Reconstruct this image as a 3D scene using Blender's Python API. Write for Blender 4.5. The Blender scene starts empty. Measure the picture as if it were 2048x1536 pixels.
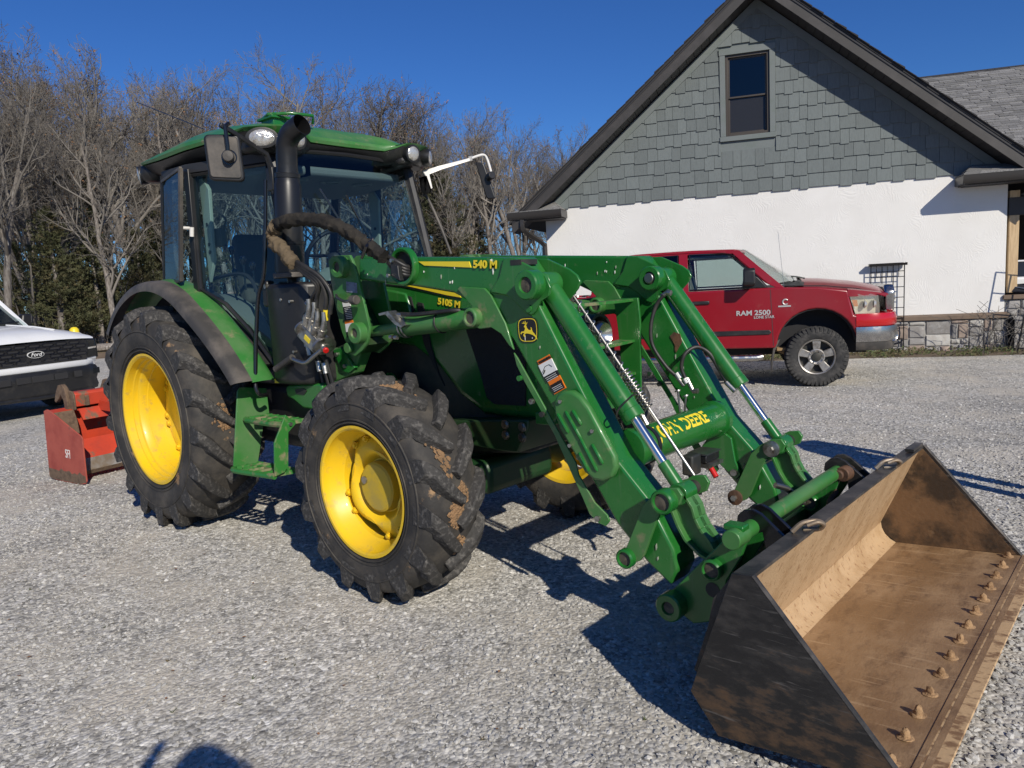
import bpy, bmesh, math, random
from mathutils import Vector, Matrix, noise
random.seed(7)
R = math.radians
scene = bpy.context.scene
C = scene.collection
# ------------------------------------------------------------------ camera
CAM = Vector((5.359298, -3.20297, 1.571457))
YAW, PIT, ROL, FPX = 2.299335, -0.130139, 0.054542, 1502.97351
FW = Vector((math.cos(YAW) * math.cos(PIT), math.sin(YAW) * math.cos(PIT), math.sin(PIT)))
_r = FW.cross(Vector((0, 0, 1))).normalized()
_u = _r.cross(FW)
RT = math.cos(ROL) * _r - math.sin(ROL) * _u
UP = math.sin(ROL) * _r + math.cos(ROL) * _u
cd = bpy.data.cameras.new('camera')
cd.sensor_width = 36.0
cd.lens = FPX / 2048 * 36.0
cd.clip_start = 0.05
cd.clip_end = 2000
cam = bpy.data.objects.new('camera', cd)
C.objects.link(cam)
cam.matrix_world = Matrix(((RT.x, UP.x, -FW.x, CAM.x), (RT.y, UP.y, -FW.y, CAM.y), (RT.z, UP.z, -FW.z, CAM.z), (0, 0, 0, 1)))
scene.camera = cam
# ------------------------------------------------------------------ sky and sun
SUN_AZ, SUN_EL = 155.5, 31.2            # heading the light travels to, elevation of the sun
w = bpy.data.worlds.new('World')
scene.world = w
w.use_nodes = True
nt = w.node_tree
sky = nt.nodes.new('ShaderNodeTexSky')
sky.sky_type = 'NISHITA'
sky.sun_disc = False
sky.sun_elevation = R(SUN_EL)
_st = Vector((-math.cos(R(SUN_AZ)), -math.sin(R(SUN_AZ))))
sky.sun_rotation = math.atan2(_st.x, _st.y)
sky.altitude = 400
sky.air_density = 1.0
sky.dust_density = 0.1
sky.ozone_density = 5.0
hs = nt.nodes.new('ShaderNodeHueSaturation')
hs.inputs['Hue'].default_value = 0.505
hs.inputs['Saturation'].default_value = 1.1
tn = nt.nodes.new('ShaderNodeMix'); tn.data_type = 'RGBA'; tn.blend_type = 'MULTIPLY'; tn.inputs['Factor'].default_value = 1.0; tn.inputs['B'].default_value = (0.58, 0.93, 1.36, 1)
bg = nt.nodes['Background']
nt.links.new(sky.outputs[0], hs.inputs['Color'])
nt.links.new(hs.outputs[0], tn.inputs['A'])
nt.links.new(tn.outputs['Result'], bg.inputs['Color'])
bg.inputs['Strength'].default_value = 0.071
sl = bpy.data.lights.new('sun', 'SUN')
sl.energy = 5.0
sl.angle = R(0.53)
sl.color = (1.0, 0.93, 0.81)
so = bpy.data.objects.new('sun', sl)
C.objects.link(so)
_L = Vector((math.cos(R(SUN_AZ)) * math.cos(R(SUN_EL)), math.sin(R(SUN_AZ)) * math.cos(R(SUN_EL)), -math.sin(R(SUN_EL))))
so.rotation_euler = _L.to_track_quat('-Z', 'Y').to_euler()
so.location = (6, -8, 12)
scene.view_settings.view_transform = 'Standard'
scene.view_settings.look = 'None'
scene.view_settings.exposure = -0.13
scene.view_settings.gamma = 1.0
scene.view_settings.use_curve_mapping = False
scene.cycles.max_bounces = 8
scene.cycles.transparent_max_bounces = 24
# ------------------------------------------------------------------ survey helpers: a sight line meets a known plane of the place
def ray(x, y):
    return FW + RT * ((x - 1024) / FPX) - UP * ((y - 768) / FPX)
def on_plane(x, y, n, p0):
    d = ray(x, y); n = Vector(n); p0 = Vector(p0)
    return CAM + d * ((p0 - CAM).dot(n) / d.dot(n))
def Y(x, y, yy):
    v = on_plane(x, y, (0, 1, 0), (0, yy, 0)); return (v.x, v.z)
def Y3(x, y, yy):
    return on_plane(x, y, (0, 1, 0), (0, yy, 0))
def X3(x, y, xx):
    return on_plane(x, y, (1, 0, 0), (xx, 0, 0))
def YP(pts, yy):
    return [Y(a, b, yy) for a, b in pts]
def G(x, y, z=0.0):
    return on_plane(x, y, (0, 0, 1), (0, 0, z))
HB = Vector((3.111, 12.346, 0.0)); HA = R(24.5)
HX_ = Vector((math.cos(HA), math.sin(HA), 0)); HY_ = Vector((-math.sin(HA), math.cos(HA), 0))
def H(x, y, d=0.0):
    q = on_plane(x, y, HY_, HB + HY_ * d) - HB
    return (q.dot(HX_), q.z)
# ------------------------------------------------------------------ materials
MATS = {}
def nd(m, t): return m.node_tree.nodes.new(t)
def mat(name, base, rough=0.5, metal=0.0, spec=0.5, coat=0.0, c2=None, s2=4.0, lo=0.45, hi=0.65, c3=None, s3=30.0, lo3=0.6, hi3=0.66,
        bump=0.0, bscale=60.0, rnd=0.0, stretch=None, objrnd=None, rough2=None, val=0.0, bdetail=4.0, zlow=None, scr=None):
    """Principled material: base colour, two layers of worn/dirty patches, fine relief; rnd = value change per object."""
    m = bpy.data.materials.new(name); m.use_nodes = True
    n = m.node_tree.nodes; L = m.node_tree.links; b = n['Principled BSDF']
    b.inputs['Roughness'].default_value = rough; b.inputs['Metallic'].default_value = metal
    b.inputs['Specular IOR Level'].default_value = spec; b.inputs['Coat Weight'].default_value = coat
    b.inputs['Coat Roughness'].default_value = 0.08
    tc = nd(m, 'ShaderNodeTexCoord'); vec = tc.outputs['Object']
    if stretch:
        mp = nd(m, 'ShaderNodeMapping'); mp.inputs['Scale'].default_value = stretch
        L.new(vec, mp.inputs['Vector']); vec = mp.outputs['Vector']
    rgb = nd(m, 'ShaderNodeRGB'); rgb.outputs[0].default_value = (*base, 1); col = rgb.outputs[0]
    def layer(col, c, s, a, z, det, zl=None):
        t = nd(m, 'ShaderNodeTexNoise'); t.inputs['Scale'].default_value = s; t.inputs['Detail'].default_value = det; t.inputs['Roughness'].default_value = 0.62
        L.new(vec, t.inputs['Vector'])
        mr = nd(m, 'ShaderNodeMapRange'); mr.inputs['From Min'].default_value = a; mr.inputs['From Max'].default_value = z
        src = t.outputs['Fac']
        if zl:      # wear gathers low down: (height where it ends, height where it is full, amount)
            sz = nd(m, 'ShaderNodeSeparateXYZ'); L.new(tc.outputs['Object'], sz.inputs[0]); zr = nd(m, 'ShaderNodeMapRange')
            zr.inputs['From Min'].default_value = zl[0]; zr.inputs['From Max'].default_value = zl[1]; zr.inputs['To Min'].default_value = -0.08; zr.inputs['To Max'].default_value = zl[2]
            L.new(sz.outputs['Z'], zr.inputs['Value']); ad = nd(m, 'ShaderNodeMath'); ad.operation = 'ADD'; L.new(src, ad.inputs[0]); L.new(zr.outputs[0], ad.inputs[1]); src = ad.outputs[0]
        L.new(src, mr.inputs['Value'])
        mx = nd(m, 'ShaderNodeMix'); mx.data_type = 'RGBA'
        L.new(mr.outputs[0], mx.inputs['Factor']); L.new(col, mx.inputs['A']); mx.inputs['B'].default_value = (*c, 1)
        return mx.outputs['Result'], mr.outputs[0]
    if objrnd:
        oi = nd(m, 'ShaderNodeObjectInfo'); cr = nd(m, 'ShaderNodeValToRGB'); L.new(oi.outputs['Random'], cr.inputs[0])
        e = cr.color_ramp.elements
        while len(e) < len(objrnd): e.new(0.5)
        for i, c in enumerate(objrnd): e[i].position = i / (len(objrnd) - 1); e[i].color = (*c, 1)
        col = cr.outputs[0]
    f = None
    if c2: col, f = layer(col, c2, s2, lo, hi, 6)
    if c3: col, f3 = layer(col, c3, s3, lo3, hi3, 8, zlow)
    if scr:     # fine scrapes: (scale of the coordinates, colour, from, to, strength)
        mp2 = nd(m, 'ShaderNodeMapping'); mp2.inputs['Scale'].default_value = scr[0]; mp2.inputs['Rotation'].default_value = scr[5] if len(scr) > 5 else (0, 0, 0); L.new(tc.outputs['Object'], mp2.inputs['Vector'])
        t = nd(m, 'ShaderNodeTexNoise'); t.inputs['Scale'].default_value = 1.0; t.inputs['Detail'].default_value = 5; L.new(mp2.outputs[0], t.inputs['Vector'])
        mr = nd(m, 'ShaderNodeMapRange'); mr.inputs['From Min'].default_value = scr[2]; mr.inputs['From Max'].default_value = scr[3]; mr.inputs['To Max'].default_value = scr[4]; L.new(t.outputs['Fac'], mr.inputs['Value'])
        mx = nd(m, 'ShaderNodeMix'); mx.data_type = 'RGBA'; L.new(mr.outputs[0], mx.inputs['Factor']); L.new(col, mx.inputs['A']); mx.inputs['B'].default_value = (*scr[1], 1); col = mx.outputs['Result']
    if rnd or val:
        hv = nd(m, 'ShaderNodeHueSaturation'); L.new(col, hv.inputs['Color'])
        if rnd:
            oi = nd(m, 'ShaderNodeObjectInfo'); mr = nd(m, 'ShaderNodeMapRange')
            mr.inputs['To Min'].default_value = 1 - rnd; mr.inputs['To Max'].default_value = 1 + rnd
            L.new(oi.outputs['Random'], mr.inputs['Value']); L.new(mr.outputs[0], hv.inputs['Value'])
        col = hv.outputs[0]
    L.new(col, b.inputs['Base Color'])
    if rough2 is not None and f is not None:
        mr = nd(m, 'ShaderNodeMapRange'); mr.inputs['To Min'].default_value = rough; mr.inputs['To Max'].default_value = rough2
        L.new(f, mr.inputs['Value']); L.new(mr.outputs[0], b.inputs['Roughness'])
    if bump:
        t = nd(m, 'ShaderNodeTexNoise'); t.inputs['Scale'].default_value = bscale; t.inputs['Detail'].default_value = bdetail
        L.new(vec, t.inputs['Vector'])
        bp = nd(m, 'ShaderNodeBump'); bp.inputs['Strength'].default_value = bump; bp.inputs['Distance'].default_value = 0.01
        L.new(t.outputs['Fac'], bp.inputs['Height']); L.new(bp.outputs[0], b.inputs['Normal'])
    MATS[name] = m
    return m
def glass(name, tint, gloss=1.0, body=None, bodymix=0.0):
    """Thin sheet of tinted glass: see-through with a clear reflection."""
    m = bpy.data.materials.new(name); m.use_nodes = True
    n = m.node_tree.nodes; L = m.node_tree.links; n.clear()
    o = nd(m, 'ShaderNodeOutputMaterial'); t = nd(m, 'ShaderNodeBsdfTransparent'); t.inputs[0].default_value = (*tint, 1)
    g = nd(m, 'ShaderNodeBsdfGlossy'); g.inputs['Roughness'].default_value = 0.02; g.inputs[0].default_value = (gloss, gloss, gloss, 1)
    lw = nd(m, 'ShaderNodeLayerWeight'); pw = nd(m, 'ShaderNodeMath'); pw.operation = 'POWER'; pw.inputs[1].default_value = 5; L.new(lw.outputs['Facing'], pw.inputs[0])
    fr = nd(m, 'ShaderNodeMapRange'); fr.inputs['To Min'].default_value = 0.05; fr.inputs['To Max'].default_value = 1.0; L.new(pw.outputs[0], fr.inputs['Value'])
    lw.inputs['Blend'].default_value = 0.5
    mx = nd(m, 'ShaderNodeMixShader'); L.new(fr.outputs[0], mx.inputs[0]); L.new(t.outputs[0], mx.inputs[1]); L.new(g.outputs[0], mx.inputs[2])
    out = mx.outputs[0]
    if body:
        d = nd(m, 'ShaderNodeBsdfDiffuse'); d.inputs[0].default_value = (*body, 1)
        m2 = nd(m, 'ShaderNodeMixShader'); m2.inputs[0].default_value = bodymix
        L.new(t.outputs[0], m2.inputs[1]); L.new(d.outputs[0], m2.inputs[2]); L.new(m2.outputs[0], mx.inputs[1])
    L.new(out, o.inputs[0]); MATS[name] = m
    return m
# ------------------------------------------------------------------ mesh helpers
class MB:
    def __init__(s): s.v = []; s.f = []
    def add(s, vs, fs):
        o = len(s.v); s.v += [Vector(q) for q in vs]; s.f += [tuple(i + o for i in f) for f in fs]; return s
    def box(s, a, b):
        x0, y0, z0 = a; x1, y1, z1 = b
        return s.add([(x0, y0, z0), (x1, y0, z0), (x1, y1, z0), (x0, y1, z0), (x0, y0, z1), (x1, y0, z1), (x1, y1, z1), (x0, y1, z1)],
                     [(0, 3, 2, 1), (4, 5, 6, 7), (0, 1, 5, 4), (1, 2, 6, 5), (2, 3, 7, 6), (3, 0, 4, 7)])
    def hexa(s, p):   # 8 points: bottom loop 4, top loop 4
        return s.add(p, [(0, 3, 2, 1), (4, 5, 6, 7), (0, 1, 5, 4), (1, 2, 6, 5), (2, 3, 7, 6), (3, 0, 4, 7)])
    def ext(s, pts, d):  # polygon of 3-D points pushed along d
        n = len(pts); d = Vector(d); a = [Vector(q) for q in pts]
        return s.add(a + [q + d for q in a], [tuple(range(n))[::-1], tuple(range(n, 2 * n))] + [(i, (i + 1) % n, n + (i + 1) % n, n + i) for i in range(n)])
    def prY(s, pts, y0, y1): return s.ext([(x, y0, z) for x, z in pts], (0, y1 - y0, 0))
    def prX(s, pts, x0, x1): return s.ext([(x0, y, z) for y, z in pts], (x1 - x0, 0, 0))
    def prZ(s, pts, z0, z1): return s.ext([(x, y, z0) for x, y in pts], (0, 0, z1 - z0))
    def tube(s, path, r, n=8, caps=True, sq=False):
        path = [Vector(q) for q in path]; k = len(path)
        rs = r if isinstance(r, (list, tuple)) else [r] * k
        o = len(s.v); up = Vector((0, 0, 1)); prev = None
        for i, q in enumerate(path):
            t = (path[min(i + 1, k - 1)] - path[max(i - 1, 0)])
            t = t.normalized() if t.length > 1e-9 else Vector((0, 0, 1))
            if prev is None:
                a = t.cross(up if abs(t.z) < 0.95 else Vector((1, 0, 0))).normalized()
            else:
                a = (prev - t * prev.dot(t))
                a = a.normalized() if a.length > 1e-6 else t.orthogonal().normalized()
            prev = a; b = t.cross(a)
            for j in range(n):
                g = 2 * math.pi * (j + (0.5 if sq else 0)) / n
                s.v.append(q + (a * math.cos(g) + b * math.sin(g)) * rs[i])
        for i in range(k - 1):
            for j in range(n):
                s.f.append((o + i * n + j, o + i * n + (j + 1) % n, o + (i + 1) * n + (j + 1) % n, o + (i + 1) * n + j))
        if caps: s.f += [tuple(o + j for j in range(n))[::-1], tuple(o + (k - 1) * n + j for j in range(n))]
        return s
    def cyl(s, a, b, r, n=20, r2=None): return s.tube([a, b], [r, r if r2 is None else r2], n)
    def lathe(s, prof, o=(0, 0, 0), ax='y', n=48, closed=False):
        """prof: list of (along axis, radius)."""
        o = Vector(o); b = len(s.v); k = len(prof)
        for t, r in prof:
            for j in range(n):
                g = 2 * math.pi * j / n; c, e = r * math.cos(g), r * math.sin(g)
                s.v.append(o + Vector({'y': (c, t, e), 'x': (t, c, e), 'z': (c, e, t)}[ax]))
        m = k if closed else k - 1
        for i in range(m):
            i2 = (i + 1) % k
            for j in range(n): s.f.append((b + i * n + j, b + i * n + (j + 1) % n, b + i2 * n + (j + 1) % n, b + i2 * n + j))
        if not closed:
            if prof[0][1] > 1e-6: s.f.append(tuple(b + j for j in range(n)))
            if prof[-1][1] > 1e-6: s.f.append(tuple(b + (k - 1) * n + j for j in range(n))[::-1])
        return s
    def xf(s, M):
        s.v = [M @ q for q in s.v]; return s
    def build(s, name, m, parent=None, bevel=0.0, seg=2, smooth=35, label=None, kind=None, sub=0):
        me = bpy.data.meshes.new(name); me.from_pydata([tuple(q) for q in s.v], [], s.f); me.validate()
        bm = bmesh.new(); bm.from_mesh(me)
        if len(bm.faces) < 60000: bmesh.ops.recalc_face_normals(bm, faces=bm.faces)
        bm.to_mesh(me); bm.free()
        me.materials.append(MATS[m] if isinstance(m, str) else m)
        if smooth:
            me.shade_smooth(); me.set_sharp_from_angle(angle=R(smooth))
        o = bpy.data.objects.new(name, me); C.objects.link(o)
        if parent is not None: o.parent = parent
        if bevel:
            bv = o.modifiers.new('bevel', 'BEVEL'); bv.width = bevel; bv.segments = seg; bv.limit_method = 'ANGLE'; bv.angle_limit = R(35)
        if sub:
            sm = o.modifiers.new('sub', 'SUBSURF'); sm.levels = sub; sm.render_levels = sub
        if label: o['label'] = label
        if kind: o['kind'] = kind
        return o
def thing(name, label, cat, loc=(0, 0, 0), rz=0.0, group=None):
    o = bpy.data.objects.new(name, None); C.objects.link(o); o.location = loc; o.rotation_euler = (0, 0, rz)
    o['label'] = label; o['category'] = cat
    if group: o['group'] = group
    return o
def node(name, parent, loc=(0, 0, 0), rot=(0, 0, 0)):
    o = bpy.data.objects.new(name, None); C.objects.link(o); o.parent = parent; o.location = loc; o.rotation_euler = rot
    return o
def tag(o, label=None, cat=None, kind=None, group=None):
    if label: o['label'] = label
    if cat: o['category'] = cat
    if kind: o['kind'] = kind
    if group: o['group'] = group
    return o
def smooth_path(pts, n=6):
    """Catmull-Rom through the points."""
    P = [Vector(q) for q in pts]; P = [2 * P[0] - P[1]] + P + [2 * P[-1] - P[-2]]; out = []
    for i in range(1, len(P) - 2):
        for k in range(n):
            t = k / n
            out.append(0.5 * ((2 * P[i]) + (P[i + 1] - P[i - 1]) * t + (2 * P[i - 1] - 5 * P[i] + 4 * P[i + 1] - P[i + 2]) * t * t + (3 * P[i] - P[i - 1] - 3 * P[i + 1] + P[i + 2]) * t ** 3))
    return out + [P[-2]]
def text_mesh(name, body, size, m, parent, M, offset=0.0, depth=0.001, shear=0.0, label=None, wide=1.0):
    cu = bpy.data.curves.new(name, 'FONT'); cu.body = body; cu.size = size; cu.offset = offset; cu.extrude = depth; cu.shear = shear
    cu.align_x = 'CENTER'; cu.align_y = 'CENTER'; cu.resolution_u = 3
    to = bpy.data.objects.new(name + '_tmp', cu); C.objects.link(to)
    dg = bpy.context.evaluated_depsgraph_get(); me = bpy.data.meshes.new_from_object(to.evaluated_get(dg))
    bpy.data.objects.remove(to); bpy.data.curves.remove(cu)
    me.name = name; me.transform(M @ Matrix.Diagonal((wide, 1, 1, 1))); me.materials.clear(); me.materials.append(MATS[m])
    o = bpy.data.objects.new(name, me); C.objects.link(o); o.parent = parent
    if label: o['label'] = label
    return o
def frame(o, x, yv):
    """Matrix with local x along x, local y along yv, at o."""
    x = Vector(x).normalized(); yv = Vector(yv); z = x.cross(yv).normalized(); yv = z.cross(x); o = Vector(o)
    return Matrix(((x.x, yv.x, z.x, o.x), (x.y, yv.y, z.y, o.y), (x.z, yv.z, z.z, o.z), (0, 0, 0, 1)))
def clip(poly, a, b, c):
    """Keep the part of a 2-D polygon with a*x + b*y <= c."""
    out = []
    for i in range(len(poly)):
        p, q = poly[i], poly[(i + 1) % len(poly)]; dp = a * p[0] + b * p[1] - c; dq = a * q[0] + b * q[1] - c
        if dp <= 0: out.append(p)
        if dp * dq < 0: t = dp / (dp - dq); out.append((p[0] + (q[0] - p[0]) * t, p[1] + (q[1] - p[1]) * t))
    return out
# ================================================================== materials
GRN, GRN2 = (0.013, 0.135, 0.020), (0.055, 0.155, 0.045)
mat('green_paint', GRN, 0.26, spec=0.5, coat=0.35, scr=((38, 38, 2.5), (0.10, 0.19, 0.085), 0.60, 0.74, 0.4), c2=(0.04, 0.17, 0.035), s2=2.2, lo=0.45, hi=0.8, c3=(0.16, 0.2, 0.11), s3=14, lo3=0.63, hi3=0.8, bump=0.015, bscale=30, rough2=0.42)
mat('green_dusty', (0.03, 0.17, 0.03), 0.4, coat=0.15, c2=(0.10, 0.19, 0.075), s2=3.5, lo=0.4, hi=0.75, c3=(0.24, 0.20, 0.12), s3=9, lo3=0.58, hi3=0.75, bump=0.03, bscale=40, rough2=0.6)
mat('green_step', (0.03, 0.17, 0.03), 0.4, c2=(0.20, 0.19, 0.10), s2=12, lo=0.48, hi=0.62, bump=0.05, bscale=60, rough2=0.8)
mat('yellow_paint', (0.80, 0.52, 0.012), 0.42, coat=0.1, c2=(0.66, 0.45, 0.04), s2=3, lo=0.45, hi=0.75, c3=(0.40, 0.29, 0.1), s3=14, lo3=0.56, hi3=0.80, bump=0.01, bscale=40)
mat('yellow_cap', (0.55, 0.38, 0.02), 0.5, c2=(0.4, 0.3, 0.06), s2=6)
mat('decal_yellow', (0.80, 0.62, 0.03), 0.4)
mat('tyre_rubber', (0.036, 0.034, 0.032), 0.72, spec=0.35, c2=(0.095, 0.083, 0.068), s2=5, lo=0.42, hi=0.68, c3=(0.30, 0.19, 0.10), s3=6.5, lo3=0.66, hi3=0.72, bump=0.25, bscale=55, bdetail=8)
mat('lug_rubber', (0.042, 0.040, 0.038), 0.72, spec=0.35, c2=(0.13, 0.122, 0.112), s2=42, lo=0.50, hi=0.68, c3=(0.36, 0.22, 0.11), s3=5.0, lo3=0.655, hi3=0.70, bump=0.6, bscale=70, bdetail=8)
mat('truck_rubber', (0.035, 0.035, 0.035), 0.8, spec=0.3, c2=(0.09, 0.085, 0.08), s2=10, lo=0.45, hi=0.7, bump=0.2, bscale=60)
mat('black_plastic', (0.013, 0.013, 0.014), 0.42, spec=0.5, c2=(0.035, 0.033, 0.03), s2=6, lo=0.5, hi=0.75, bump=0.03, bscale=120)
mat('black_dusty', (0.05, 0.047, 0.044), 0.6, spec=0.4, c2=(0.15, 0.13, 0.11), s2=4, lo=0.42, hi=0.72, bump=0.08, bscale=60)
mat('muffler_black', (0.011, 0.011, 0.012), 0.36, spec=0.5, c2=(0.03, 0.028, 0.025), s2=5, lo=0.52, hi=0.75, bump=0.02, bscale=30)
mat('black_gloss', (0.008, 0.008, 0.009), 0.2, spec=0.5, coat=0.3)
mat('dark_cast', (0.02, 0.022, 0.02), 0.6, c2=(0.05, 0.045, 0.035), s2=6)
mat('dark_green_cast', (0.012, 0.05, 0.014), 0.45, c2=(0.03, 0.05, 0.02), s2=5)
mat('screen_mesh', (0.012, 0.012, 0.013), 0.7, bump=0.6, bscale=260)
mat('steel', (0.36, 0.35, 0.335), 0.42, metal=1.0, c2=(0.3, 0.28, 0.25), s2=20, lo=0.5, hi=0.7)
mat('zinc', (0.46, 0.45, 0.42), 0.38, metal=0.95, c2=(0.16, 0.135, 0.10), s2=22, lo=0.48, hi=0.70, bump=0.05, bscale=80)
mat('chrome', (0.74, 0.73, 0.70), 0.16, metal=1.0)
mat('badge_silver', (0.50, 0.49, 0.48), 0.45, metal=0.4)
mat('dull_chrome', (0.56, 0.55, 0.53), 0.22, metal=1.0, c2=(0.33, 0.31, 0.29), s2=14, lo=0.45, hi=0.7, rough2=0.45)
mat('rusty_steel', (0.10, 0.055, 0.035), 0.7, metal=0.2, c2=(0.2, 0.1, 0.05), s2=12, bump=0.3, bscale=60)
mat('pin_dirt', (0.10, 0.085, 0.06), 0.7, c2=(0.03, 0.025, 0.02), s2=30)
mat('hose_rubber', (0.016, 0.016, 0.017), 0.5, spec=0.5, c2=(0.04, 0.036, 0.03), s2=12)
mat('sleeve_cloth', (0.014, 0.013, 0.012), 0.85, spec=0.3, c2=(0.04, 0.034, 0.026), s2=7, lo=0.4, hi=0.65, bump=0.4, bscale=90)
mat('sleeve_tan', (0.13, 0.098, 0.062), 0.9, spec=0.2, c2=(0.10, 0.075, 0.045), s2=10, bump=0.4, bscale=70)
mat('bucket_out', (0.022, 0.021, 0.021), 0.40, metal=0.3, scr=((9, 9, 95), (0.16, 0.15, 0.14), 0.63, 0.74, 0.55, (0.0, 0.7, 0)), c2=(0.05, 0.046, 0.042), s2=9, lo=0.45, hi=0.65, c3=(0.115, 0.068, 0.037), s3=9, lo3=0.56, hi3=0.74, bump=0.12, bscale=70, rough2=0.6, stretch=(1, 1, 2.2), zlow=(0.45, 0.05, 0.20))
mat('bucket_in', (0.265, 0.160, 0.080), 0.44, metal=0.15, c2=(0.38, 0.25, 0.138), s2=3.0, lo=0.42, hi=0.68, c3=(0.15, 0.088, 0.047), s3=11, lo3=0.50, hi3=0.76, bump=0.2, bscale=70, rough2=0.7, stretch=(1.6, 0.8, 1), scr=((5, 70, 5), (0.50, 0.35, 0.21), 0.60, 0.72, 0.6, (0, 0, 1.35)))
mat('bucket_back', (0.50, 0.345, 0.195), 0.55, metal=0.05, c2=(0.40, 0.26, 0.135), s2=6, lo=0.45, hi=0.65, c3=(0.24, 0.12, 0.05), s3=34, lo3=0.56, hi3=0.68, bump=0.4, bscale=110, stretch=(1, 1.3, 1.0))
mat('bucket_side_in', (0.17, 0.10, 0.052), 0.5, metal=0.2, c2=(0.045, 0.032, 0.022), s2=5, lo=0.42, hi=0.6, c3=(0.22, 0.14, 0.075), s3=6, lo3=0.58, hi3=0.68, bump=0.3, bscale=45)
mat('bucket_lip', (0.54, 0.37, 0.20), 0.6, c2=(0.24, 0.14, 0.07), s2=14, lo=0.48, hi=0.58, bump=0.2, bscale=40, stretch=(1, 1.5, 1))
mat('bucket_edge', (0.05, 0.047, 0.044), 0.42, metal=0.5, c2=(0.13, 0.115, 0.1), s2=9, lo=0.45, hi=0.62, bump=0.1, bscale=60)
mat('tyre_mud', (0.27, 0.16, 0.08), 0.95, c2=(0.17, 0.11, 0.06), s2=30, bump=0.8, bscale=70)
mat('caked_soil', (0.36, 0.225, 0.115), 0.95, c2=(0.20, 0.115, 0.055), s2=25, bump=0.8, bscale=70)
mat('scraper_red', (0.56, 0.055, 0.020), 0.5, c2=(0.36, 0.045, 0.025), s2=4, lo=0.4, hi=0.7, c3=(0.17, 0.11, 0.07), s3=5, lo3=0.57, hi3=0.64, bump=0.12, bscale=40)
mat('scraper_faded', (0.38, 0.082, 0.055), 0.6, c2=(0.29, 0.05, 0.035), s2=5, c3=(0.13, 0.09, 0.065), s3=4, lo3=0.60, hi3=0.68, bump=0.12, bscale=40)
mat('scraper_mud', (0.15, 0.10, 0.065), 0.95, c2=(0.09, 0.06, 0.04), s2=20, bump=0.6, bscale=50)
mat('worn_steel', (0.26, 0.2, 0.14), 0.5, metal=0.5, c2=(0.4, 0.38, 0.35), s2=6, bump=0.1)
mat('cab_grey', (0.16, 0.17, 0.15), 0.6, bump=0.03)
mat('cab_pale', (0.33, 0.36, 0.29), 0.5)
mat('cab_dark', (0.03, 0.03, 0.032), 0.6)
mat('headliner', (0.17, 0.175, 0.165), 0.85, bump=0.1, bscale=200)
mat('seat_cloth', (0.09, 0.085, 0.07), 0.95, bump=0.2, bscale=300)
mat('lamp_lens', (0.60, 0.59, 0.56), 0.16, spec=0.8, metal=0.5, bump=0.5, bscale=60, c2=(0.42, 0.38, 0.33), s2=30)
mat('lamp_amber', (0.55, 0.16, 0.02), 0.2, spec=0.7)
mat('red_plastic', (0.55, 0.015, 0.012), 0.35)
mat('white_label', (0.72, 0.72, 0.70), 0.5)
mat('orange_label', (0.72, 0.17, 0.01), 0.5)
mat('black_label', (0.012, 0.012, 0.012), 0.5)
mat('grey_label', (0.22, 0.26, 0.33), 0.5, c2=(0.13, 0.15, 0.2), s2=50)
mat('white_tag', (0.75, 0.75, 0.72), 0.5)
mat('white_arm', (0.72, 0.70, 0.66), 0.4)
glass('cab_glass', (0.62, 0.77, 0.81))
glass('cab_glass_dark', (0.42, 0.52, 0.52), gloss=0.4, body=(0.09, 0.11, 0.10), bodymix=0.25)
glass('screened_glass', (0.3, 0.3, 0.3), gloss=0.5, body=(0.045, 0.045, 0.048), bodymix=0.6)
glass('window_glass', (0.25, 0.28, 0.3))
glass('truck_glass', (0.80, 0.86, 0.84))
glass('truck_glass_dark', (0.10, 0.11, 0.11))
glass('headlamp_glass', (0.92, 0.91, 0.84), body=(0.72, 0.70, 0.60), bodymix=0.16)
mat('lamp_bowl', (0.55, 0.54, 0.47), 0.3, metal=0.2, c2=(0.72, 0.71, 0.64), s2=9)
mat('house_stucco', (0.74, 0.73, 0.705), 0.85, spec=0.2, c2=(0.68, 0.668, 0.64), s2=0.9, lo=0.4, hi=0.7)
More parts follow.
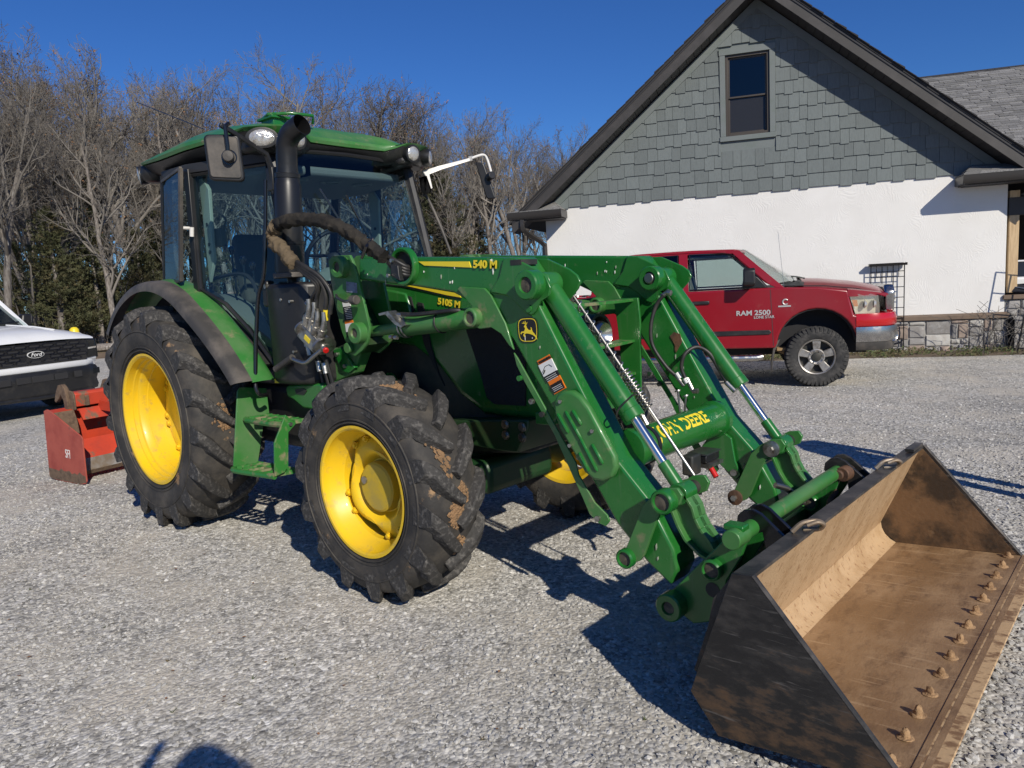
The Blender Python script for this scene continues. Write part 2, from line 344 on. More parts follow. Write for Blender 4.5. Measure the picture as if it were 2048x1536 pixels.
def stucco_relief(m):
    """Trowelled plaster: short curved ridges in patches."""
    n = m.node_tree.nodes; L = m.node_tree.links; b = n['Principled BSDF']
    tc = nd(m, 'ShaderNodeTexCoord')
    a = nd(m, 'ShaderNodeTexNoise'); a.inputs['Scale'].default_value = 1.6; a.inputs['Detail'].default_value = 1; L.new(tc.outputs['Object'], a.inputs['Vector'])
    mxv = nd(m, 'ShaderNodeMix'); mxv.data_type = 'VECTOR'; mxv.inputs['Factor'].default_value = 0.5
    L.new(tc.outputs['Object'], mxv.inputs['A']); L.new(a.outputs['Color'], mxv.inputs['B'])
    wv = nd(m, 'ShaderNodeTexWave'); wv.inputs['Scale'].default_value = 14; wv.inputs['Distortion'].default_value = 12; wv.inputs['Detail'].default_value = 3; wv.inputs['Detail Scale'].default_value = 1.3
    L.new(mxv.outputs['Result'], wv.inputs['Vector']) if False else L.new(mxv.outputs[1], wv.inputs['Vector'])
    p = nd(m, 'ShaderNodeTexNoise'); p.inputs['Scale'].default_value = 2.6; L.new(tc.outputs['Object'], p.inputs['Vector'])
    mr = nd(m, 'ShaderNodeMapRange'); mr.inputs['From Min'].default_value = 0.42; mr.inputs['From Max'].default_value = 0.66; L.new(p.outputs['Fac'], mr.inputs['Value'])
    mu = nd(m, 'ShaderNodeMath'); mu.operation = 'MULTIPLY'; L.new(wv.outputs['Fac'], mu.inputs[0]); L.new(mr.outputs[0], mu.inputs[1])
    bp = nd(m, 'ShaderNodeBump'); bp.inputs['Strength'].default_value = 0.2; bp.inputs['Distance'].default_value = 0.012
    L.new(mu.outputs[0], bp.inputs['Height']); L.new(bp.outputs[0], b.inputs['Normal'])
stucco_relief(MATS['house_stucco'])
mat('shake_grey', (0.150, 0.171, 0.170), 0.75, spec=0.3, c2=(0.127, 0.145, 0.145), s2=14, bump=0.25, bscale=50, rnd=0.10, stretch=(6, 1, 0.8))
mat('trim_grey', (0.150, 0.171, 0.170), 0.7, c2=(0.135, 0.16, 0.15), s2=6, bump=0.1, bscale=50)
mat('fascia_brown', (0.044, 0.040, 0.036), 0.5, c2=(0.062, 0.056, 0.052), s2=3)
mat('soffit_dark', (0.045, 0.04, 0.036), 0.6, rnd=0.08)
mat('gutter_dark', (0.035, 0.032, 0.03), 0.4, spec=0.5)
mat('window_bronze', (0.055, 0.045, 0.036), 0.45)
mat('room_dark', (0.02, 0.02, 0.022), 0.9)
mat('asphalt_shingle', (0.2, 0.2, 0.205), 0.95, c2=(0.12, 0.12, 0.125), s2=45, bump=0.5, bscale=160, objrnd=[(0.145, 0.143, 0.137), (0.25, 0.246, 0.236), (0.18, 0.177, 0.17), (0.31, 0.305, 0.292), (0.21, 0.204, 0.194)])
mat('roof_dark', (0.035, 0.034, 0.035), 0.95, bump=0.5, bscale=100)
mat('stone', (0.3, 0.29, 0.28), 0.9, c2=(0.24, 0.225, 0.21), s2=9, lo=0.4, hi=0.65, c3=(0.40, 0.39, 0.37), s3=16, lo3=0.55, hi3=0.7, bump=0.9, bscale=14, bdetail=8, rnd=0.16)
mat('stone_tan', (0.36, 0.29, 0.24), 0.9, c2=(0.27, 0.21, 0.175), s2=9, lo=0.4, hi=0.65, bump=0.9, bscale=14, bdetail=8, rnd=0.14)
mat('stone_pale', (0.47, 0.46, 0.43), 0.9, c2=(0.37, 0.35, 0.32), s2=9, lo=0.4, hi=0.65, bump=0.9, bscale=14, bdetail=8, rnd=0.12)
mat('mortar', (0.36, 0.35, 0.33), 0.95, bump=0.5, bscale=60)
mat('ledge_brown', (0.17, 0.12, 0.085), 0.7, c2=(0.14, 0.10, 0.07), s2=4)
mat('pine_post', (0.55, 0.40, 0.23), 0.75, c2=(0.42, 0.29, 0.16), s2=5, stretch=(8, 8, 0.8), bump=0.1, bscale=20)
mat('navy_cloth', (0.012, 0.014, 0.022), 0.85)
mat('bark', (0.215, 0.192, 0.17), 0.95, c2=(0.11, 0.095, 0.082), s2=7, lo=0.42, hi=0.62, c3=(0.33, 0.31, 0.285), s3=5, lo3=0.56, hi3=0.68, bump=0.9, bscale=22, stretch=(2, 2, 0.5), rnd=0.25)
mat('twig', (0.178, 0.162, 0.143), 0.95, rnd=0.28)
mat('dry_leaf', (0.24, 0.125, 0.06), 0.9, c2=(0.30, 0.18, 0.09), s2=3, rnd=0.2)
mat('cedar_leaf', (0.066, 0.070, 0.030), 0.9, c2=(0.045, 0.052, 0.022), s2=2.5, c3=(0.095, 0.075, 0.036), s3=1.6, lo3=0.5, hi3=0.66, rnd=0.2)
mat('ivy_leaf', (0.06, 0.085, 0.025), 0.8, c2=(0.11, 0.085, 0.04), s2=6, lo=0.42, hi=0.58)
mat('leaf_litter', (0.20, 0.14, 0.085), 1.0, c2=(0.12, 0.08, 0.045), s2=1.3, c3=(0.29, 0.22, 0.13), s3=7, bump=1.0, bscale=6)
mat('dry_grass', (0.34, 0.27, 0.15), 1.0, c2=(0.22, 0.18, 0.085), s2=2.2, c3=(0.16, 0.16, 0.06), s3=6, bump=0.8, bscale=20)
mat('bed_soil', (0.14, 0.105, 0.07), 1.0, c2=(0.08, 0.06, 0.04), s2=5, c3=(0.26, 0.2, 0.12), s3=14, bump=1.0, bscale=25)
# gravel: packed crushed limestone; every chip has its own tone
def gravel_ground():
    m = bpy.data.materials.new('gravel_ground'); m.use_nodes = True; MATS['gravel_ground'] = m
    n = m.node_tree.nodes; L = m.node_tree.links; b = n['Principled BSDF']; b.inputs['Roughness'].default_value = 0.95; b.inputs['Specular IOR Level'].default_value = 0.2
    tc = nd(m, 'ShaderNodeTexCoord')
    v = nd(m, 'ShaderNodeTexVoronoi'); v.inputs['Scale'].default_value = 58; L.new(tc.outputs['Object'], v.inputs['Vector'])
    v2 = nd(m, 'ShaderNodeTexVoronoi'); v2.inputs['Scale'].default_value = 26; L.new(tc.outputs['Object'], v2.inputs['Vector'])
    cr = nd(m, 'ShaderNodeValToRGB'); e = cr.color_ramp.elements
    for _ in range(3): e.new(0.5)
    for i, (q, c) in enumerate([(0.0, (0.22, 0.21, 0.19)), (0.35, (0.40, 0.385, 0.35)), (0.7, (0.50, 0.483, 0.445)), (0.9, (0.62, 0.60, 0.55)), (1.0, (0.76, 0.74, 0.69))]): e[i].position = q; e[i].color = (*c, 1)
    sx = nd(m, 'ShaderNodeSeparateColor'); L.new(v.outputs['Color'], sx.inputs[0]); L.new(sx.outputs[0], cr.inputs[0])
    big = nd(m, 'ShaderNodeTexNoise'); big.inputs['Scale'].default_value = 0.55; big.inputs['Detail'].default_value = 5; L.new(tc.outputs['Object'], big.inputs['Vector'])
    mr = nd(m, 'ShaderNodeMapRange'); mr.inputs['From Min'].default_value = 0.35; mr.inputs['From Max'].default_value = 0.68; mr.inputs['To Min'].default_value = 0.80; mr.inputs['To Max'].default_value = 1.16; L.new(big.outputs['Fac'], mr.inputs['Value'])
    s2_ = nd(m, 'ShaderNodeSeparateColor'); L.new(v2.outputs['Color'], s2_.inputs[0]); r2_ = nd(m, 'ShaderNodeMapRange'); r2_.inputs['To Min'].default_value = 0.74; r2_.inputs['To Max'].default_value = 1.24; L.new(s2_.outputs[0], r2_.inputs['Value'])
    mm_ = nd(m, 'ShaderNodeMath'); mm_.operation = 'MULTIPLY'; L.new(r2_.outputs[0], mm_.inputs[0]); L.new(mr.outputs[0], mm_.inputs[1])
    hv = nd(m, 'ShaderNodeHueSaturation'); L.new(cr.outputs[0], hv.inputs['Color']); L.new(mm_.outputs[0], hv.inputs['Value'])
    # fines: tan dust in patches
    du = nd(m, 'ShaderNodeTexNoise'); du.inputs['Scale'].default_value = 1.7; du.inputs['Detail'].default_value = 7; L.new(tc.outputs['Object'], du.inputs['Vector'])
    dr = nd(m, 'ShaderNodeMapRange'); dr.inputs['From Min'].default_value = 0.46; dr.inputs['From Max'].default_value = 0.68; dr.inputs['To Max'].default_value = 0.75; L.new(du.outputs['Fac'], dr.inputs['Value'])
    mx = nd(m, 'ShaderNodeMix'); mx.data_type = 'RGBA'; L.new(dr.outputs[0], mx.inputs['Factor']); L.new(hv.outputs[0], mx.inputs['A']); mx.inputs['B'].default_value = (0.56, 0.515, 0.435, 1)
    L.new(mx.outputs['Result'], b.inputs['Base Color'])
    ad = nd(m, 'ShaderNodeMath'); ad.operation = 'ADD'; L.new(v.outputs['Distance'], ad.inputs[0]); L.new(v2.outputs['Distance'], ad.inputs[1])
    sb = nd(m, 'ShaderNodeMath'); sb.operation = 'SUBTRACT'; L.new(sx.outputs[1], sb.inputs[0]); L.new(ad.outputs[0], sb.inputs[1])
    bp = nd(m, 'ShaderNodeBump'); bp.inputs['Strength'].default_value = 0.6; bp.inputs['Distance'].default_value = 0.008
    L.new(sb.outputs[0], bp.inputs['Height']); L.new(bp.outputs[0], b.inputs['Normal'])
gravel_ground()
mat('gravel_chip', (0.3, 0.3, 0.29), 0.92, spec=0.25, bump=0.3, bscale=120, c2=(0.24, 0.235, 0.225), s2=30,
    objrnd=[(0.29, 0.28, 0.26), (0.42, 0.408, 0.38), (0.49, 0.477, 0.445), (0.53, 0.516, 0.48), (0.46, 0.43, 0.38), (0.58, 0.562, 0.52), (0.78, 0.76, 0.71)])
# ================================================================== ground
def sheet(name, pts, z, m, kind='structure'):
    mb = MB(); mb.add([(x, y, z) for x, y in pts], [tuple(range(len(pts)))]); o = mb.build(name, m, smooth=0); o['kind'] = kind; return o
sheet('ground', [(-900, -900), (900, -900), (900, 900), (-900, 900)], -0.008, 'leaf_litter')
sheet('lawn', [(-31.5, -60), (-28, -6), (-24.5, 4), (-21, 14), (-17, 30), (-60, 30), (-60, -60)], -0.004, 'dry_grass')
def ragged(pts, amp, step):
    out = []
    for i in range(len(pts)):
        a, b = Vector(pts[i]), Vector(pts[(i + 1) % len(pts)]); k = max(1, int((b - a).length / step))
        for j in range(k):
            q = a.lerp(b, j / k); s = noise.noise(Vector((q.x * 1.3, q.y * 1.3, 3))) * amp; out.append((q.x + s, q.y + s))
    return out
def hw(x, y): return HB + HX_ * x + HY_ * y
ga, gb = hw(-9.4, -1.25), hw(9, -0.75)
gv = ragged([(-24.5, -40), (-22.6, -3), (-20.6, 4.5), (-15.5, 14), (ga.x - 1.2, ga.y + 3), (ga.x, ga.y), (gb.x, gb.y), (40, 20), (40, -40)], 0.25, 0.6)
sheet('gravel_yard', gv, 0.0, 'gravel_ground')
bp_ = [hw(-8.6, -0.02), hw(-8.6, -1.3), hw(9, -0.8), hw(9, -0.02)]
sheet('planting_bed', [(q.x, q.y) for q in bp_], -0.002, 'bed_soil')
# loose chips on the packed gravel: one mass, each chip its own small solid
def chips():
    col = bpy.data.collections.new('chip_kinds')
    for k in range(7):
        rnd = random.Random(40 + k); bm = bmesh.new(); bmesh.ops.create_icosphere(bm, subdivisions=1, radius=1.0)
        sx, sy, sz = rnd.uniform(0.8, 1.25), rnd.uniform(0.6, 1.0), rnd.uniform(0.35, 0.6)
        for v in bm.verts:
            f = rnd.uniform(0.72, 1.18); v.co = Vector((v.co.x * sx * f, v.co.y * sy * f, v.co.z * sz * f))
        me = bpy.data.meshes.new('chip'); bm.to_mesh(me); bm.free(); me.materials.append(MATS['gravel_chip'])
        o = bpy.data.objects.new('chip', me); col.objects.link(o)
    # carrier: cells of the yard in front of the camera, with a density for each
    vs, fs, dens, siz = [], [], [], []
    step = 0.35
    for i in range(-30, 30):
        for j in range(-30, 46):
            cx, cy = CAM.x + i * step, CAM.y + j * step; d = Vector((cx, cy, 0)) - CAM
            z = d.dot(FW)
            if z < 0.8: continue
            px, py = 1024 + FPX * d.dot(RT) / z, 768 - FPX * d.dot(UP) / z
            if not (-260 < px < 2300 and 480 < py < 1900): continue
            hd = math.hypot(d.x, d.y)
            if hd > 15 or (Vector((cx, cy, 0)) - HB).dot(HY_) > -1.2: continue
            o = len(vs); h = step / 2
            vs += [(cx - h, cy - h, 0.001), (cx + h, cy - h, 0.001), (cx + h, cy + h, 0.001), (cx - h, cy + h, 0.001)]; fs.append((o, o + 1, o + 2, o + 3))
            pat = 0.75 + 0.55 * noise.noise(Vector((cx * 0.7, cy * 0.7, 0)))
            right = max(0.0, min(1.0, (cx - 4.2) / 1.2)) if cy > -2.6 else 0.0
            dens.append((2700 if hd < 4.5 else 1900 if hd < 7 else 900 if hd < 10 else 420) * pat)
            siz.append((1.0 + 0.45 * right) * (1.0 if hd < 7 else 1.15))
    me = bpy.data.meshes.new('gravel_chips'); me.from_pydata(vs, [], fs)
    a = me.attributes.new('dens', 'FLOAT', 'FACE'); a.data.foreach_set('value', dens)
    a = me.attributes.new('siz', 'FLOAT', 'FACE'); a.data.foreach_set('value', siz)
    ob = bpy.data.objects.new('gravel_chips', me); C.objects.link(ob); ob['kind'] = 'stuff'
    g = bpy.data.node_groups.new('scatter_chips', 'GeometryNodeTree')
    g.interface.new_socket('Geometry', in_out='INPUT', socket_type='NodeSocketGeometry'); g.interface.new_socket('Geometry', in_out='OUTPUT', socket_type='NodeSocketGeometry')
    N = g.nodes.new; L = g.links.new
    gi, go = N('NodeGroupInput'), N('NodeGroupOutput')
    dp = N('GeometryNodeDistributePointsOnFaces'); na = N('GeometryNodeInputNamedAttribute'); na.data_type = 'FLOAT'; na.inputs['Name'].default_value = 'dens'
    L(gi.outputs[0], dp.inputs['Mesh']); L(na.outputs[0], dp.inputs['Density'])
    ns = N('GeometryNodeInputNamedAttribute'); ns.data_type = 'FLOAT'; ns.inputs['Name'].default_value = 'siz'
    ci = N('GeometryNodeCollectionInfo'); ci.inputs['Collection'].default_value = col; ci.inputs['Separate Children'].default_value = True; ci.inputs['Reset Children'].default_value = True
    ip = N('GeometryNodeInstanceOnPoints'); ip.inputs['Pick Instance'].default_value = True
    rv = N('FunctionNodeRandomValue'); rv.data_type = 'FLOAT'; rv.inputs[2].default_value = 0; rv.inputs[3].default_value = 1
    po = N('ShaderNodeMath'); po.operation = 'POWER'; po.inputs[1].default_value = 2.6; L(rv.outputs[1], po.inputs[0])
    mr = N('ShaderNodeMapRange'); mr.inputs['To Min'].default_value = 0.0050; mr.inputs['To Max'].default_value = 0.0172; L(po.outputs[0], mr.inputs['Value'])
    mu = N('ShaderNodeMath'); mu.operation = 'MULTIPLY'; L(mr.outputs[0], mu.inputs[0]); L(ns.outputs[0], mu.inputs[1])
    rr = N('FunctionNodeRandomValue'); rr.data_type = 'FLOAT_VECTOR'; rr.inputs[0].default_value = (-0.45, -0.45, 0); rr.inputs[1].default_value = (0.45, 0.45, 6.28)
    L(dp.outputs['Points'], ip.inputs['Points']); L(ci.outputs[0], ip.inputs['Instance']); L(rr.outputs[0], ip.inputs['Rotation']); L(mu.outputs[0], ip.inputs['Scale'])
    L(ip.outputs[0], go.inputs[0])
    md = ob.modifiers.new('scatter', 'NODES'); md.node_group = g
chips()
# ================================================================== house (x along the gable wall to the right, y into the house)
house = thing('house', 'white stucco house with grey shake gable, stone skirt and dark rakes behind the red pickup', 'house', HB, HA)
XL, XR, XM, SL = -8.18, -0.03, -4.08, 0.834          # wall corners, ridge, roof slope
ZB, ZS = 3.06, 0.60                                   # bottom of the shakes, top of the stone skirt
OV = 0.49
def zlow(x, k=3.055): return k + SL * (XM + 4.08 + (4.08 - abs(x - XM)))   # underside line of the rake at |x - XM|
# stucco box
m = MB(); m.prY([(XL, 0.0), (XR, 0.0), (XR, ZB + 0.05), (XL, ZB + 0.05)], 0.0, 9.0); m.build('wall', 'house_stucco', house, bevel=0.004)
# gable behind the shakes, with a real opening for the window
WX0, WX1, WZ0, WZ1 = -4.64, -3.87, 4.10, 5.54
m = MB()
zt = zlow(XM)
m.prY([(XL + 0.02, ZB + 0.06), (XR - 0.02, ZB + 0.06), (XR - 0.02, zlow(XR - 0.02)), (XR - (WZ0 - 3.055) / SL, WZ0), (XL + (WZ0 - 3.055) / SL, WZ0), (XL + 0.02, zlow(XL + 0.02))], 0.0, 0.15)
m.prY([(XL + (WZ0 - 3.055) / SL, WZ0), (WX0, WZ0), (WX0, zlow(WX0))], 0.0, 0.15)
m.prY([(WX1, WZ0), (XR - (WZ0 - 3.055) / SL, WZ0), (WX1, zlow(WX1))], 0.0, 0.15)
m.prY([(WX0, WZ1), (WX1, WZ1), (WX1, zlow(WX1)), (XM, zt), (WX0, zlow(WX0))], 0.0, 0.15)
m.build('gable_sheathing', 'trim_grey', house, smooth=0)
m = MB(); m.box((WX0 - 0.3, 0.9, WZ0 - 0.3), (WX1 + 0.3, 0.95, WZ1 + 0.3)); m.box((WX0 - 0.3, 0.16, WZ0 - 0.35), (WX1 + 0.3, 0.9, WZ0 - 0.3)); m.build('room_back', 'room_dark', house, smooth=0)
m = MB(); m.box((WX1 - 0.16, 0.3, WZ0 + 0.06), (WX1 - 0.09, 0.32, WZ0 + 0.42)); m.box((WX1 - 0.25, 0.34, WZ0 + 0.06), (WX1 - 0.16, 0.4, WZ0 + 0.22)); m.build('window_ornament', 'cab_pale', house)
# window
win = node('window', house)
m = MB(); F = 0.045
for a, b in (((WX0, -0.01, WZ0), (WX0 + F, 0.10, WZ1)), ((WX1 - F, -0.01, WZ0), (WX1, 0.10, WZ1)), ((WX0 + F, -0.01, WZ1 - F), (WX1 - F, 0.10, WZ1)), ((WX0 + F, -0.01, WZ0), (WX1 - F, 0.10, WZ0 + F))): m.box(a, b)
m.build('window_frame', 'window_bronze', win, bevel=0.004)
zm = (WZ0 + WZ1) / 2 - 0.02
for nm, z0, z1, y in (('sash', zm - 0.02, WZ1 - F, 0.03), ('sash', WZ0 + F, zm + 0.02, 0.055)):
    m = MB(); t = 0.03; x0, x1 = WX0 + F, WX1 - F
    for a, b in (((x0, y, z0), (x0 + t, y + 0.03, z1)), ((x1 - t, y, z0), (x1, y + 0.03, z1)), ((x0 + t, y, z1 - t), (x1 - t, y + 0.03, z1)), ((x0 + t, y, z0), (x1 - t, y + 0.03, z0 + t))): m.box(a, b)
    m.build('sash', 'window_bronze', win, bevel=0.003)
    m = MB(); m.box((x0 + t, y + 0.012, z0 + t), (x1 - t, y + 0.018, z1 - t)); m.build('pane', 'window_glass' if y < 0.04 else 'screened_glass', win, smooth=0)
tr = node('window_trim', house); T = 0.10
for a, b in (((WX0 - T, -0.045, WZ0 - 0.002), (WX0 - 0.002, -0.001, WZ1)), ((WX1 + 0.002, -0.045, WZ0 - 0.002), (WX1 + T, -0.001, WZ1)), ((WX0 - T - 0.01, -0.05, WZ1 + 0.002), (WX1 + T + 0.01, -0.001, WZ1 + 0.115)), ((WX0 - T - 0.01, -0.05, WZ0 - 0.09), (WX1 + T + 0.01, -0.001, WZ0 - 0.004))):
    m = MB(); m.box(a, b); m.build('trim_board', 'trim_grey', tr, bevel=0.003)
# shakes: staggered butts, every shake its own piece
rs = random.Random(11); ROW = 0.2425
k = 0; nshk = 0
while True:
    z0 = ZB + k * ROW; z1 = z0 + ROW + 0.05
    if z0 > zlow(XM) - 0.15: break
    x = XL - rs.uniform(0.02, 0.2); drop = rs.random() < 0.5; f = 0.16
    while x < XR:
        wd = rs.choice((0.145, 0.17, 0.20, 0.24, 0.265)) * rs.uniform(0.93, 1.07); dz = -0.027 if drop else 0.0; drop = not drop if rs.random() < 0.78 else drop
        poly = [(x + 0.0025, z0 + dz), (x + wd - 0.0025, z0 + dz), (x + wd - 0.0025, z1), (x + 0.0025, z1)]
        x += wd
        poly = clip(poly, -SL, 1, 3.055 + SL * 4.08 - SL * XM - f); poly = clip(poly, SL, 1, 3.055 + SL * 4.08 + SL * XM - f) if poly else poly
        zc = z0 + ROW / 2
        pieces = [poly] if poly else []
        if poly and WZ0 - 0.2 < zc < WZ1 + 0.12:
            pieces = [q for q in (clip(poly, 1, 0, WX0 - T - 0.004), clip(poly, -1, 0, -(WX1 + T + 0.004))) if len(q) > 2]
        for q in pieces:
            if len(q) < 3 or max(a for a, b in q) - min(a for a, b in q) < 0.02: continue
            m = MB(); n = len(q); zz0, zz1 = z0 - 0.03, z1
            fr = [(a, -0.034 + 0.024 * (b - zz0) / (zz1 - zz0) - rs.uniform(0, 0.001), b) for a, b in q]
            m.add(fr + [(a, -0.001, b) for a, b in q], [tuple(range(n)), tuple(range(n, 2 * n))[::-1]] + [(i, n + i, n + (i + 1) % n, (i + 1) % n) for i in range(n)])
            m.build('shingle', 'shake_grey', house, smooth=0); nshk += 1
    k += 1
# frieze boards under the soffit
for s in (-1, 1):
    xe = XL if s < 0 else XR
    X = lambda d: XM + s * d
    dmax = abs(xe - XM) - 0.02
    m = MB(); m.prY([(X(0), zt - 0.005), (X(dmax), zlow(X(dmax)) - 0.005), (X(dmax - 0.02), zlow(X(dmax)) - 0.17), (X(0), zt - 0.175)], -0.042, -0.002); m.build('frieze_board', 'trim_grey', house, bevel=0.003)
    # rake fascia, roof slab, soffit boards
    D = 4.66
    m = MB(); m.prY([(X(0), zlow(XM)), (X(D), zlow(X(D))), (X(D), zlow(X(D)) + 0.225), (X(0), zlow(XM) + 0.225)], -OV - 0.03, -OV); m.build('rake_board', 'fascia_brown', house, bevel=0.004)
    m = MB(); m.prY([(X(0), zlow(XM) + 0.19), (X(D), zlow(X(D)) + 0.19), (X(D), zlow(X(D)) + 0.228), (X(0), zlow(XM) + 0.228)], -OV - 0.045, -OV - 0.031); m.build('drip_edge', 'gutter_dark', house)
    m = MB()
    m.prY([(X(0), zlow(XM) + 0.235), (X(D + 0.05), zlow(X(D + 0.05)) + 0.235), (X(D + 0.05), zlow(X(D + 0.05)) + 0.285), (X(0), zlow(XM) + 0.285)], -OV - 0.055, 9.3)
    m.build('roof', 'roof_dark', house, smooth=0)
    nb = 34; L = D / nb
    for i in range(nb):
        a, b = i * L + 0.004, (i + 1) * L - 0.004
        m = MB(); m.prY([(X(a), zlow(X(a)) + 0.02), (X(b), zlow(X(b)) + 0.02), (X(b), zlow(X(b)) + 0.035), (X(a), zlow(X(a)) + 0.035)], -OV, 0.0); m.build('soffit_board', 'soffit_dark', house, smooth=0)
    m = MB(); m.prY([(X(0), zlow(XM) + 0.037), (X(D), zlow(X(D)) + 0.037), (X(D), zlow(X(D)) + 0.05), (X(0), zlow(XM) + 0.05)], -OV, 0.0); m.build('soffit_backing', 'gutter_dark', house, smooth=0)
    for i in range(26):     # ragged shingle ends along the rake
        a, b = i * 0.18, i * 0.18 + 0.175
        m = MB(); o_ = rs.uniform(0.0, 0.02)
        m.prY([(X(a), zlow(X(a)) + 0.287), (X(b), zlow(X(b)) + 0.287), (X(b), zlow(X(b)) + 0.303 + o_), (X(a), zlow(X(a)) + 0.296)], -OV - 0.075 - o_, -0.1); m.build('roof_shingle', 'roof_dark', house, smooth=0)
# eave returns
def gutter_run(parent, x0, x1, ends):
    m = MB(); y0 = -0.60; P = [(y0, 2.985), (y0 + 0.005, 2.965), (y0 + 0.004, 2.915), (y0 + 0.03, 2.865), (y0 + 0.045, 2.845), (y0 + 0.115, 2.845), (y0 + 0.115, 2.985), (y0 + 0.1, 2.985), (y0 + 0.1, 2.86), (y0 + 0.05, 2.86), (y0 + 0.018, 2.92), (y0 + 0.018, 2.985)]
    m.prX(P, x0, x1)
    for xx in ends: m.prX([(y0 + 0.002, 2.983), (y0 + 0.006, 2.915), (y0 + 0.045, 2.847), (y0 + 0.113, 2.847), (y0 + 0.113, 2.983)], xx, xx + 0.004)
    m.build('gutter', 'gutter_dark', parent, bevel=0.003)
for s in (-1, 1):
    if s < 0: x0, x1 = -8.82, -7.72
    else: x0, x1 = -0.85, 2.6
    rt = node('eave_return', house)
    gutter_run(rt, x0, x1, [x1 - 0.002] if s < 0 else [x0 - 0.002])
    xi = x1 if s < 0 else x0
    m = MB(); m.box((min(xi, xi + s * 0.10), -0.49, 2.845) if s > 0 else (xi - 0.10, -0.49, 2.845), (max(xi, xi + s * 0.10), -0.03, 2.985) if s > 0 else (xi, -0.03, 2.985)); m.build('gutter_end', 'gutter_dark', rt, bevel=0.006)
    m = MB(); m.box((x0 + 0.05, -0.487, 2.83), (x1 - 0.05, -0.03, 2.85)); m.build('return_soffit', 'soffit_dark', rt, smooth=0)
    for i in range(9):
        xx = x0 + 0.1 + i * 0.11
        if xx < x1 - 0.1:
            m = MB(); m.box((xx, -0.48, 2.822), (xx + 0.1, -0.03, 2.829)); m.build('soffit_board', 'soffit_dark', rt, smooth=0)
    # small hipped roof of the return in courses of shingles
    xo, xi2 = (x0, x1 - 0.02) if s < 0 else (x1, x0 + 0.02)
    top = (xi2 + s * 0.25, -0.005, 3.20)
    A, B = Vector((xo, -0.56, 2.99)), Vector((xi2, -0.56, 2.99)); Tp = Vector(top); To = Vector((xi2 + s * 0.48 if s < 0 else xo, -0.005, 3.03)); Bk = Vector((xi2, -0.005, 2.99))
    m = MB(); m.add([A, B, Tp, To, Bk, Vector((xo, -0.005, 2.99))], [(0, 1, 2, 3), (1, 4, 2), (0, 3, 5), (0, 5, 4, 1)]); m.build('return_roof', 'asphalt_shingle', rt, smooth=0)
    nrm = (B - A).cross(To - A); nrm = nrm.normalized(); nrm = nrm if nrm.z > 0 else -nrm
    n2 = (Bk - B).cross(Tp - B).normalized(); n2 = n2 if n2.z > 0 else -n2
    for r in range(3):
        t0, t1 = r / 3, (r + 1) / 3
        e0, e1 = A.lerp(To, t0), A.lerp(To, t1); g0, g1 = B.lerp(Tp, t0), B.lerp(Tp, t1); b0, b1 = Bk.lerp(Tp, t0), Bk.lerp(Tp, t1)
        ln = (g0 - e0).length; u = 0.0
        while u < ln - 0.02:
            wd = min(rs.uniform(0.13, 0.26), ln - u); q = [e0.lerp(g0, u / ln), e0.lerp(g0, (u + wd - 0.006) / ln), e1.lerp(g1, (u + wd - 0.006) / ln), e1.lerp(g1, u / ln)]
            if (q[0] - A).length < 3.2:
                hh = 0.012 + rs.uniform(0, 0.006); m = MB(); m.hexa([q[0] + nrm * 0.001, q[1] + nrm * 0.001, q[2] + nrm * 0.001, q[3] + nrm * 0.001, q[0] + nrm * hh, q[1] + nrm * hh, q[2] + nrm * 0.003, q[3] + nrm * 0.003]); m.build('roof_shingle', 'asphalt_shingle', rt, smooth=0)
            u += wd
        m = MB(); q = [g0, b0, b1, g1]; m.hexa([v + n2 * 0.001 for v in q] + [q[0] + n2 * 0.014, q[1] + n2 * 0.014, q[2] + n2 * 0.003, q[3] + n2 * 0.003]); m.build('roof_shingle', 'asphalt_shingle', rt, smooth=0)
# downspout at the left corner
m = MB(); m.tube(smooth_path([(-8.52, -0.54, 2.84), (-8.52, -0.54, 2.70), (-8.47, -0.48, 2.60), (-8.27, -0.16, 2.42), (-8.22, -0.08, 2.33), (-8.21, -0.06, 2.2), (-8.21, -0.06, 0.15)], 4), 0.052, 4, sq=True); m.build('downspout', 'gutter_dark', house, bevel=0.006, smooth=20)
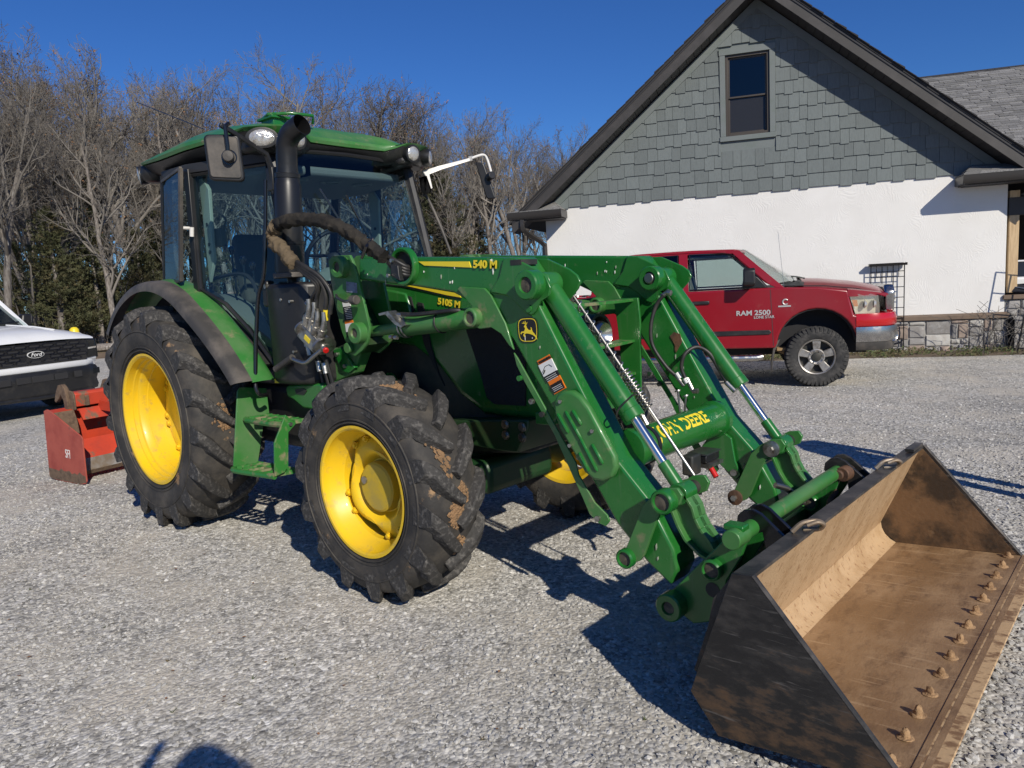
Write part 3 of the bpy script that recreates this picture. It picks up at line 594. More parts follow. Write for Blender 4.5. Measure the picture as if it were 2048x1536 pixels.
# brown ledge and stone skirt
m = MB(); m.prX([(-0.085, 0.555), (-0.085, 0.625), (-0.001, 0.655), (-0.001, 0.555)], XL - 0.05, XR + 0.06); m.build('ledge', 'ledge_brown', house, bevel=0.004)
m = MB(); m.box((XL - 0.02, -0.02, -0.05), (XR + 0.03, -0.001, 0.56)); m.build('mortar', 'mortar', house, smooth=0)
def stone_block(x0, x1, z0, z1, parent, y=-0.021, rr=rs):
    m = MB(); g = 0.007; dp = rr.uniform(0.028, 0.05); nx, nz = 3, 3
    P = {}
    x0 += g; x1 -= g; z0 += g; z1 -= g
    back = [(x0, y, z0), (x1, y, z0), (x1, y, z1), (x0, y, z1)]
    j = lambda s_: rr.uniform(-s_, s_)
    fr = []
    for b_ in range(3):
        for a_ in range(4):
            e = a_ in (0, 3) or b_ in (0, 2)
            fr.append((x0 + (x1 - x0) * (a_ / 3) + (0.012 if a_ == 0 else -0.012 if a_ == 3 else j(0.02)), y - dp * (0.62 if e else 1.0) + j(0.007), z0 + (z1 - z0) * b_ / 2 + (0.01 if b_ == 0 else -0.01 if b_ == 2 else j(0.012))))
    vs = back + fr
    fs = [(4 + b_ * 4 + a_, 4 + b_ * 4 + a_ + 1, 4 + (b_ + 1) * 4 + a_ + 1, 4 + (b_ + 1) * 4 + a_) for b_ in range(2) for a_ in range(3)]
    fs += [(0, 1, 7, 6, 5, 4), (1, 2, 15, 11, 7), (2, 3, 12, 13, 14, 15), (3, 0, 4, 8, 12)]
    m.add(vs, fs); m.build('stone', rr.choice(('stone', 'stone', 'stone_tan', 'stone_pale', 'stone')), parent, smooth=50)
def ashlar(x0, x1, z0, z1, parent, y=-0.021):
    x = x0; rr = random.Random(int(x0 * 100) + 5)
    while x < x1 - 0.03:
        wd = min(rr.uniform(0.2, 0.42), x1 - x); mode = rr.random()
        if x1 - x - wd < 0.1: wd = x1 - x
        zs = [z0]
        while zs[-1] < z1 - 0.02:
            h = rr.choice((0.1, 0.13, 0.17, 0.21, 0.26)); zz = zs[-1] + h
            if z1 - zz < 0.08: zz = z1
            zs.append(zz)
        for a, b in zip(zs, zs[1:]):
            if wd > 0.27 and rr.random() < 0.55 and (b - a) > 0.09:
                c = x + wd * rr.uniform(0.38, 0.62); stone_block(x, c, a, b, parent, y, rr); stone_block(c, x + wd, a, b, parent, y, rr)
            else: stone_block(x, x + wd, a, b, parent, y, rr)
        x += wd
ashlar(-6.2, XR + 0.03, -0.02, 0.552, house)
# main roof behind, facing the yard
mr_ = node('main_roof', house)
def RP(x, t): return Vector((x, 0.9 + 5.3 * t, 3.35 + 2.69 * t))      # eave to ridge
m = MB(); a = [RP(-3.2, 0), RP(9, 0), RP(9, 1), RP(-0.30, 1), RP(-3.2, 0.1)]; nR = Vector((0, -2.69, 5.3)).normalized()
m.ext(a, -nR * 0.1); m.build('roof_deck', 'roof_dark', mr_, smooth=0)
row = 0.148 / 5.94; t = 0.0; cnt = 0
while t < 1 - row * 0.5:
    x = -3.0 + rs.uniform(0, 0.2)
    while x < 3.0:
        wd = rs.choice((0.14, 0.19, 0.25, 0.33)); q = [RP(x, t), RP(x + wd - 0.006, t), RP(x + wd - 0.006, t + row * 1.15), RP(x, t + row * 1.15)]; x += wd
        pt = HB + HX_ * q[1].x + HY_ * q[1].y + Vector((0, 0, q[1].z)); d = pt - CAM; z = d.dot(FW); px, py = 1024 + FPX * d.dot(RT) / z, 768 - FPX * d.dot(UP) / z
        if not (1815 < px < 2130 and py < 345) or q[1].x < -0.33 or py < 150 - (px - 1830) * 0.15: continue
        if py > 168 + (px - 1790) * 0.64 + 30: continue
        hh = 0.012 + rs.choice((0, 0.012)); m = MB(); m.hexa([v + nR * 0.001 for v in q] + [q[0] + nR * hh, q[1] + nR * hh, q[2] + nR * 0.004, q[3] + nR * 0.004]); m.build('roof_shingle', 'asphalt_shingle', mr_, smooth=0); cnt += 1
    t += row
m = MB(); x = -0.34
while x < 9:
    m.ext([RP(x, 1) + Vector((0, -0.12, -0.045)), RP(x, 1) + Vector((0, 0, 0.03)), RP(x, 1) + Vector((0, 0.12, -0.045))], (0.14, 0, 0)); x += 0.145
m.build('ridge_cap', 'roof_dark', mr_, smooth=0)
print('shakes', nshk, 'roof shingles', cnt)
# porch beyond the right corner
po = node('porch', house)
m = MB(); m.box((0.015, 0.03, 0.98), (0.165, 0.18, 2.72)); m.build('porch_post', 'pine_post', po, bevel=0.006)
m = MB(); m.box((0.0, 0.02, 2.30), (6, 0.2, 2.60)); m.build('porch_beam', 'soffit_dark', po, bevel=0.004)
for i in range(12):
    m = MB(); m.box((0.0, 0.21 + i * 0.25, 2.62), (6, 0.21 + i * 0.25 + 0.24, 2.64)); m.build('ceiling_board', 'soffit_dark', po, smooth=0)
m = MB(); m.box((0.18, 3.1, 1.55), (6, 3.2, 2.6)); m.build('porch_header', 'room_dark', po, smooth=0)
m = MB(); m.box((-0.02, 0.02, 0.0), (0.9, 0.5, 0.86)); m.build('pier_core', 'mortar', po, smooth=0)
ashlar(-0.02 + 0.03, 0.9, 0.0, 0.86, po, y=0.02)
m = MB(); m.box((-0.06, -0.05, 0.865), (0.96, 0.55, 0.945)); m.build('pier_cap', 'ledge_brown', po, bevel=0.01)
hwp = lambda x, y, z=0: HB + HX_ * x + HY_ * y + Vector((0, 0, z))
cu = thing('cushion', 'dark navy cloth cushion lying on the brown cap of the stone pier', 'cushion', hwp(0.38, 0.2, 0.946), HA)
m = MB(); m.lathe([(0.0, 0.02), (0.01, 0.30), (0.05, 0.36), (0.13, 0.33), (0.17, 0.18), (0.18, 0.01)], ax='z', n=20); m.xf(Matrix.Diagonal((1.25, 0.65, 1, 1))); m.build('cushion_body', 'navy_cloth', cu, smooth=60)
m = MB(); m.tube(smooth_path([(-0.25, -0.17, 0.13), (-0.1, -0.24, 0.1), (0.1, -0.23, 0.12), (0.25, -0.16, 0.14)], 5), 0.006, 5); m.build('piping', 'grey_label', cu)
# corrugated black drain pipe at the corner
pp = thing('drain_pipe', 'black corrugated drain pipe standing at the right end of the stone skirt', 'pipe', hwp(0.06, -0.09), HA)
pr_ = []
for i in range(46): pr_ += [(0.02 + i * 0.011, 0.046), (0.0255 + i * 0.011, 0.055)]
m = MB(); m.lathe(pr_, ax='z', n=14); m.build('corrugated_tube', 'black_plastic', pp, smooth=60)
m = MB(); m.tube([(0, 0, 0.52), (-0.02, 0.03, 0.56), (-0.05, 0.07, 0.62)], 0.04, 10); m.build('pipe_elbow', 'black_plastic', pp)
# trellises
def trellis(loc, rz, lean, wdt, hgt, label, cap=True):
    t = thing('trellis', label, 'trellis', loc, rz, 'metal trellises along the house wall')
    M_ = Matrix.Rotation(lean, 4, 'X')
    if cap:
        m = MB(); m.prX([(-0.05, hgt), (-0.065, hgt + 0.05), (0.065, hgt + 0.05), (0.05, hgt)], -0.04, wdt + 0.04); m.xf(M_); m.build('cap', 'black_gloss', t, bevel=0.004)
    for i in range(4):
        m = MB(); m.cyl((wdt * i / 3, 0, 0), (wdt * i / 3, 0, hgt), 0.0095, 6); m.xf(M_); m.build('upright', 'black_gloss', t)
    zs = [hgt - 0.10, hgt - 0.20] + [hgt - 0.38 - 0.185 * i for i in range(7)]
    for z in zs:
        m = MB(); m.cyl((0, 0, z), (wdt, 0, z), 0.0075, 6); m.xf(M_); m.build('crossbar', 'black_gloss', t)
    for i in range(3):
        m = MB(); m.cyl((wdt * (i + 0.5) / 3, 0, hgt - 0.2), (wdt * (i + 0.5) / 3, 0, hgt), 0.006, 6); m.xf(M_); m.build('short_bar', 'black_gloss', t)
    return t
_t0, _t1 = H(1742, 530, -0.11), H(1809, 530, -0.11)
trellis(hwp(_t0[0], -0.11), HA, 0, _t1[0] - _t0[0], _t1[1], 'black metal trellis with flat cap standing in front of the red pickup bumper')
tl = thing('trellis', 'bare metal trellis leaning by the stone pier at the right edge', 'trellis', hwp(0.03, -0.52), HA, 'metal trellises along the house wall')
ML = Matrix.Rotation(R(8), 4, 'Y')
for i in range(3):
    m = MB(); m.cyl((0.27 * i, 0, 0), (0.27 * i, 0, 1.78), 0.012, 8); m.xf(ML); m.build('upright', 'black_gloss', tl)
for z in (1.78, 1.42, 0.98, 0.5, 0.2):
    m = MB(); m.cyl((0, 0, z), (0.54, 0, z), 0.009, 8); m.xf(ML); m.build('crossbar', 'black_gloss', tl)
# ================================================================== trees
def tree_meshes(seed, kind):
    rr = random.Random(seed); tr, cr, lf = MB(), MB(), MB()
    fork = rr.random() < 0.5
    def grow(q, d, ln, r, lev, mb):
        n = (9, 6, 5, 3, 2)[lev]; path = [q.copy()]; dirs = [d.copy()]; cur = d.copy()
        for i in range(n):
            j = (0.08, 0.17, 0.21, 0.23, 0.22)[lev]
            cur = (cur + Vector((rr.gauss(0, j), rr.gauss(0, j), rr.gauss(0, j) + (0.05, 0.13, 0.12, 0.10, 0.06)[lev]))).normalized()
            path.append(path[-1] + cur * ln / n); dirs.append(cur.copy())
        k = len(path); tip = (0.30, 0.28, 0.3, 0.45, 0.6)[lev]
        rad = [max(0.0065, r * (1 - (1 - tip) * i / (k - 1))) for i in range(k)]
        if lev == 0: rad[0] *= 1.35
        mb.tube(path, rad, (8, 5, 4, 3, 3)[lev], caps=False)
        if lev == 4:
            return
        cnt = ((rr.randint(11, 15) if kind != 'thin' else rr.randint(8, 11)), rr.randint(6, 7), rr.randint(6, 8), rr.randint(3, 4))[lev]
        t0 = ((0.22 if kind == 'low' else 0.36), 0.18, 0.12, 0.15)[lev]
        for c in range(cnt):
            t = t0 + (1 - t0) * (c + rr.random()) / cnt; t = min(t, 0.985); f = t * n; i = min(int(f), n - 1); pos = path[i].lerp(path[i + 1], f - i)
            ax = dirs[i + 1]; side = ax.cross(Vector((rr.gauss(0, 1), rr.gauss(0, 1), rr.gauss(0, 1)))).normalized()
            an = R(rr.uniform(*((30, 62), (28, 58), (25, 60), (25, 60))[lev]))
            nd_ = (ax * math.cos(an) + side * math.sin(an)); nd_.z += (0.15, 0.1, 0.05, 0.02)[lev]; nd_.normalize()
            l2 = ln * (rr.uniform(0.27, 0.48) * (1.15 - 0.55 * t), rr.uniform(0.35, 0.6) * (1.2 - 0.5 * t), rr.uniform(0.35, 0.6), rr.uniform(0.3, 0.55))[lev]
            grow(pos, nd_, l2, min(rad[i] * 0.62, r * (0.45, 0.5, 0.5, 0.6)[lev]), lev + 1, cr)
            if lev == 2 and kind == 'leafy' and rr.random() < 0.5 or lev == 3 and rr.random() < 0.03:
                for _ in range(2):
                    p = pos + nd_ * l2 * rr.uniform(0.4, 1); a = Vector((rr.gauss(0, 1), rr.gauss(0, 1), rr.gauss(0, 1))).normalized() * 0.055; b = a.orthogonal().normalized() * 0.03
                    lf.add([p - b, p + a * 0.5 - b * 1.4, p + a * 1.6, p + a * 0.5 + b * 1.4], [(0, 1, 2, 3)])
    lean = Vector((rr.gauss(0, 0.07), rr.gauss(0, 0.07), 1)).normalized()
    if fork:
        base = Vector((0, 0, -0.2)); grow(base, lean, 10.2, 0.20, 0, tr)
        side = Vector((rr.gauss(0, 1), rr.gauss(0, 1), 0)).normalized(); grow(base + lean * 2.6, (lean + side * 0.33).normalized(), 8.2, 0.13, 0, tr)
    else: grow(Vector((0, 0, -0.2)), lean, 11.6, 0.19, 0, tr)
    out = []
    for nm, mb, m in (('trunk', tr, 'bark'), ('crown', cr, 'twig'), ('leaves', lf, 'dry_leaf')):
        me = bpy.data.meshes.new(nm); me.from_pydata([tuple(v) for v in mb.v], [], mb.f); me.materials.append(MATS[m])
        if nm != 'leaves': me.shade_smooth()
        out.append(me)
    zt = max(v.z for v in cr.v)
    return out, zt
def cedar_meshes(seed):
    rr = random.Random(seed); tr, cr = MB(), MB(); h = 6.0
    tr.tube([(0, 0, -0.2), (0.05, 0.03, 2), (0, 0.06, 4), (0.02, 0, h * 0.97)], [0.14, 0.11, 0.07, 0.015], 6, caps=False)
    for i in range(120):
        t = rr.uniform(0.10, 1.0); z = t * h; rad = (1.75 * (1 - t) ** 0.75 + 0.12) * rr.uniform(0.5, 1.15); a = rr.uniform(0, 6.28)
        d = Vector((math.cos(a), math.sin(a), rr.uniform(0.05, 0.55))); b0 = Vector((0, 0, z)); tip = b0 + d * rad
        cr.tube([b0, b0.lerp(tip, 0.5) - Vector((0, 0, 0.04)), tip], [0.022, 0.013, 0.006], 3, caps=False)
        for j in range(int(26 + 34 * rad)):
            s = rr.uniform(0.25, 1.05); q = b0.lerp(tip, s) + Vector((rr.gauss(0, 0.11), rr.gauss(0, 0.11), rr.gauss(0, 0.09)))
            up = (d * 0.6 + Vector((rr.gauss(0, 0.6), rr.gauss(0, 0.6), rr.uniform(0.1, 1.0)))).normalized(); sd = up.cross(Vector((rr.gauss(0, 1), rr.gauss(0, 1), rr.gauss(0, 1)))).normalized()
            L = rr.uniform(0.08, 0.2); wd = rr.uniform(0.012, 0.03)
            cr.add([q - sd * wd, q + sd * wd, q + up * L + sd * wd * 0.4, q + up * L - sd * wd * 0.4], [(0, 1, 2, 3)])
            cr.add([q + up * L * 0.3, q + up * L * 0.3 + sd * L * 0.55 + up * L * 0.35, q + up * L * 0.55], [(0, 1, 2)])
            cr.add([q + up * L * 0.2, q + up * L * 0.2 - sd * L * 0.55 + up * L * 0.35, q + up * L * 0.45], [(0, 1, 2)])
    out = []
    for nm, mb, m in (('trunk', tr, 'bark'), ('crown', cr, 'cedar_leaf')):
        me = bpy.data.meshes.new(nm); me.from_pydata([tuple(v) for v in mb.v], [], mb.f); me.materials.append(MATS[m]); out.append(me)
    return out, h
def at_depth(px, dep):
    hy = 571 - (px - 1024) * 0.0546; d = ray(px, hy); d.z = 0; q = CAM + d * dep; return Vector((q.x, q.y, 0.0))
PROF = [(-400, 60), (0, 62), (60, 70), (120, 88), (200, 125), (300, 118), (380, 118), (460, 108), (560, 108), (640, 122), (760, 158), (850, 178), (940, 200), (1020, 196), (1070, 212), (1150, 246), (1200, 262), (2300, 330)]
def ytop(px):
    for (a, b), (c, d) in zip(PROF, PROF[1:]):
        if a <= px <= c: return b + (d - b) * (px - a) / (c - a)
    return 300
protos = [tree_meshes(100 + i, k) for i, k in enumerate(('oak', 'oak', 'thin', 'leafy', 'low', 'oak', 'thin'))]
cedars = [cedar_meshes(300 + i) for i in range(3)]
def plant(pr, loc, hgt, name, label, cat, rz, group=None, sx=1.0):
    (meshes, h0) = pr; s = hgt / h0; t = thing(name, label, cat, loc, rz, group); t.scale = (s * sx, s * sx, s)
    for me in meshes:
        if not len(me.vertices): continue
        o = bpy.data.objects.new(me.name, me); C.objects.link(o); o.parent = t
        if me.name.startswith('leaves'): o['kind'] = 'stuff'
    return t
rt_ = random.Random(77)
def edge(px): return 30 + max(0, px) / 1100 * 17
FRONT = [(8, 'tall dark bare tree at the left edge behind the white pickup', 5, 0.98, -3), (62, 'slim bare tree just right of the leftmost tall trunk', 2, 0.97, 0), (222, 'pale barked bare tree with spreading low limbs left of the cab', 4, 0.93, -3.5), (150, 'bare tree with rusty leaves clinging to it, between cedar and cab', 3, 0.95, 1),
         (300, 'bare tree rising just above the left corner of the cab roof', 0, 1.0, 1), (385, 'bare twiggy tree behind the rear half of the cab roof', 1, 1.0, 0), (470, 'bare tree behind the exhaust stack side of the cab roof', 6, 1.0, 1), (565, 'tall bare tree right above the black exhaust outlet', 5, 1.0, 0),
         (640, 'bare tree seen through and above the windshield', 1, 1.0, 1), (740, 'bare tree above the far front roof lights', 0, 1.0, 0), (835, 'bare leafy topped tree behind the white mirror arm', 3, 1.0, 0), (915, 'bare tree behind the far black mirror', 4, 1.0, -1), (985, 'bare tree between far mirror and house eave', 5, 1.0, 0), (1050, 'bare tree nearest the left eave of the house', 2, 1.0, 0), (1130, 'bare tree peeking over the left rake of the house', 1, 1.0, 1)]
for px, lab, pi, f, dd in FRONT:
    dep = edge(px) + dd; h = 1.57 + (571 - (px - 1024) * 0.0546 - ytop(px)) / FPX * dep * f
    plant(protos[pi], at_depth(px, dep), h, 'bare_tree', lab, 'tree', rt_.uniform(0, 6.28), 'bare trees along the wood edge')
GL = 'bare grey deciduous tree standing back among the others in the wood'
for row, (off, stepx, hf) in enumerate(((4, 60, 0.99), (9, 58, 0.95), (16, 52, 0.88), (26, 48, 0.76))):
    px = -420 + rt_.uniform(0, 30)
    while px < 1250:
        dep = edge(px) + off + rt_.uniform(-2, 2); h = 1.57 + (571 - (px - 1024) * 0.0546 - ytop(px)) / FPX * dep * rt_.uniform(0.78, 1.0) * hf
        plant(rt_.choice(protos), at_depth(px, dep), max(7, h), 'bare_tree', GL, 'tree', rt_.uniform(0, 6.28), 'bare trees deeper in the wood', 0.8)
        px += stepx * rt_.uniform(0.75, 1.25)
CED = [(118, -2.0, 5.4, 'broad olive green cedar behind the white pickup hood'), (196, -1.0, 4.8, 'bushy cedar between white pickup and tractor fender'), (285, -1, 4.9, 'dark cedar just left of the open rear cab window'), (40, 1.5, 4.4, 'small cedar above the white pickup windshield'), (880, 0.0, 8.6, 'dark tall cedar behind the white mirror arm'), (170, 3, 7.6, 'tall dark cedar behind the bushy ones at left'), (330, 4, 6.2, 'cedar hidden partly by the rear cab window'),
       (700, 3, 6.0, 'cedar seen dimly through the windshield'), (440, 2, 5.0, 'cedar seen through the cab door glass'), (960, 3, 5.4, 'short cedar left of the house downspout'), (560, 3, 4.6, 'low cedar behind the exhaust stack')]
for i, (px, dd, h, lab) in enumerate(CED):
    plant(cedars[i % 3], at_depth(px, edge(px) + dd), h, 'cedar_tree', lab, 'evergreen', rt_.uniform(0, 6.28), 'cedars along the wood edge', 1.15)
for i, (px, dep, h) in enumerate(((2010, 44, 8), (2045, 40, 9), (2085, 46, 8), (2130, 42, 9), (2180, 45, 8))):
    plant(cedars[i % 3], at_depth(px, dep), h, 'cedar_tree', ('dark evergreen seen past the porch post', 'dark evergreen at the right edge beyond the porch', 'evergreen beyond the right edge', 'evergreen far right beyond the porch', 'outermost evergreen beyond the porch')[i], 'evergreen', rt_.uniform(0, 6.28), 'evergreens beyond the porch')
for i, px in enumerate((1985, 2020, 2060, 2110, 2160)):
    plant(protos[i], at_depth(px, 52 + i), 12, 'bare_tree', 'bare tree behind the evergreens beyond the porch', 'tree', i * 1.3, 'bare trees beyond the porch')
# brush and saplings on the floor of the wood: one mass
def brush():
    rr = random.Random(5); mb = MB(); lf = MB()
    for i in range(3600):
        px = rr.uniform(-420, 1230); dep = edge(px) + rr.uniform(-3.5, 34); q = at_depth(px, dep); h = rr.choice((0.5, 0.9, 1.4, 2.4, 4.0, 6.0)) * rr.uniform(0.7, 1.2)
        if dep < edge(px) - 1: h = min(h, 0.7)
        d = Vector((rr.gauss(0, 0.22), rr.gauss(0, 0.22), 1)); mid = q + d * h * 0.5 + Vector((rr.gauss(0, 0.1), rr.gauss(0, 0.1), 0)) * h
        mb.tube([q, mid, q + d * h], [0.006 + 0.009 * h, 0.005 + 0.004 * h, 0.005], 3, caps=False)
        for _ in range(3):
            s = q.lerp(mid, rr.uniform(0.5, 1)); mb.tube([s, s + Vector((rr.gauss(0, 0.3), rr.gauss(0, 0.3), rr.uniform(0.1, 0.5))) * h * 0.6], [0.004 + 0.002 * h, 0.004], 3, caps=False)
        if rr.random() < 0.4:
            for _ in range(5):
                p = q + Vector((rr.gauss(0, 0.3), rr.gauss(0, 0.3), rr.uniform(0.0, 0.8 * h))); a = Vector((rr.gauss(0, 1), rr.gauss(0, 1), rr.gauss(0, 1))).normalized() * 0.06; b = a.orthogonal().normalized() * 0.035
                lf.add([p - b, p + a, p + b * 1.2], [(0, 1, 2)])
    o = mb.build('brush', 'twig', smooth=0); o['kind'] = 'stuff'
    o = lf.build('brush_leaves', 'dry_leaf', smooth=0); o['kind'] = 'stuff'
brush()
# fallen logs and a brush pile at the wood edge, left
for i, (px, dep, ln, rz, lab) in enumerate(((165, 27.2, 2.2, 0.5, 'fallen grey log at the wood edge left of the tractor'), (196, 26.8, 1.6, 1.0, 'short fallen log near the bushy cedar'))):
    q = at_depth(px, dep); t = thing('log', lab, 'log', (q.x, q.y, 0), rz, 'fallen logs at the wood edge')
    m = MB(); m.tube([(-ln / 2, 0, 0.13), (0, 0.05, 0.16), (ln / 2, 0, 0.2)], [0.14, 0.13, 0.1], 9); m.build('log_body', 'bark', t)
# strip of ivy and clover in the bed along the house
def ivy():
    rr = random.Random(9); mb = MB()
    for i in range(5200):
        x = rr.uniform(-6.5, 1.6); y = -rr.uniform(0.1, 1.0) ** 1.0; 
        if noise.noise(Vector((x * 1.7, y * 2.2, 4))) < -0.15: continue
        q = HB + HX_ * x + HY_ * y + Vector((0, 0, rr.uniform(0.0, 0.075))); a = Vector((rr.gauss(0, 1), rr.gauss(0, 1), rr.gauss(0, 0.6))).normalized() * rr.uniform(0.02, 0.045); b = a.orthogonal().normalized() * 0.02
        mb.add([q - b, q + a - b * 0.6, q + a * 1.5, q + a + b], [(0, 1, 2, 3)])
    o = mb.build('ground_ivy', 'ivy_leaf', smooth=0); o['kind'] = 'stuff'
    mb = MB()
    for i in range(90):
        x = rr.uniform(-0.5, 1.2); y = -rr.uniform(0.15, 0.6); q = HB + HX_ * x + HY_ * y; h = rr.uniform(0.3, 1.1)
        path = [q]; d = Vector((rr.gauss(0, 0.3), rr.gauss(0, 0.3), 1))
        for k in range(5): path.append(path[-1] + d * h / 5); d += Vector((rr.gauss(0, 0.4), rr.gauss(0, 0.4), -0.1))
        mb.tube(path, 0.004, 3, caps=False)
    o = mb.build('bare_vines', 'twig', smooth=0); o['kind'] = 'stuff'
ivy()
# ================================================================== tractor (x forward, y to its left, origin under the rear axle)
T = thing('tractor', 'green and yellow cab tractor with front loader and rusty bucket parked on gravel', 'tractor')
def wheel(name, cx, cz, side, Rt, rr_, wid, yc, nl, lug_h, front, seed, rimside, mud=()):
    """side -1: near (right) wheel. Everything in the wheel's own frame, y outward = side."""
    w_ = node(name, T, (cx, 0, cz)); rn = random.Random(seed)
    yo = yc + wid / 2                        # outer sidewall (absolute |y|)
    Yq = lambda a: side * a
    hw_ = wid / 2
    Rc = Rt - lug_h                          # carcass radius at the crown
    prof = [(-0.78, rr_ * 0.985), (-0.86, rr_ * 1.03), (-0.97, rr_ + (Rc - rr_) * 0.28), (-1.0, rr_ + (Rc - rr_) * 0.52), (-0.965, rr_ + (Rc - rr_) * 0.76), (-0.86, Rc - 0.030), (-0.6, Rc - 0.010), (-0.3, Rc - 0.002), (0, Rc),
            (0.3, Rc - 0.002), (0.6, Rc - 0.010), (0.86, Rc - 0.030), (0.965, rr_ + (Rc - rr_) * 0.76), (1.0, rr_ + (Rc - rr_) * 0.52), (0.97, rr_ + (Rc - rr_) * 0.28), (0.86, rr_ * 1.03), (0.78, rr_ * 0.985)]
    m = MB(); m.lathe([(Yq(yc + a * hw_), b) for a, b in prof], n=72); m.f = [q for q in m.f if len(q) == 4]
    # raised rings and moulded marks on the sidewall
    for rq in (0.12, 0.2, 0.58):
        ra = rr_ + (Rc - rr_) * rq; ya = hw_ * (0.90 + 0.1 * min(1, rq * 2.2))
        m.lathe([(Yq(yc + ya - 0.004), ra - 0.006), (Yq(yc + ya + 0.004), ra - 0.003), (Yq(yc + ya + 0.004), ra + 0.003), (Yq(yc + ya - 0.004), ra + 0.006)], n=72)
    m.f = [q for q in m.f if len(q) == 4]; m.build('tyre', 'tyre_rubber', w_, smooth=50)
    # tread bars
    L_ = MB()
    for sgn in (-1, 1):
        for i in range(nl):
            th0 = 2 * math.pi * (i + (0.5 if sgn > 0 else 0)) / nl; K = 7; ring = []
            for j in range(K + 2):
                t = min(1.0, j / K); 
                a = -0.06 + 1.02 * t; th = th0 + (0.62 / nl * 6.28) * (t ** 1.25) * 1.32
                rb = Rc - 0.03 * max(0, (a - 0.5) / 0.5) ** 2; top = Rt - 0.022 * max(0, (a - 0.55) / 0.45) ** 2
                yy = a * hw_ * sgn; half = (0.022 + 0.018 * t) * 1.2
                if j == K + 1: yy = hw_ * 1.0 * sgn; rb = Rc - 0.115; top = Rc - 0.085
                if j == K: yy = hw_ * 1.012 * sgn; rb = Rc - 0.05; top = Rt - 0.032
                cosd, sind = math.cos(th), math.sin(th)
                e = Vector((-sind, 0, cosd))     # along the circumference
                ca = 0.60 if t < 0.8 else 0.95      # bars run slanted
                qd = (e * ca + Vector((0, -sgn * 0.35 * (1 if t < 0.8 else 0.1), 0))).normalized()
                def P(r_, s_): return Vector((cosd * r_, Yq(yc) + yy, sind * r_)) + qd * s_
                tp = 0.72
                ring.append([P(rb - 0.012, -half * 1.18), P(top, -half * tp), P(top, half * tp), P(rb - 0.012, half * 1.18)])
            vs = [q for g_ in ring for q in g_]; fs = [(0, 1, 2, 3), tuple(4 * (len(ring) - 1) + q for q in (3, 2, 1, 0))]
            for j in range(len(ring) - 1):
                o = 4 * j; fs += [(o, o + 4, o + 5, o + 1), (o + 1, o + 5, o + 6, o + 2), (o + 2, o + 6, o + 7, o + 3)]
            L_.add(vs, fs)
    L_.build('tread_bars', 'lug_rubber', w_, bevel=0.006, seg=1, smooth=40, kind=None)
    # soil caught between the bars
    for th_, a_, cnt_ in mud:
        m = MB()
        for _ in range(cnt_):
            g = th_ + rn.gauss(0, 0.055); aa = a_ + rn.gauss(0, 0.11); q = Vector((math.cos(g) * (Rc + 0.001), Yq(yc + aa * hw_), math.sin(g) * (Rc + 0.001))); e = Vector((math.cos(g), 0, math.sin(g))); s1 = rn.uniform(0.004, 0.016); t1 = Vector((-e.z, 0, e.x)) * s1 * rn.uniform(0.7, 1.4); t2 = Vector((0, 1, 0)) * s1 * rn.uniform(0.7, 1.4); up1 = e * s1 * rn.uniform(0.35, 0.8)
            m.add([q + t1, q + t2, q - t1, q - t2, q + up1 + t1 * 0.3, q - e * 0.01], [(0, 1, 4), (1, 2, 4), (2, 3, 4), (3, 0, 4), (1, 0, 5), (2, 1, 5), (3, 2, 5), (0, 3, 5)])
        m.build('caked_mud', 'tyre_mud', w_, smooth=0)['kind'] = 'stuff'
    # rim
    yl = yc + hw_ * 0.80
    f = lambda a: Yq(yc + a * hw_)
    if not front:
        pr = [(f(0.86), rr_ + 0.004), (f(0.90), rr_ + 0.012), (f(0.90), rr_ - 0.004), (f(0.86), rr_ - 0.016), (f(0.66), rr_ - 0.020), (f(0.64), rr_ - 0.030), (f(0.52), rr_ - 0.033), (f(0.49), rr_ - 0.046), (f(0.42), rr_ - 0.055), (f(0.26), rr_ - 0.058), (f(0.24), rr_ - 0.064), (f(0.1), rr_ - 0.066), (f(-0.05), rr_ - 0.07), (f(-0.5), rr_ - 0.07), (f(-0.86), rr_ - 0.01), (f(-0.88), rr_ + 0.01)]
        m = MB(); m.lathe(pr, n=72)
        m.v = m.v; m.f = [q for q in m.f if len(q) == 4]
        m.build('rim', 'yellow_paint', w_, smooth=30)
        yd = -0.28
        m = MB(); m.lathe([(f(yd - 0.03), rr_ - 0.071), (f(yd), rr_ - 0.09), (f(yd + 0.02), rr_ - 0.15), (f(yd - 0.12), rr_ - 0.22), (f(yd - 0.2), 0.16), (f(yd - 0.2), 0.001)], n=56); m.build('wheel_disc', 'yellow_paint', w_, smooth=30)
        m = MB(); m.lathe([(f(yd - 0.2), 0.13), (f(yd + 0.05), 0.12), (f(yd + 0.1), 0.09), (f(yd + 0.1), 0.001)], n=32); m.build('axle_hub', 'yellow_cap', w_, smooth=30)
        for i in range(8):
            for dq in (-0.09, 0.09):
                a = i * math.pi / 4 + 0.2 + dq * (1 if i % 2 else 1); q = Vector((math.cos(a) * (rr_ - 0.105), 0, math.sin(a) * (rr_ - 0.105)))
                m = MB(); m.cyl((q.x, f(yd - 0.02), q.z), (q.x, f(yd + 0.08), q.z), 0.017, 6); m.cyl((q.x, f(yd), q.z), (q.x, f(yd + 0.03), q.z), 0.026, 12); m.build('bolt', 'yellow_paint', w_, smooth=30)
    else:
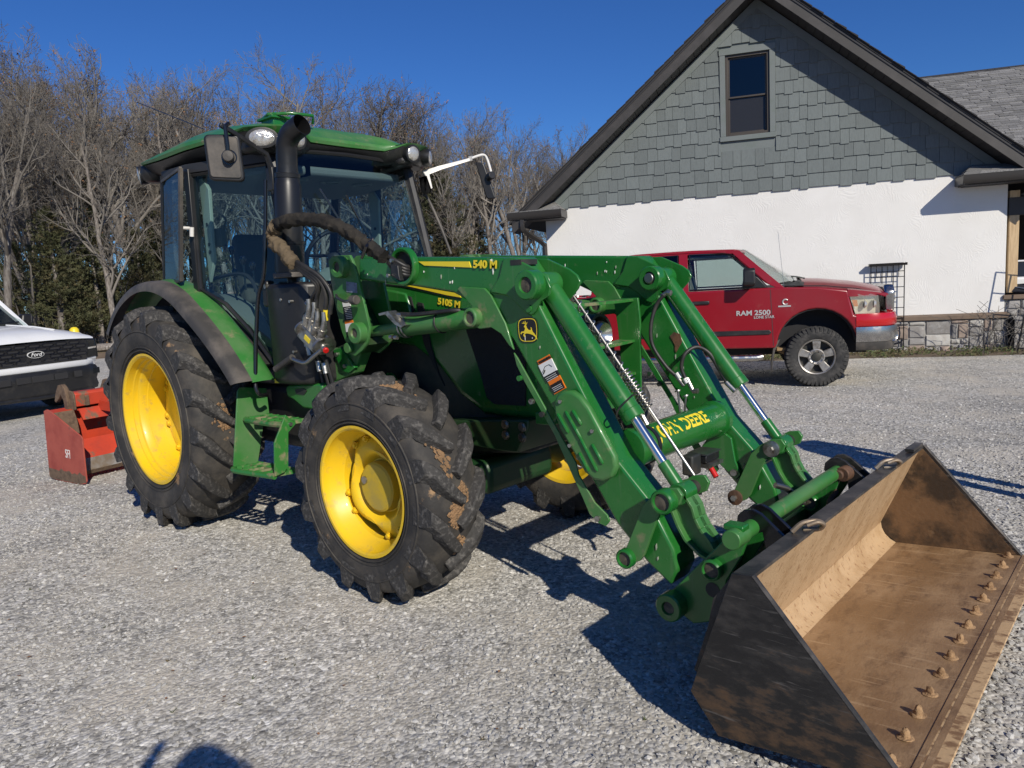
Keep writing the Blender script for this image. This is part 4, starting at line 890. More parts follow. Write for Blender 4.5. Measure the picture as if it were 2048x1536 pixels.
        pr = [(f(0.88), rr_ + 0.002), (f(0.92), rr_ + 0.010), (f(0.92), rr_ - 0.004), (f(0.88), rr_ - 0.013), (f(0.66), rr_ - 0.018), (f(0.52), rr_ - 0.036), (f(0.40), rr_ - 0.042), (f(0.3), rr_ - 0.055), (f(-0.5), rr_ - 0.06), (f(-0.86), rr_ - 0.01), (f(-0.88), rr_ + 0.01)]
        m = MB(); m.lathe(pr, n=72); m.f = [q for q in m.f if len(q) == 4]; m.build('rim', 'yellow_paint', w_, smooth=30)
        # four-lobed disc, domed outwards
        n = 96; rings = [(0.16, 1.0), (0.22, 0.93), (0.36, 0.80), (0.36, 0.70), (0.28, 0.62), (0.12, 0.56), (0.02, 0.50), (0.02, 0.42)]
        m = MB(); o = 0
        for yq, sc in rings:
            for j in range(n):
                a = 2 * math.pi * j / n; lob = 0.5 + 0.5 * math.cos(4 * (a - 0.45)); lob = lob ** 0.8
                base = (rr_ - 0.048); rad = base * (0.80 + 0.20 * lob) * sc if sc > 0.75 else base * sc
                m.v.append(Vector((math.cos(a) * rad, f(yq), math.sin(a) * rad)))
        for k in range(len(rings) - 1):
            for j in range(n): m.f.append((k * n + j, k * n + (j + 1) % n, (k + 1) * n + (j + 1) % n, (k + 1) * n + j))
        for k, (yq, sc) in enumerate(rings): pass
        m.f.append(tuple((len(rings) - 1) * n + j for j in range(n)))
        m.build('wheel_disc', 'yellow_paint', w_, smooth=40)
        m = MB(); m.lathe([(f(0.02), 0.135), (f(0.30), 0.130), (f(0.345), 0.118), (f(0.35), 0.001)], n=40); m.build('hub_cap', 'yellow_cap', w_, smooth=30)
        m = MB(); m.lathe([(f(0.35), 0.02), (f(0.40), 0.02), (f(0.40), 0.001)], o=(-0.085, 0, 0.03), n=14); m.build('fill_plug', 'zinc', w_, smooth=30)
        for i in range(4):
            for dq in (-0.2, 0.2):
                a = 0.45 + i * math.pi / 2 + dq; q = Vector((math.cos(a) * (rr_ - 0.075), 0, math.sin(a) * (rr_ - 0.075)))
                m = MB(); m.cyl((q.x, f(0.2), q.z), (q.x, f(0.38), q.z), 0.011, 8); m.cyl((q.x, f(0.22), q.z), (q.x, f(0.32), q.z), 0.019, 6); m.build('bolt', 'yellow_paint', w_, smooth=30)
        for i in range(8):
            a = i * math.pi / 4 + 0.1; q = Vector((math.cos(a) * 0.20, 0, math.sin(a) * 0.20))
            m = MB(); m.cyl((q.x, f(0.03), q.z), (q.x, f(0.14), q.z), 0.016, 6); m.build('lug_nut', 'zinc', w_, smooth=30)
    return w_
wheel('rear_wheel', 0, 0.779, -1, 0.784, 0.452, 0.46, 0.805, 17, 0.044, False, 1, -1, [(1.75, 0.5, 200), (1.45, -0.1, 120), (0.05, 0.2, 150), (-0.2, -0.3, 70)])
wheel('rear_wheel', 0, 0.779, 1, 0.784, 0.452, 0.46, 0.805, 17, 0.044, False, 2, 1)
wheel('front_wheel', 2.309, 0.581, -1, 0.586, 0.331, 0.36, 0.815, 14, 0.040, True, 3, -1, [(1.35, 0.1, 190), (1.12, 0.15, 220), (-0.12, 0.12, 190), (0.02, -0.1, 70), (0.5, 0.3, 60), (0.33, 0.25, 30), (-0.45, -0.2, 60)])
wheel('front_wheel', 2.309, 0.581, 1, 0.586, 0.331, 0.36, 0.815, 14, 0.040, True, 4, 1, [(1.2, 0.0, 260), (0.8, -0.2, 260), (0.4, -0.1, 220), (-0.5, -0.5, 150)])
# ------------------------------------------------------------------ chassis
m = MB()
m.prY([(-0.35, 0.62), (-0.35, 1.05), (0.5, 1.12), (1.3, 1.05), (1.3, 0.58), (0.5, 0.52), (0.1, 0.50)], -0.24, 0.24)
m.lathe([(-0.78, 0.10), (-0.5, 0.12), (-0.3, 0.2), (0.3, 0.2), (0.5, 0.12), (0.78, 0.10)], o=(0, 0, 0.779), n=20)
m.build('transmission', 'dark_green_cast', T, bevel=0.02)
m = MB(); m.prY([(1.3, 0.62), (1.3, 1.30), (2.75, 1.30), (2.85, 0.95), (2.8, 0.68), (2.1, 0.60)], -0.22, 0.22); m.build('engine', 'dark_cast', T, bevel=0.015)
m = MB(); m.prY(YP([(880, 840), (1062, 838), (1062, 855), (1040, 905), (1000, 900), (900, 880)], -0.31), -0.33, 0.33); m.build('front_frame', 'dark_green_cast', T, bevel=0.01)
for px, py in ((1011, 849), (1045, 854), (1012, 870), (1045, 875)):
    q = Y3(px, py, -0.335); m = MB(); m.cyl(q, q + Vector((0, -0.016, 0)), 0.018, 6); m.cyl(q, q + Vector((0, -0.006, 0)), 0.026, 14); m.build('frame_bolt', 'zinc', T)
m = MB(); m.lathe([(-0.70, 0.13), (-0.58, 0.16), (-0.50, 0.12), (-0.2, 0.10), (-0.1, 0.16), (0.1, 0.16), (0.2, 0.10), (0.5, 0.12), (0.58, 0.16), (0.70, 0.13)], o=(2.309, 0, 0.56), n=22); m.build('front_axle', 'dark_green_cast', T)
m = MB(); m.box((2.35, -0.3, 0.42), (2.55, 0.3, 0.62)); m.build('axle_housing', 'dark_green_cast', T, bevel=0.05, seg=3)
# side frames of the loader mount
for s in (-1, 1):
    m = MB(); m.prY([(1.55, 0.66), (1.55, 1.02), (1.95, 1.02), (2.05, 0.9), (2.2, 0.66)], s * 0.30 - 0.015, s * 0.30 + 0.015); m.build('mount_frame', 'dark_green_cast', T, bevel=0.004)
    m = MB(); m.prY(YP([(668, 700), (742, 668), (735, 700), (718, 745), (680, 762), (640, 765), (650, 735)], -0.5), s * 0.50 - 0.04, s * 0.50 + 0.04); m.build('mount_bracket', 'green_dusty', T, bevel=0.008)
    m = MB(); m.cyl((1.78, s * 0.3, 1.02), (1.78, s * 0.52, 1.02), 0.07, 16); m.build('mount_tube', 'green_paint', T)
for px, py in ((674, 709), (691, 732)):
    q = Y3(px, py, -0.56); m = MB(); m.cyl(q, q + Vector((0, 0.05, 0)), 0.018, 12); m.cyl(q + Vector((0, -0.012, 0)), q, 0.013, 6); m.build('mount_bolt', 'zinc', T)
m = MB(); m.prY(YP([(668, 700), (684, 694), (712, 735), (700, 746), (686, 742)], -0.55), -0.56, -0.53); m.build('mount_link', 'green_paint', T, bevel=0.004)
# ------------------------------------------------------------------ hood
hood = node('hood', T)
HW_ = 0.26
m = MB()
prof = [(1.42, 1.26), (1.42, 1.665), (1.75, 1.665), (2.2, 1.60), (2.6, 1.515), (2.86, 1.43), (2.98, 1.33), (3.03, 1.18), (3.02, 0.86), (2.50, 0.87), (2.33, 0.96), (2.15, 1.13), (1.95, 1.24), (1.75, 1.26)]
m.prY(prof, -HW_, HW_); m.build('hood_shell', 'green_paint', hood, bevel=0.05, seg=4)
SY = -HW_ - 0.004
def side_panel(pts, nm, mt, t=0.006, y=SY, par=hood, bev=0.0):
    m = MB(); m.prY(YP(pts, y), y - t, y + 0.004); return m.build(nm, mt, par, bevel=bev)
side_panel([(931, 652), (985, 640), (1020, 655), (1052, 700), (1052, 812), (990, 808), (975, 795), (960, 740)], 'grille_screen', 'screen_mesh')
side_panel([(836, 604), (846, 607), (853, 640), (862, 690), (878, 745), (890, 772), (868, 730), (850, 690), (838, 640)], 'hood_vent', 'screen_mesh')
side_panel([(812, 590), (822, 594), (829, 620), (826, 625), (815, 610)], 'hood_vent', 'screen_mesh')
side_panel([(806, 570), (870, 575), (912, 581), (922, 595), (895, 590.5), (850, 580)], 'hood_stripe', 'decal_yellow', 0.002)
side_panel([(745, 564), (806, 571.5), (850, 581), (895, 591.5), (922, 596), (922, 598), (895, 593.5), (850, 583), (806, 573.5), (745, 566)], 'hood_moulding', 'black_plastic', 0.003)
side_panel([(752, 573), (815, 586), (823, 612), (826, 634), (760, 634), (752, 600)], 'hood_bulge', 'green_paint', 0.018, bev=0.012)
for s in (1,):
    for pts, nm, mt in (([(2.55, 1.30), (2.85, 1.25), (2.95, 1.1), (2.92, 0.95), (2.6, 0.98)], 'grille_screen', 'screen_mesh'),):
        m = MB(); m.prY(pts, HW_ - 0.003, HW_ + 0.008); m.build(nm, mt, hood)
# nose: grille, headlights
m = MB(); m.box((3.01, -0.26, 0.90), (3.045, 0.26, 1.22)); m.build('nose_grille', 'screen_mesh', hood, bevel=0.01)
for s in (-1, 1):
    m = MB(); m.lathe([(0.0, 0.001), (0.03, 0.06), (0.05, 0.085), (0.02, 0.10), (-0.06, 0.10)], o=(2.99, s * 0.18, 1.28), ax='x', n=24); m.xf(Matrix.Translation((2.99, s * 0.18, 1.28)) @ Matrix.Diagonal((1, 0.75, 0.75, 1)) @ Matrix.Translation((-2.99, -s * 0.18, -1.28))); m.build('headlight', 'dull_chrome', hood)
    m = MB(); m.lathe([(-0.07, 0.115), (0.02, 0.115), (0.02, 0.10), (-0.07, 0.10)], o=(2.985, s * 0.18, 1.28), ax='x', n=24, closed=True); m.build('headlight_bezel', 'black_plastic', hood)
def deer_face(M, parent, y_scale=1.0):
    """Leaping stag badge: rounded black shield, yellow outline and figure."""
    bd = node('badge', parent)
    def plate(pts, nm, mt, z0, z1):
        mb = MB(); mb.ext([(x, y, z0) for x, y in pts], (0, 0, z1 - z0)); mb.xf(M); return mb.build(nm, mt, bd, smooth=0)
    def shield(s): # superellipse with a narrower waist
        out = []
        for i in range(40):
            a = 2 * math.pi * i / 40; c, e = math.cos(a), math.sin(a); q = (abs(c) ** 4 + abs(e) ** 4) ** -0.25
            x, y = c * q, e * q; out.append((x * 0.5 * s * (1 - 0.06 * max(0, -y)) , y * 0.575 * s))
        return out
    plate(shield(1.0), 'badge_plate', 'black_label', 0, 0.012)
    o, i_ = shield(0.93), shield(0.87); n = len(o)
    mb = MB(); mb.add([(x, y, 0.016) for x, y in o] + [(x, y, 0.016) for x, y in i_], [(k, (k + 1) % n, n + (k + 1) % n, n + k) for k in range(n)]); mb.xf(M); mb.build('badge_outline', 'decal_yellow', bd, smooth=0)
    body = [(-0.17, 0.20), (-0.10, 0.26), (-0.05, 0.27), (-0.07, 0.21), (-0.04, 0.12), (0.05, 0.02), (0.15, 0.01), (0.18, 0.05), (0.165, 0.14), (0.20, 0.12), (0.225, 0.02), (0.25, -0.06), (0.33, -0.14), (0.42, -0.26), (0.47, -0.40), (0.44, -0.40), (0.36, -0.27), (0.26, -0.20), (0.14, -0.16), (0.0, -0.13), (-0.10, -0.13), (-0.18, -0.19), (-0.15, -0.28), (-0.20, -0.28), (-0.25, -0.19), (-0.17, -0.11), (-0.31, -0.10), (-0.35, -0.17), (-0.39, -0.14), (-0.34, -0.05), (-0.18, -0.03), (-0.14, 0.05), (-0.13, 0.13), (-0.18, 0.15)]
    for poly in (body, [(-0.10, 0.25), (-0.21, 0.38), (-0.185, 0.39), (-0.08, 0.26)], [(-0.13, 0.29), (-0.28, 0.32), (-0.27, 0.345), (-0.13, 0.315)], [(-0.09, 0.26), (-0.12, 0.42), (-0.095, 0.42), (-0.07, 0.26)], [(-0.08, 0.26), (-0.01, 0.36), (0.01, 0.345), (-0.05, 0.25)]):
        plate([(x * 0.95, y * 1.05 - 0.02) for x, y in poly], 'badge_figure', 'decal_yellow', 0.013, 0.018)
    return bd
# near hood lettering
a, b = Y3(872, 602, SY - 0.003), Y3(924, 611, SY - 0.003)
text_mesh('hood_lettering', '5105 M', 0.050, 'decal_yellow', hood, frame((a + b) / 2, b - a, (0, 0, 1)), offset=0.0018, wide=1.18)
# ------------------------------------------------------------------ loader arms
CY, TH = 0.517, 0.0806
NO, NI = -(CY + TH), -(CY - TH)
KN, BE, LK, MP = (3.2094, 1.5701), (3.8675, 0.6927), (3.6709, 0.4133), (1.8209, 1.7258)
LM = Y(725.6, 665, NO); LF = (2.8328, 1.4306); LO = (3.8811, 0.2569); CP = (4.0563, 0.4438)
arm_pts = YP([(716, 513), (1031, 515), (1040, 528), (1060, 560), (1066, 590), (1078, 613), (1121, 700), (1232, 920), (1292, 995), (1346, 1100), (1356, 1140), (1341, 1173), (1290, 1123), (1232, 1048), (1095, 805), (1024, 681), (985, 642), (930, 600), (905, 586), (822, 572), (760, 566), (716, 560)], NO)
knee_plate = YP([(1031, 516), (1078, 540), (1094, 552), (1104, 575), (1100, 592), (1084, 602), (1074, 622), (1066, 630), (1055, 626), (1036, 606), (1016, 590), (984, 584), (1002, 552), (1010, 517)], NO)
knee_in = YP([(1049, 518), (1095, 540), (1110, 552), (1117, 566), (1112, 580), (1096, 602), (1078, 622), (1064, 630), (1036, 606), (1016, 590), (1010, 545), (1020, 518)], NO)
lug_plate = YP([(917, 578), (922, 573), (971, 576), (984, 590), (1013, 646), (1024, 681), (1030, 700), (1020, 690), (1005, 668), (985, 655), (962, 658), (945, 650), (941, 630), (946, 612)], NO)
stand_pts = YP([(1028, 705), (1035, 715), (1152, 925), (1158, 950), (1190, 1005), (1215, 1030), (1220, 1042), (1212, 1052), (1198, 1046), (1180, 1028), (1166, 995), (1150, 960), (1110, 870), (1048, 760), (1034, 730)], NO)
def boss(par, x, z, y0, y1, r, hole=0.45, mt='green_paint'):
    s = -1
    m = MB(); m.lathe([(y1, r), (y0 + 0.006, r), (y0, r - 0.006), (y0, r * hole + 0.004), (y0 + 0.012, r * hole)], o=(x, 0, z), n=28); m.build('pin_boss', mt, par, smooth=30)
    m = MB(); m.lathe([(y0 + 0.010, r * hole), (y0 + 0.009, r * hole * 0.5), (y0 + 0.006, 0.001)], o=(x, 0, z), n=18); m.f = m.f; m.build('pin_end', 'pin_dirt', par, smooth=30)
def arm(sgn):
    """sgn -1 near arm, +1 far arm; faces seen are those toward -y."""
    A = node('loader_arm', T); y0, y1 = (NO, NI) if sgn < 0 else (-NI, -NO)
    m = MB(); m.prY(arm_pts, y0 + 0.004, y1 - 0.004); m.build('arm_beam', 'green_paint', A, bevel=0.014, seg=3)
    m = MB(); m.prY(knee_plate, y0 - 0.012, y0 + 0.003); m.build('knee_plate', 'green_paint', A, bevel=0.004)
    m = MB(); m.prY(knee_in, y1 - 0.003, y1 + 0.012); m.build('knee_plate', 'green_paint', A, bevel=0.004)
    m = MB(); m.prY(lug_plate, y0 - 0.010, y0 + 0.003); m.build('cylinder_lug', 'green_dusty', A, bevel=0.004)
    m = MB(); m.tube([(x, y0 - 0.001, z) for x, z in smooth_path([Vector((x, z, 0)) for x, z in knee_plate[7:]], 4) and [(v.x, v.y) for v in smooth_path([Vector((x, z, 0)) for x, z in knee_plate[7:]], 4)]], 0.0055, 6); m.tube([(x, y0 - 0.001, z) for x, z in YP([(919, 580), (932, 592), (950, 597), (972, 592)], NO)], 0.005, 6); m.build('weld_bead', 'green_paint', A)
    m = MB(); m.prY([(x, z) for x, z in lug_plate], y0 + 0.10, y0 + 0.115); m.build('cylinder_lug', 'green_dusty', A, bevel=0.004)
    boss(A, KN[0], KN[1], y0 - 0.075, y0 - 0.008, 0.066, 0.5)
    boss(A, LF[0], LF[1], y0 - 0.055, y0 - 0.006, 0.046, 0.62, 'green_dusty')
    if sgn < 0:
        q = YP([(1062, 617)], y0)[0]
        m = MB(); m.cyl((q[0], y0 - 0.02, q[1]), (q[0], y0, q[1]), 0.016, 12); m.build('knee_bolt', 'green_paint', A)
    else:
        m = MB(); m.cyl((KN[0], y0 - 0.082, KN[1]), (KN[0], y0 - 0.07, KN[1]), 0.028, 18); m.build('pin_cap', 'steel', A, bevel=0.004)
    # notch at the top of the knee
    a = Y(1036, 521, y0); m = MB(); m.box((a[0] - 0.035, y0 - 0.014, a[1] - 0.02), (a[0] + 0.03, y0 + 0.1, a[1] + 0.004)); m.build('knee_gap', 'dark_cast', A, smooth=0)
    # stand strip below the arm
    m = MB(); m.prY(stand_pts, y0 - 0.004, y0 + 0.006); m.build('stand_plate', 'green_dusty' if sgn < 0 else 'green_paint', A, bevel=0.002)
    for px, py, mt in ((1042, 756, 'green_paint'), (1066, 802, 'zinc'), (1087, 828, 'dark_cast'), (1198, 1036, 'zinc')):
        q = Y3(px, py, NO); m = MB(); m.cyl((q.x, y0 - 0.018, q.z), (q.x, y0, q.z), 0.013, 12); m.build('stand_bolt', mt, A)
    # bucket cylinder
    yc = sgn * CY
    k, b = Vector((KN[0], yc, KN[1])), Vector((BE[0], yc, BE[1])); d = b - k
    m = MB(); m.cyl(k + d * 0.03, k + d * 0.665, 0.047, 28); m.cyl(k + d * 0.63, k + d * 0.672, 0.0495, 28); m.lathe([(yc - 0.05, 0.055), (yc + 0.05, 0.055)], o=(KN[0], 0, KN[1]), n=20); m.build('bucket_cylinder', 'green_paint', A, bevel=0.004)
    m = MB(); m.cyl(k + d * 0.665, k + d * 0.87, 0.021, 20); m.build('chrome_rod', 'chrome', A)
    m = MB(); m.cyl(k + d * 0.868, k + d * 0.985, 0.027, 20); m.lathe([(yc - 0.045, 0.045), (yc + 0.045, 0.045)], o=(BE[0], 0, BE[1]), n=18); m.build('rod_end', 'green_paint', A, bevel=0.003)
    # lift cylinder
    yl = (y0 + 0.055)
    a, e = Vector((LM[0], yl, LM[1])), Vector((LF[0], yl, LF[1])); d = e - a
    m = MB(); m.tube([a + d * 0.27, a + d * 0.285, a + d * 0.29, a + d * 0.93, a + d * 0.97], [0.045, 0.045, 0.052, 0.052, 0.04], 28); m.build('lift_cylinder', 'green_dusty', A, smooth=30)
    m = MB(); m.cyl(a, a + d * 0.28, 0.03, 18); m.build('lift_rod', 'green_dusty', A)
    # bent link, two plates, and its lower pin
    out = YP([(1290, 1008), (1310, 988), (1335, 975), (1358, 975), (1368, 990), (1362, 1008), (1340, 1016), (1325, 1022), (1317, 1040), (1292, 1108), (1283, 1120), (1268, 1125), (1256, 1115), (1254, 1098)], NO - 0.03)
    for yy in ((y0 - 0.045, y0 - 0.028), (y1 + 0.02, y1 + 0.037)):
        m = MB(); m.prY(out, *yy); m.build('bent_link', 'green_dusty', A, bevel=0.003)
    m = MB(); m.prY([(x - 0.03, z - 0.03) for x, z in YP([(1300, 1030), (1330, 1022), (1322, 1042), (1296, 1060)], NO)], y0 - 0.03, y1 + 0.025); m.build('link_spacer', 'green_paint', A)
    if sgn < 0:
        boss(A, BE[0], BE[1], y0 - 0.095, y0 - 0.04, 0.05, 0.66); boss(A, LK[0], LK[1], y0 - 0.075, y0 - 0.04, 0.042, 0.66)
    else:
        for c_, rad in ((BE, 0.042), (LK, 0.04)):
            m = MB(); m.lathe([(y0 - 0.045, rad), (y0 - 0.056, rad), (y0 - 0.058, rad - 0.004), (y0 - 0.058, 0.001)], o=(c_[0], 0, c_[1]), n=24); m.build('pin_washer', 'rusty_steel' if c_ is LK else 'zinc', A, smooth=30)
            m = MB(); m.cyl((c_[0], y0 - 0.075, c_[1]), (c_[0], y0 - 0.058, c_[1]), 0.016, 6); m.build('pin_bolt', 'zinc', A)
    m = MB(); m.cyl((LK[0], y0 - 0.04, LK[1]), (LK[0], y1 + 0.03, LK[1]), 0.03, 18); m.cyl((BE[0], y0 - 0.04, BE[1]), (BE[0], y1 + 0.03, BE[1]), 0.03, 18); m.build('link_pin', 'dark_cast', A)
    # cast link from the bent link down to the carrier: an I-section
    cl = YP([(1346, 1005), (1380, 985), (1396, 1010), (1402, 1032), (1412, 1052), (1432, 1080), (1440, 1095), (1425, 1116), (1405, 1104), (1378, 1076), (1362, 1046)], -CY)
    rib1 = [cl[0], cl[1], cl[2], cl[3], cl[4], cl[5], cl[6]]
    m = MB(); m.prY(cl, yc - 0.016, yc + 0.016); m.build('cast_link', 'green_dusty', A, bevel=0.004)
    m = MB()
    def strip(pl, w0, hh):
        for (p_, q_) in zip(pl, pl[1:]):
            p_, q_ = Vector((p_[0], 0, p_[1])), Vector((q_[0], 0, q_[1])); t = (q_ - p_).normalized(); nn = Vector((-t.z, 0, t.x)) * hh
            m.hexa([p_ + Vector((0, yc - w0, 0)), q_ + Vector((0, yc - w0, 0)), q_ + Vector((0, yc + w0, 0)), p_ + Vector((0, yc + w0, 0)), p_ + nn + Vector((0, yc - w0, 0)), q_ + nn + Vector((0, yc - w0, 0)), q_ + nn + Vector((0, yc + w0, 0)), p_ + nn + Vector((0, yc + w0, 0))])
    strip(cl[1:7], 0.045, -0.012); strip([cl[0], cl[10], cl[9], cl[8], cl[7]], 0.045, 0.012)
    m.build('link_flange', 'green_dusty', A, bevel=0.002)
    return A
near = arm(-1); far = arm(1)
# masts
for s in (-1, 1):
    Mt = node('loader_mast', T)
    plate = YP([(660, 521), (668, 512), (702, 510), (708, 522), (718, 552), (742, 655), (738, 684), (728, 700), (714, 712), (704, 708), (687, 664), (676, 620), (665, 562)], NO)
    y0, y1 = (NO - 0.012, NO + 0.006) if s < 0 else (-NI - 0.012, -NI + 0.006)
    m = MB(); m.prY(plate, y0, y1); m.build('mast_plate', 'green_dusty', Mt, bevel=0.003)
    yb = (NI - 0.006, NI + 0.012) if s < 0 else (-NO - 0.006, -NO + 0.012)
    m = MB(); m.prY([(x, z) for x, z in plate], *yb); m.build('mast_plate', 'green_dusty', Mt, bevel=0.003)
    m = MB(); m.prY(YP([(672, 610), (690, 600), (735, 690), (712, 708), (700, 704)], NO), y1, yb[0]); m.build('mast_web', 'dark_green_cast', Mt)
    boss(Mt, MP[0], MP[1], y0 - 0.05, y0, 0.062, 0.45, 'green_dusty'); boss(Mt, LM[0], LM[1], y0 - 0.05, y0, 0.06, 0.42, 'green_dusty')
    q = Y(705, 695, NO); m = MB(); m.cyl((q[0], y0 - 0.03, q[1]), (q[0], y0, q[1]), 0.03, 18); m.build('mast_stud', 'green_dusty', Mt, bevel=0.004)
    if s < 0:
        # pull handle and label plates
        pth = [Y3(673, 590, NO - 0.02), Y3(676, 596, NO - 0.06), Y3(690, 603, NO - 0.07), Y3(703, 600, NO - 0.07)]
        m = MB(); m.tube(smooth_path(pth, 6), 0.009, 10); m.build('latch_handle', 'steel', Mt)
        q = Y3(708, 600, NO - 0.07); m = MB(); m.cyl(q - Vector((0.02, 0, 0)), q + Vector((0.025, 0, 0)), 0.026, 16); m.build('latch_knob', 'black_dusty', Mt, bevel=0.004)
        for pts, mt in (([(693, 563), (714, 566), (715, 586), (694, 584)], 'grey_label'), ([(685, 604), (700, 602), (702, 612), (687, 614)], 'white_label'), ([(687, 614), (702, 612), (706, 640), (690, 642)], 'black_label'), ([(690, 642), (706, 640), (707, 645), (691, 648)], 'orange_label'), ([(691, 648), (707, 645), (709, 662), (693, 664)], 'white_label'), ([(693, 664), (709, 662), (711, 674), (695, 675)], 'black_label')):
            m = MB(); m.prY(YP(pts, y0), y0 - 0.003, y0 + 0.001); m.build('warning_label' if mt != 'grey_label' else 'data_plate', mt, Mt, smooth=0)
        for j in range(7):
            a, b = Y3(689 + j * 0.6, 617 + j * 3.4, y0 - 0.004), Y3(702 + j * 0.5, 615 + j * 3.4, y0 - 0.004); m = MB(); m.tube([a, b], 0.0016, 4); m.build('label_print', 'white_label', Mt)
# near arm decals
st = side = None
m = MB(); m.prY(YP([(837, 523), (938, 523), (942, 535), (849, 531)], NO), NO - 0.0015, NO + 0.006); m.build('arm_stripe', 'decal_yellow', near, smooth=0)
a, b = Y3(946, 529, NO), Y3(996, 530, NO)
text_mesh('arm_lettering', '540 M', 0.050, 'decal_yellow', near, frame((a + b) / 2 + Vector((0, -0.003, 0)), b - a, (0, 0, 1)), offset=0.0018, wide=1.22)
c_ = Y3(1055.5, 660, NO); wb_ = (Y3(1076, 660, NO) - Y3(1036, 660, NO)).length; up_ = Y3(1054, 640, NO) - Y3(1057, 681, NO)
deer_face(frame(c_ + Vector((0, 0.002, 0)), (1, 0, 0.02), up_) @ Matrix.Diagonal((wb_, wb_ * 0.83, 0.2, 1)), near)
# warning labels on the lower arm
def label_quad(pts, mt, nm='warning_label', dy=0.002):
    m = MB(); m.prY(YP(pts, NO), NO - dy, NO + 0.005); m.build(nm, mt, near, smooth=0)
label_quad([(1074, 722), (1098, 709), (1132, 776), (1109, 789)], 'orange_label', dy=0.001)
label_quad([(1077, 731), (1103, 717), (1114, 740), (1088, 754)], 'white_label')
label_quad([(1088, 754), (1114, 740), (1119, 750), (1094, 765)], 'black_label')
label_quad([(1100, 776), (1124, 763), (1130, 775), (1109, 787)], 'black_label')
def quad_text(body, p0, p1, size, mt, upv, par, off=0.0):
    a, b = Y3(*p0, NO - 0.0025), Y3(*p1, NO - 0.0025); text_mesh('label_print', body, size, mt, par, frame((a + b) / 2, b - a, upv), offset=off)
uv = Y3(1074, 722, NO) - Y3(1088, 754, NO)
quad_text('WARNING', (1080, 725), (1100, 714), 0.016, 'black_label', uv, near, 0.0006); quad_text('WARNING', (1102, 773), (1123, 761), 0.015, 'black_label', uv, near, 0.0006)
for (x, y_) in ((1080, 726), (1101, 774)): pass
for j in range(3):
    m = MB(); m.tube([Y3(1091 + j * 2, 757 + j * 3.2, NO - 0.003), Y3(1111 + j * 2, 746 + j * 3.2, NO - 0.003)], 0.0014, 4); m.build('label_print', 'white_label', near)
    m = MB(); m.tube([Y3(1104 + j * 2, 777 + j * 3, NO - 0.003), Y3(1121 + j * 2, 768 + j * 3, NO - 0.003)], 0.0014, 4); m.build('label_print', 'white_label', near)
m = MB(); m.tube([Y3(1085, 745, NO - 0.003), Y3(1090, 733, NO - 0.003), Y3(1098, 729, NO - 0.003), Y3(1104, 733, NO - 0.003)], 0.0013, 4); m.tube([Y3(1087, 748, NO - 0.003), Y3(1090, 740, NO - 0.003)], 0.003, 4); m.build('label_print', 'black_label', near)
# pressed cover with slots on the lower arm
cov = YP([(1106, 806), (1113, 790), (1125, 782), (1143, 782), (1160, 794), (1176, 815), (1228, 912), (1232, 935), (1224, 955), (1206, 964), (1187, 961), (1168, 945), (1118, 858), (1108, 830)], NO - 0.05)
m = MB(); m.prY(cov, NO - 0.05, NO - 0.012); m.build('pressed_cover', 'green_dusty', near, bevel=0.014, seg=3)
for (x0, y0_, x1, y1_) in ((1115, 827, 1137, 866), (1131, 822, 1163, 880), (1145, 820, 1163, 850), (1158, 905, 1178, 943), (1160, 875, 1195, 943), (1184, 888, 1206, 928)):
    a, b = Y3(x0, y0_, NO - 0.052), Y3(x1, y1_, NO - 0.052); m = MB(); m.tube([a, a.lerp(b, 0.08), a.lerp(b, 0.92), b], [0.004, 0.0085, 0.0085, 0.004], 8); m.build('cover_rib', 'green_paint', near)
for px, py in ((1185, 862), (1140, 891), (1121, 803)):
    q = Y3(px, py, NO - 0.052); m = MB(); m.cyl(q, q + Vector((0, -0.008, 0)), 0.009, 8); m.build('cover_bolt', 'zinc', near)
# hose port in the back of the near boom
q = Y(812, 533, NO); m = MB()
m.lathe([(NO - 0.03, 0.098), (NO - 0.034, 0.09), (NO - 0.03, 0.078), (NO + 0.002, 0.078), (NO + 0.002, 0.1)], o=(q[0], 0, q[1]), n=32, closed=True); m.build('hose_port', 'green_paint', near, smooth=30)
m = MB(); m.lathe([(NO - 0.006, 0.08), (NO - 0.007, 0.001)], o=(q[0], 0, q[1]), n=28); m.build('port_hole', 'dark_cast', near)
# paint chips on the arms
rc = random.Random(3)
for A, y_, n_ in ((near, NO - 0.0006, 26), (far, -NI - 0.0006, 22)):
    for i in range(n_):
        if rc.random() < 0.55: x, z = rc.uniform(2.0, 3.1), rc.uniform(1.60, 1.69)
        else:
            t = rc.random(); x, z = 3.15 + 0.65 * t + rc.uniform(-0.04, 0.04), 1.35 - 0.95 * t
        m = MB(); s = rc.uniform(0.002, 0.0045); l = rc.uniform(1, 4.5); m.prY([(x, z - s * l), (x + s, z - s * l * 0.3), (x + s * 0.8, z + s * l), (x - s * 0.4, z + s * l * 0.4)], y_, y_ + 0.004); m.build('paint_chip', 'white_tag' if i % 2 else 'cab_pale', A, smooth=0)
m = MB(); m.prY(YP([(1340, 672), (1348, 664), (1360, 668), (1364, 684), (1358, 694), (1352, 705), (1350, 700), (1350, 690)], -NI), -NI - 0.0015, -NI + 0.003); m.build('bare_patch', 'rusty_steel', far, smooth=0)
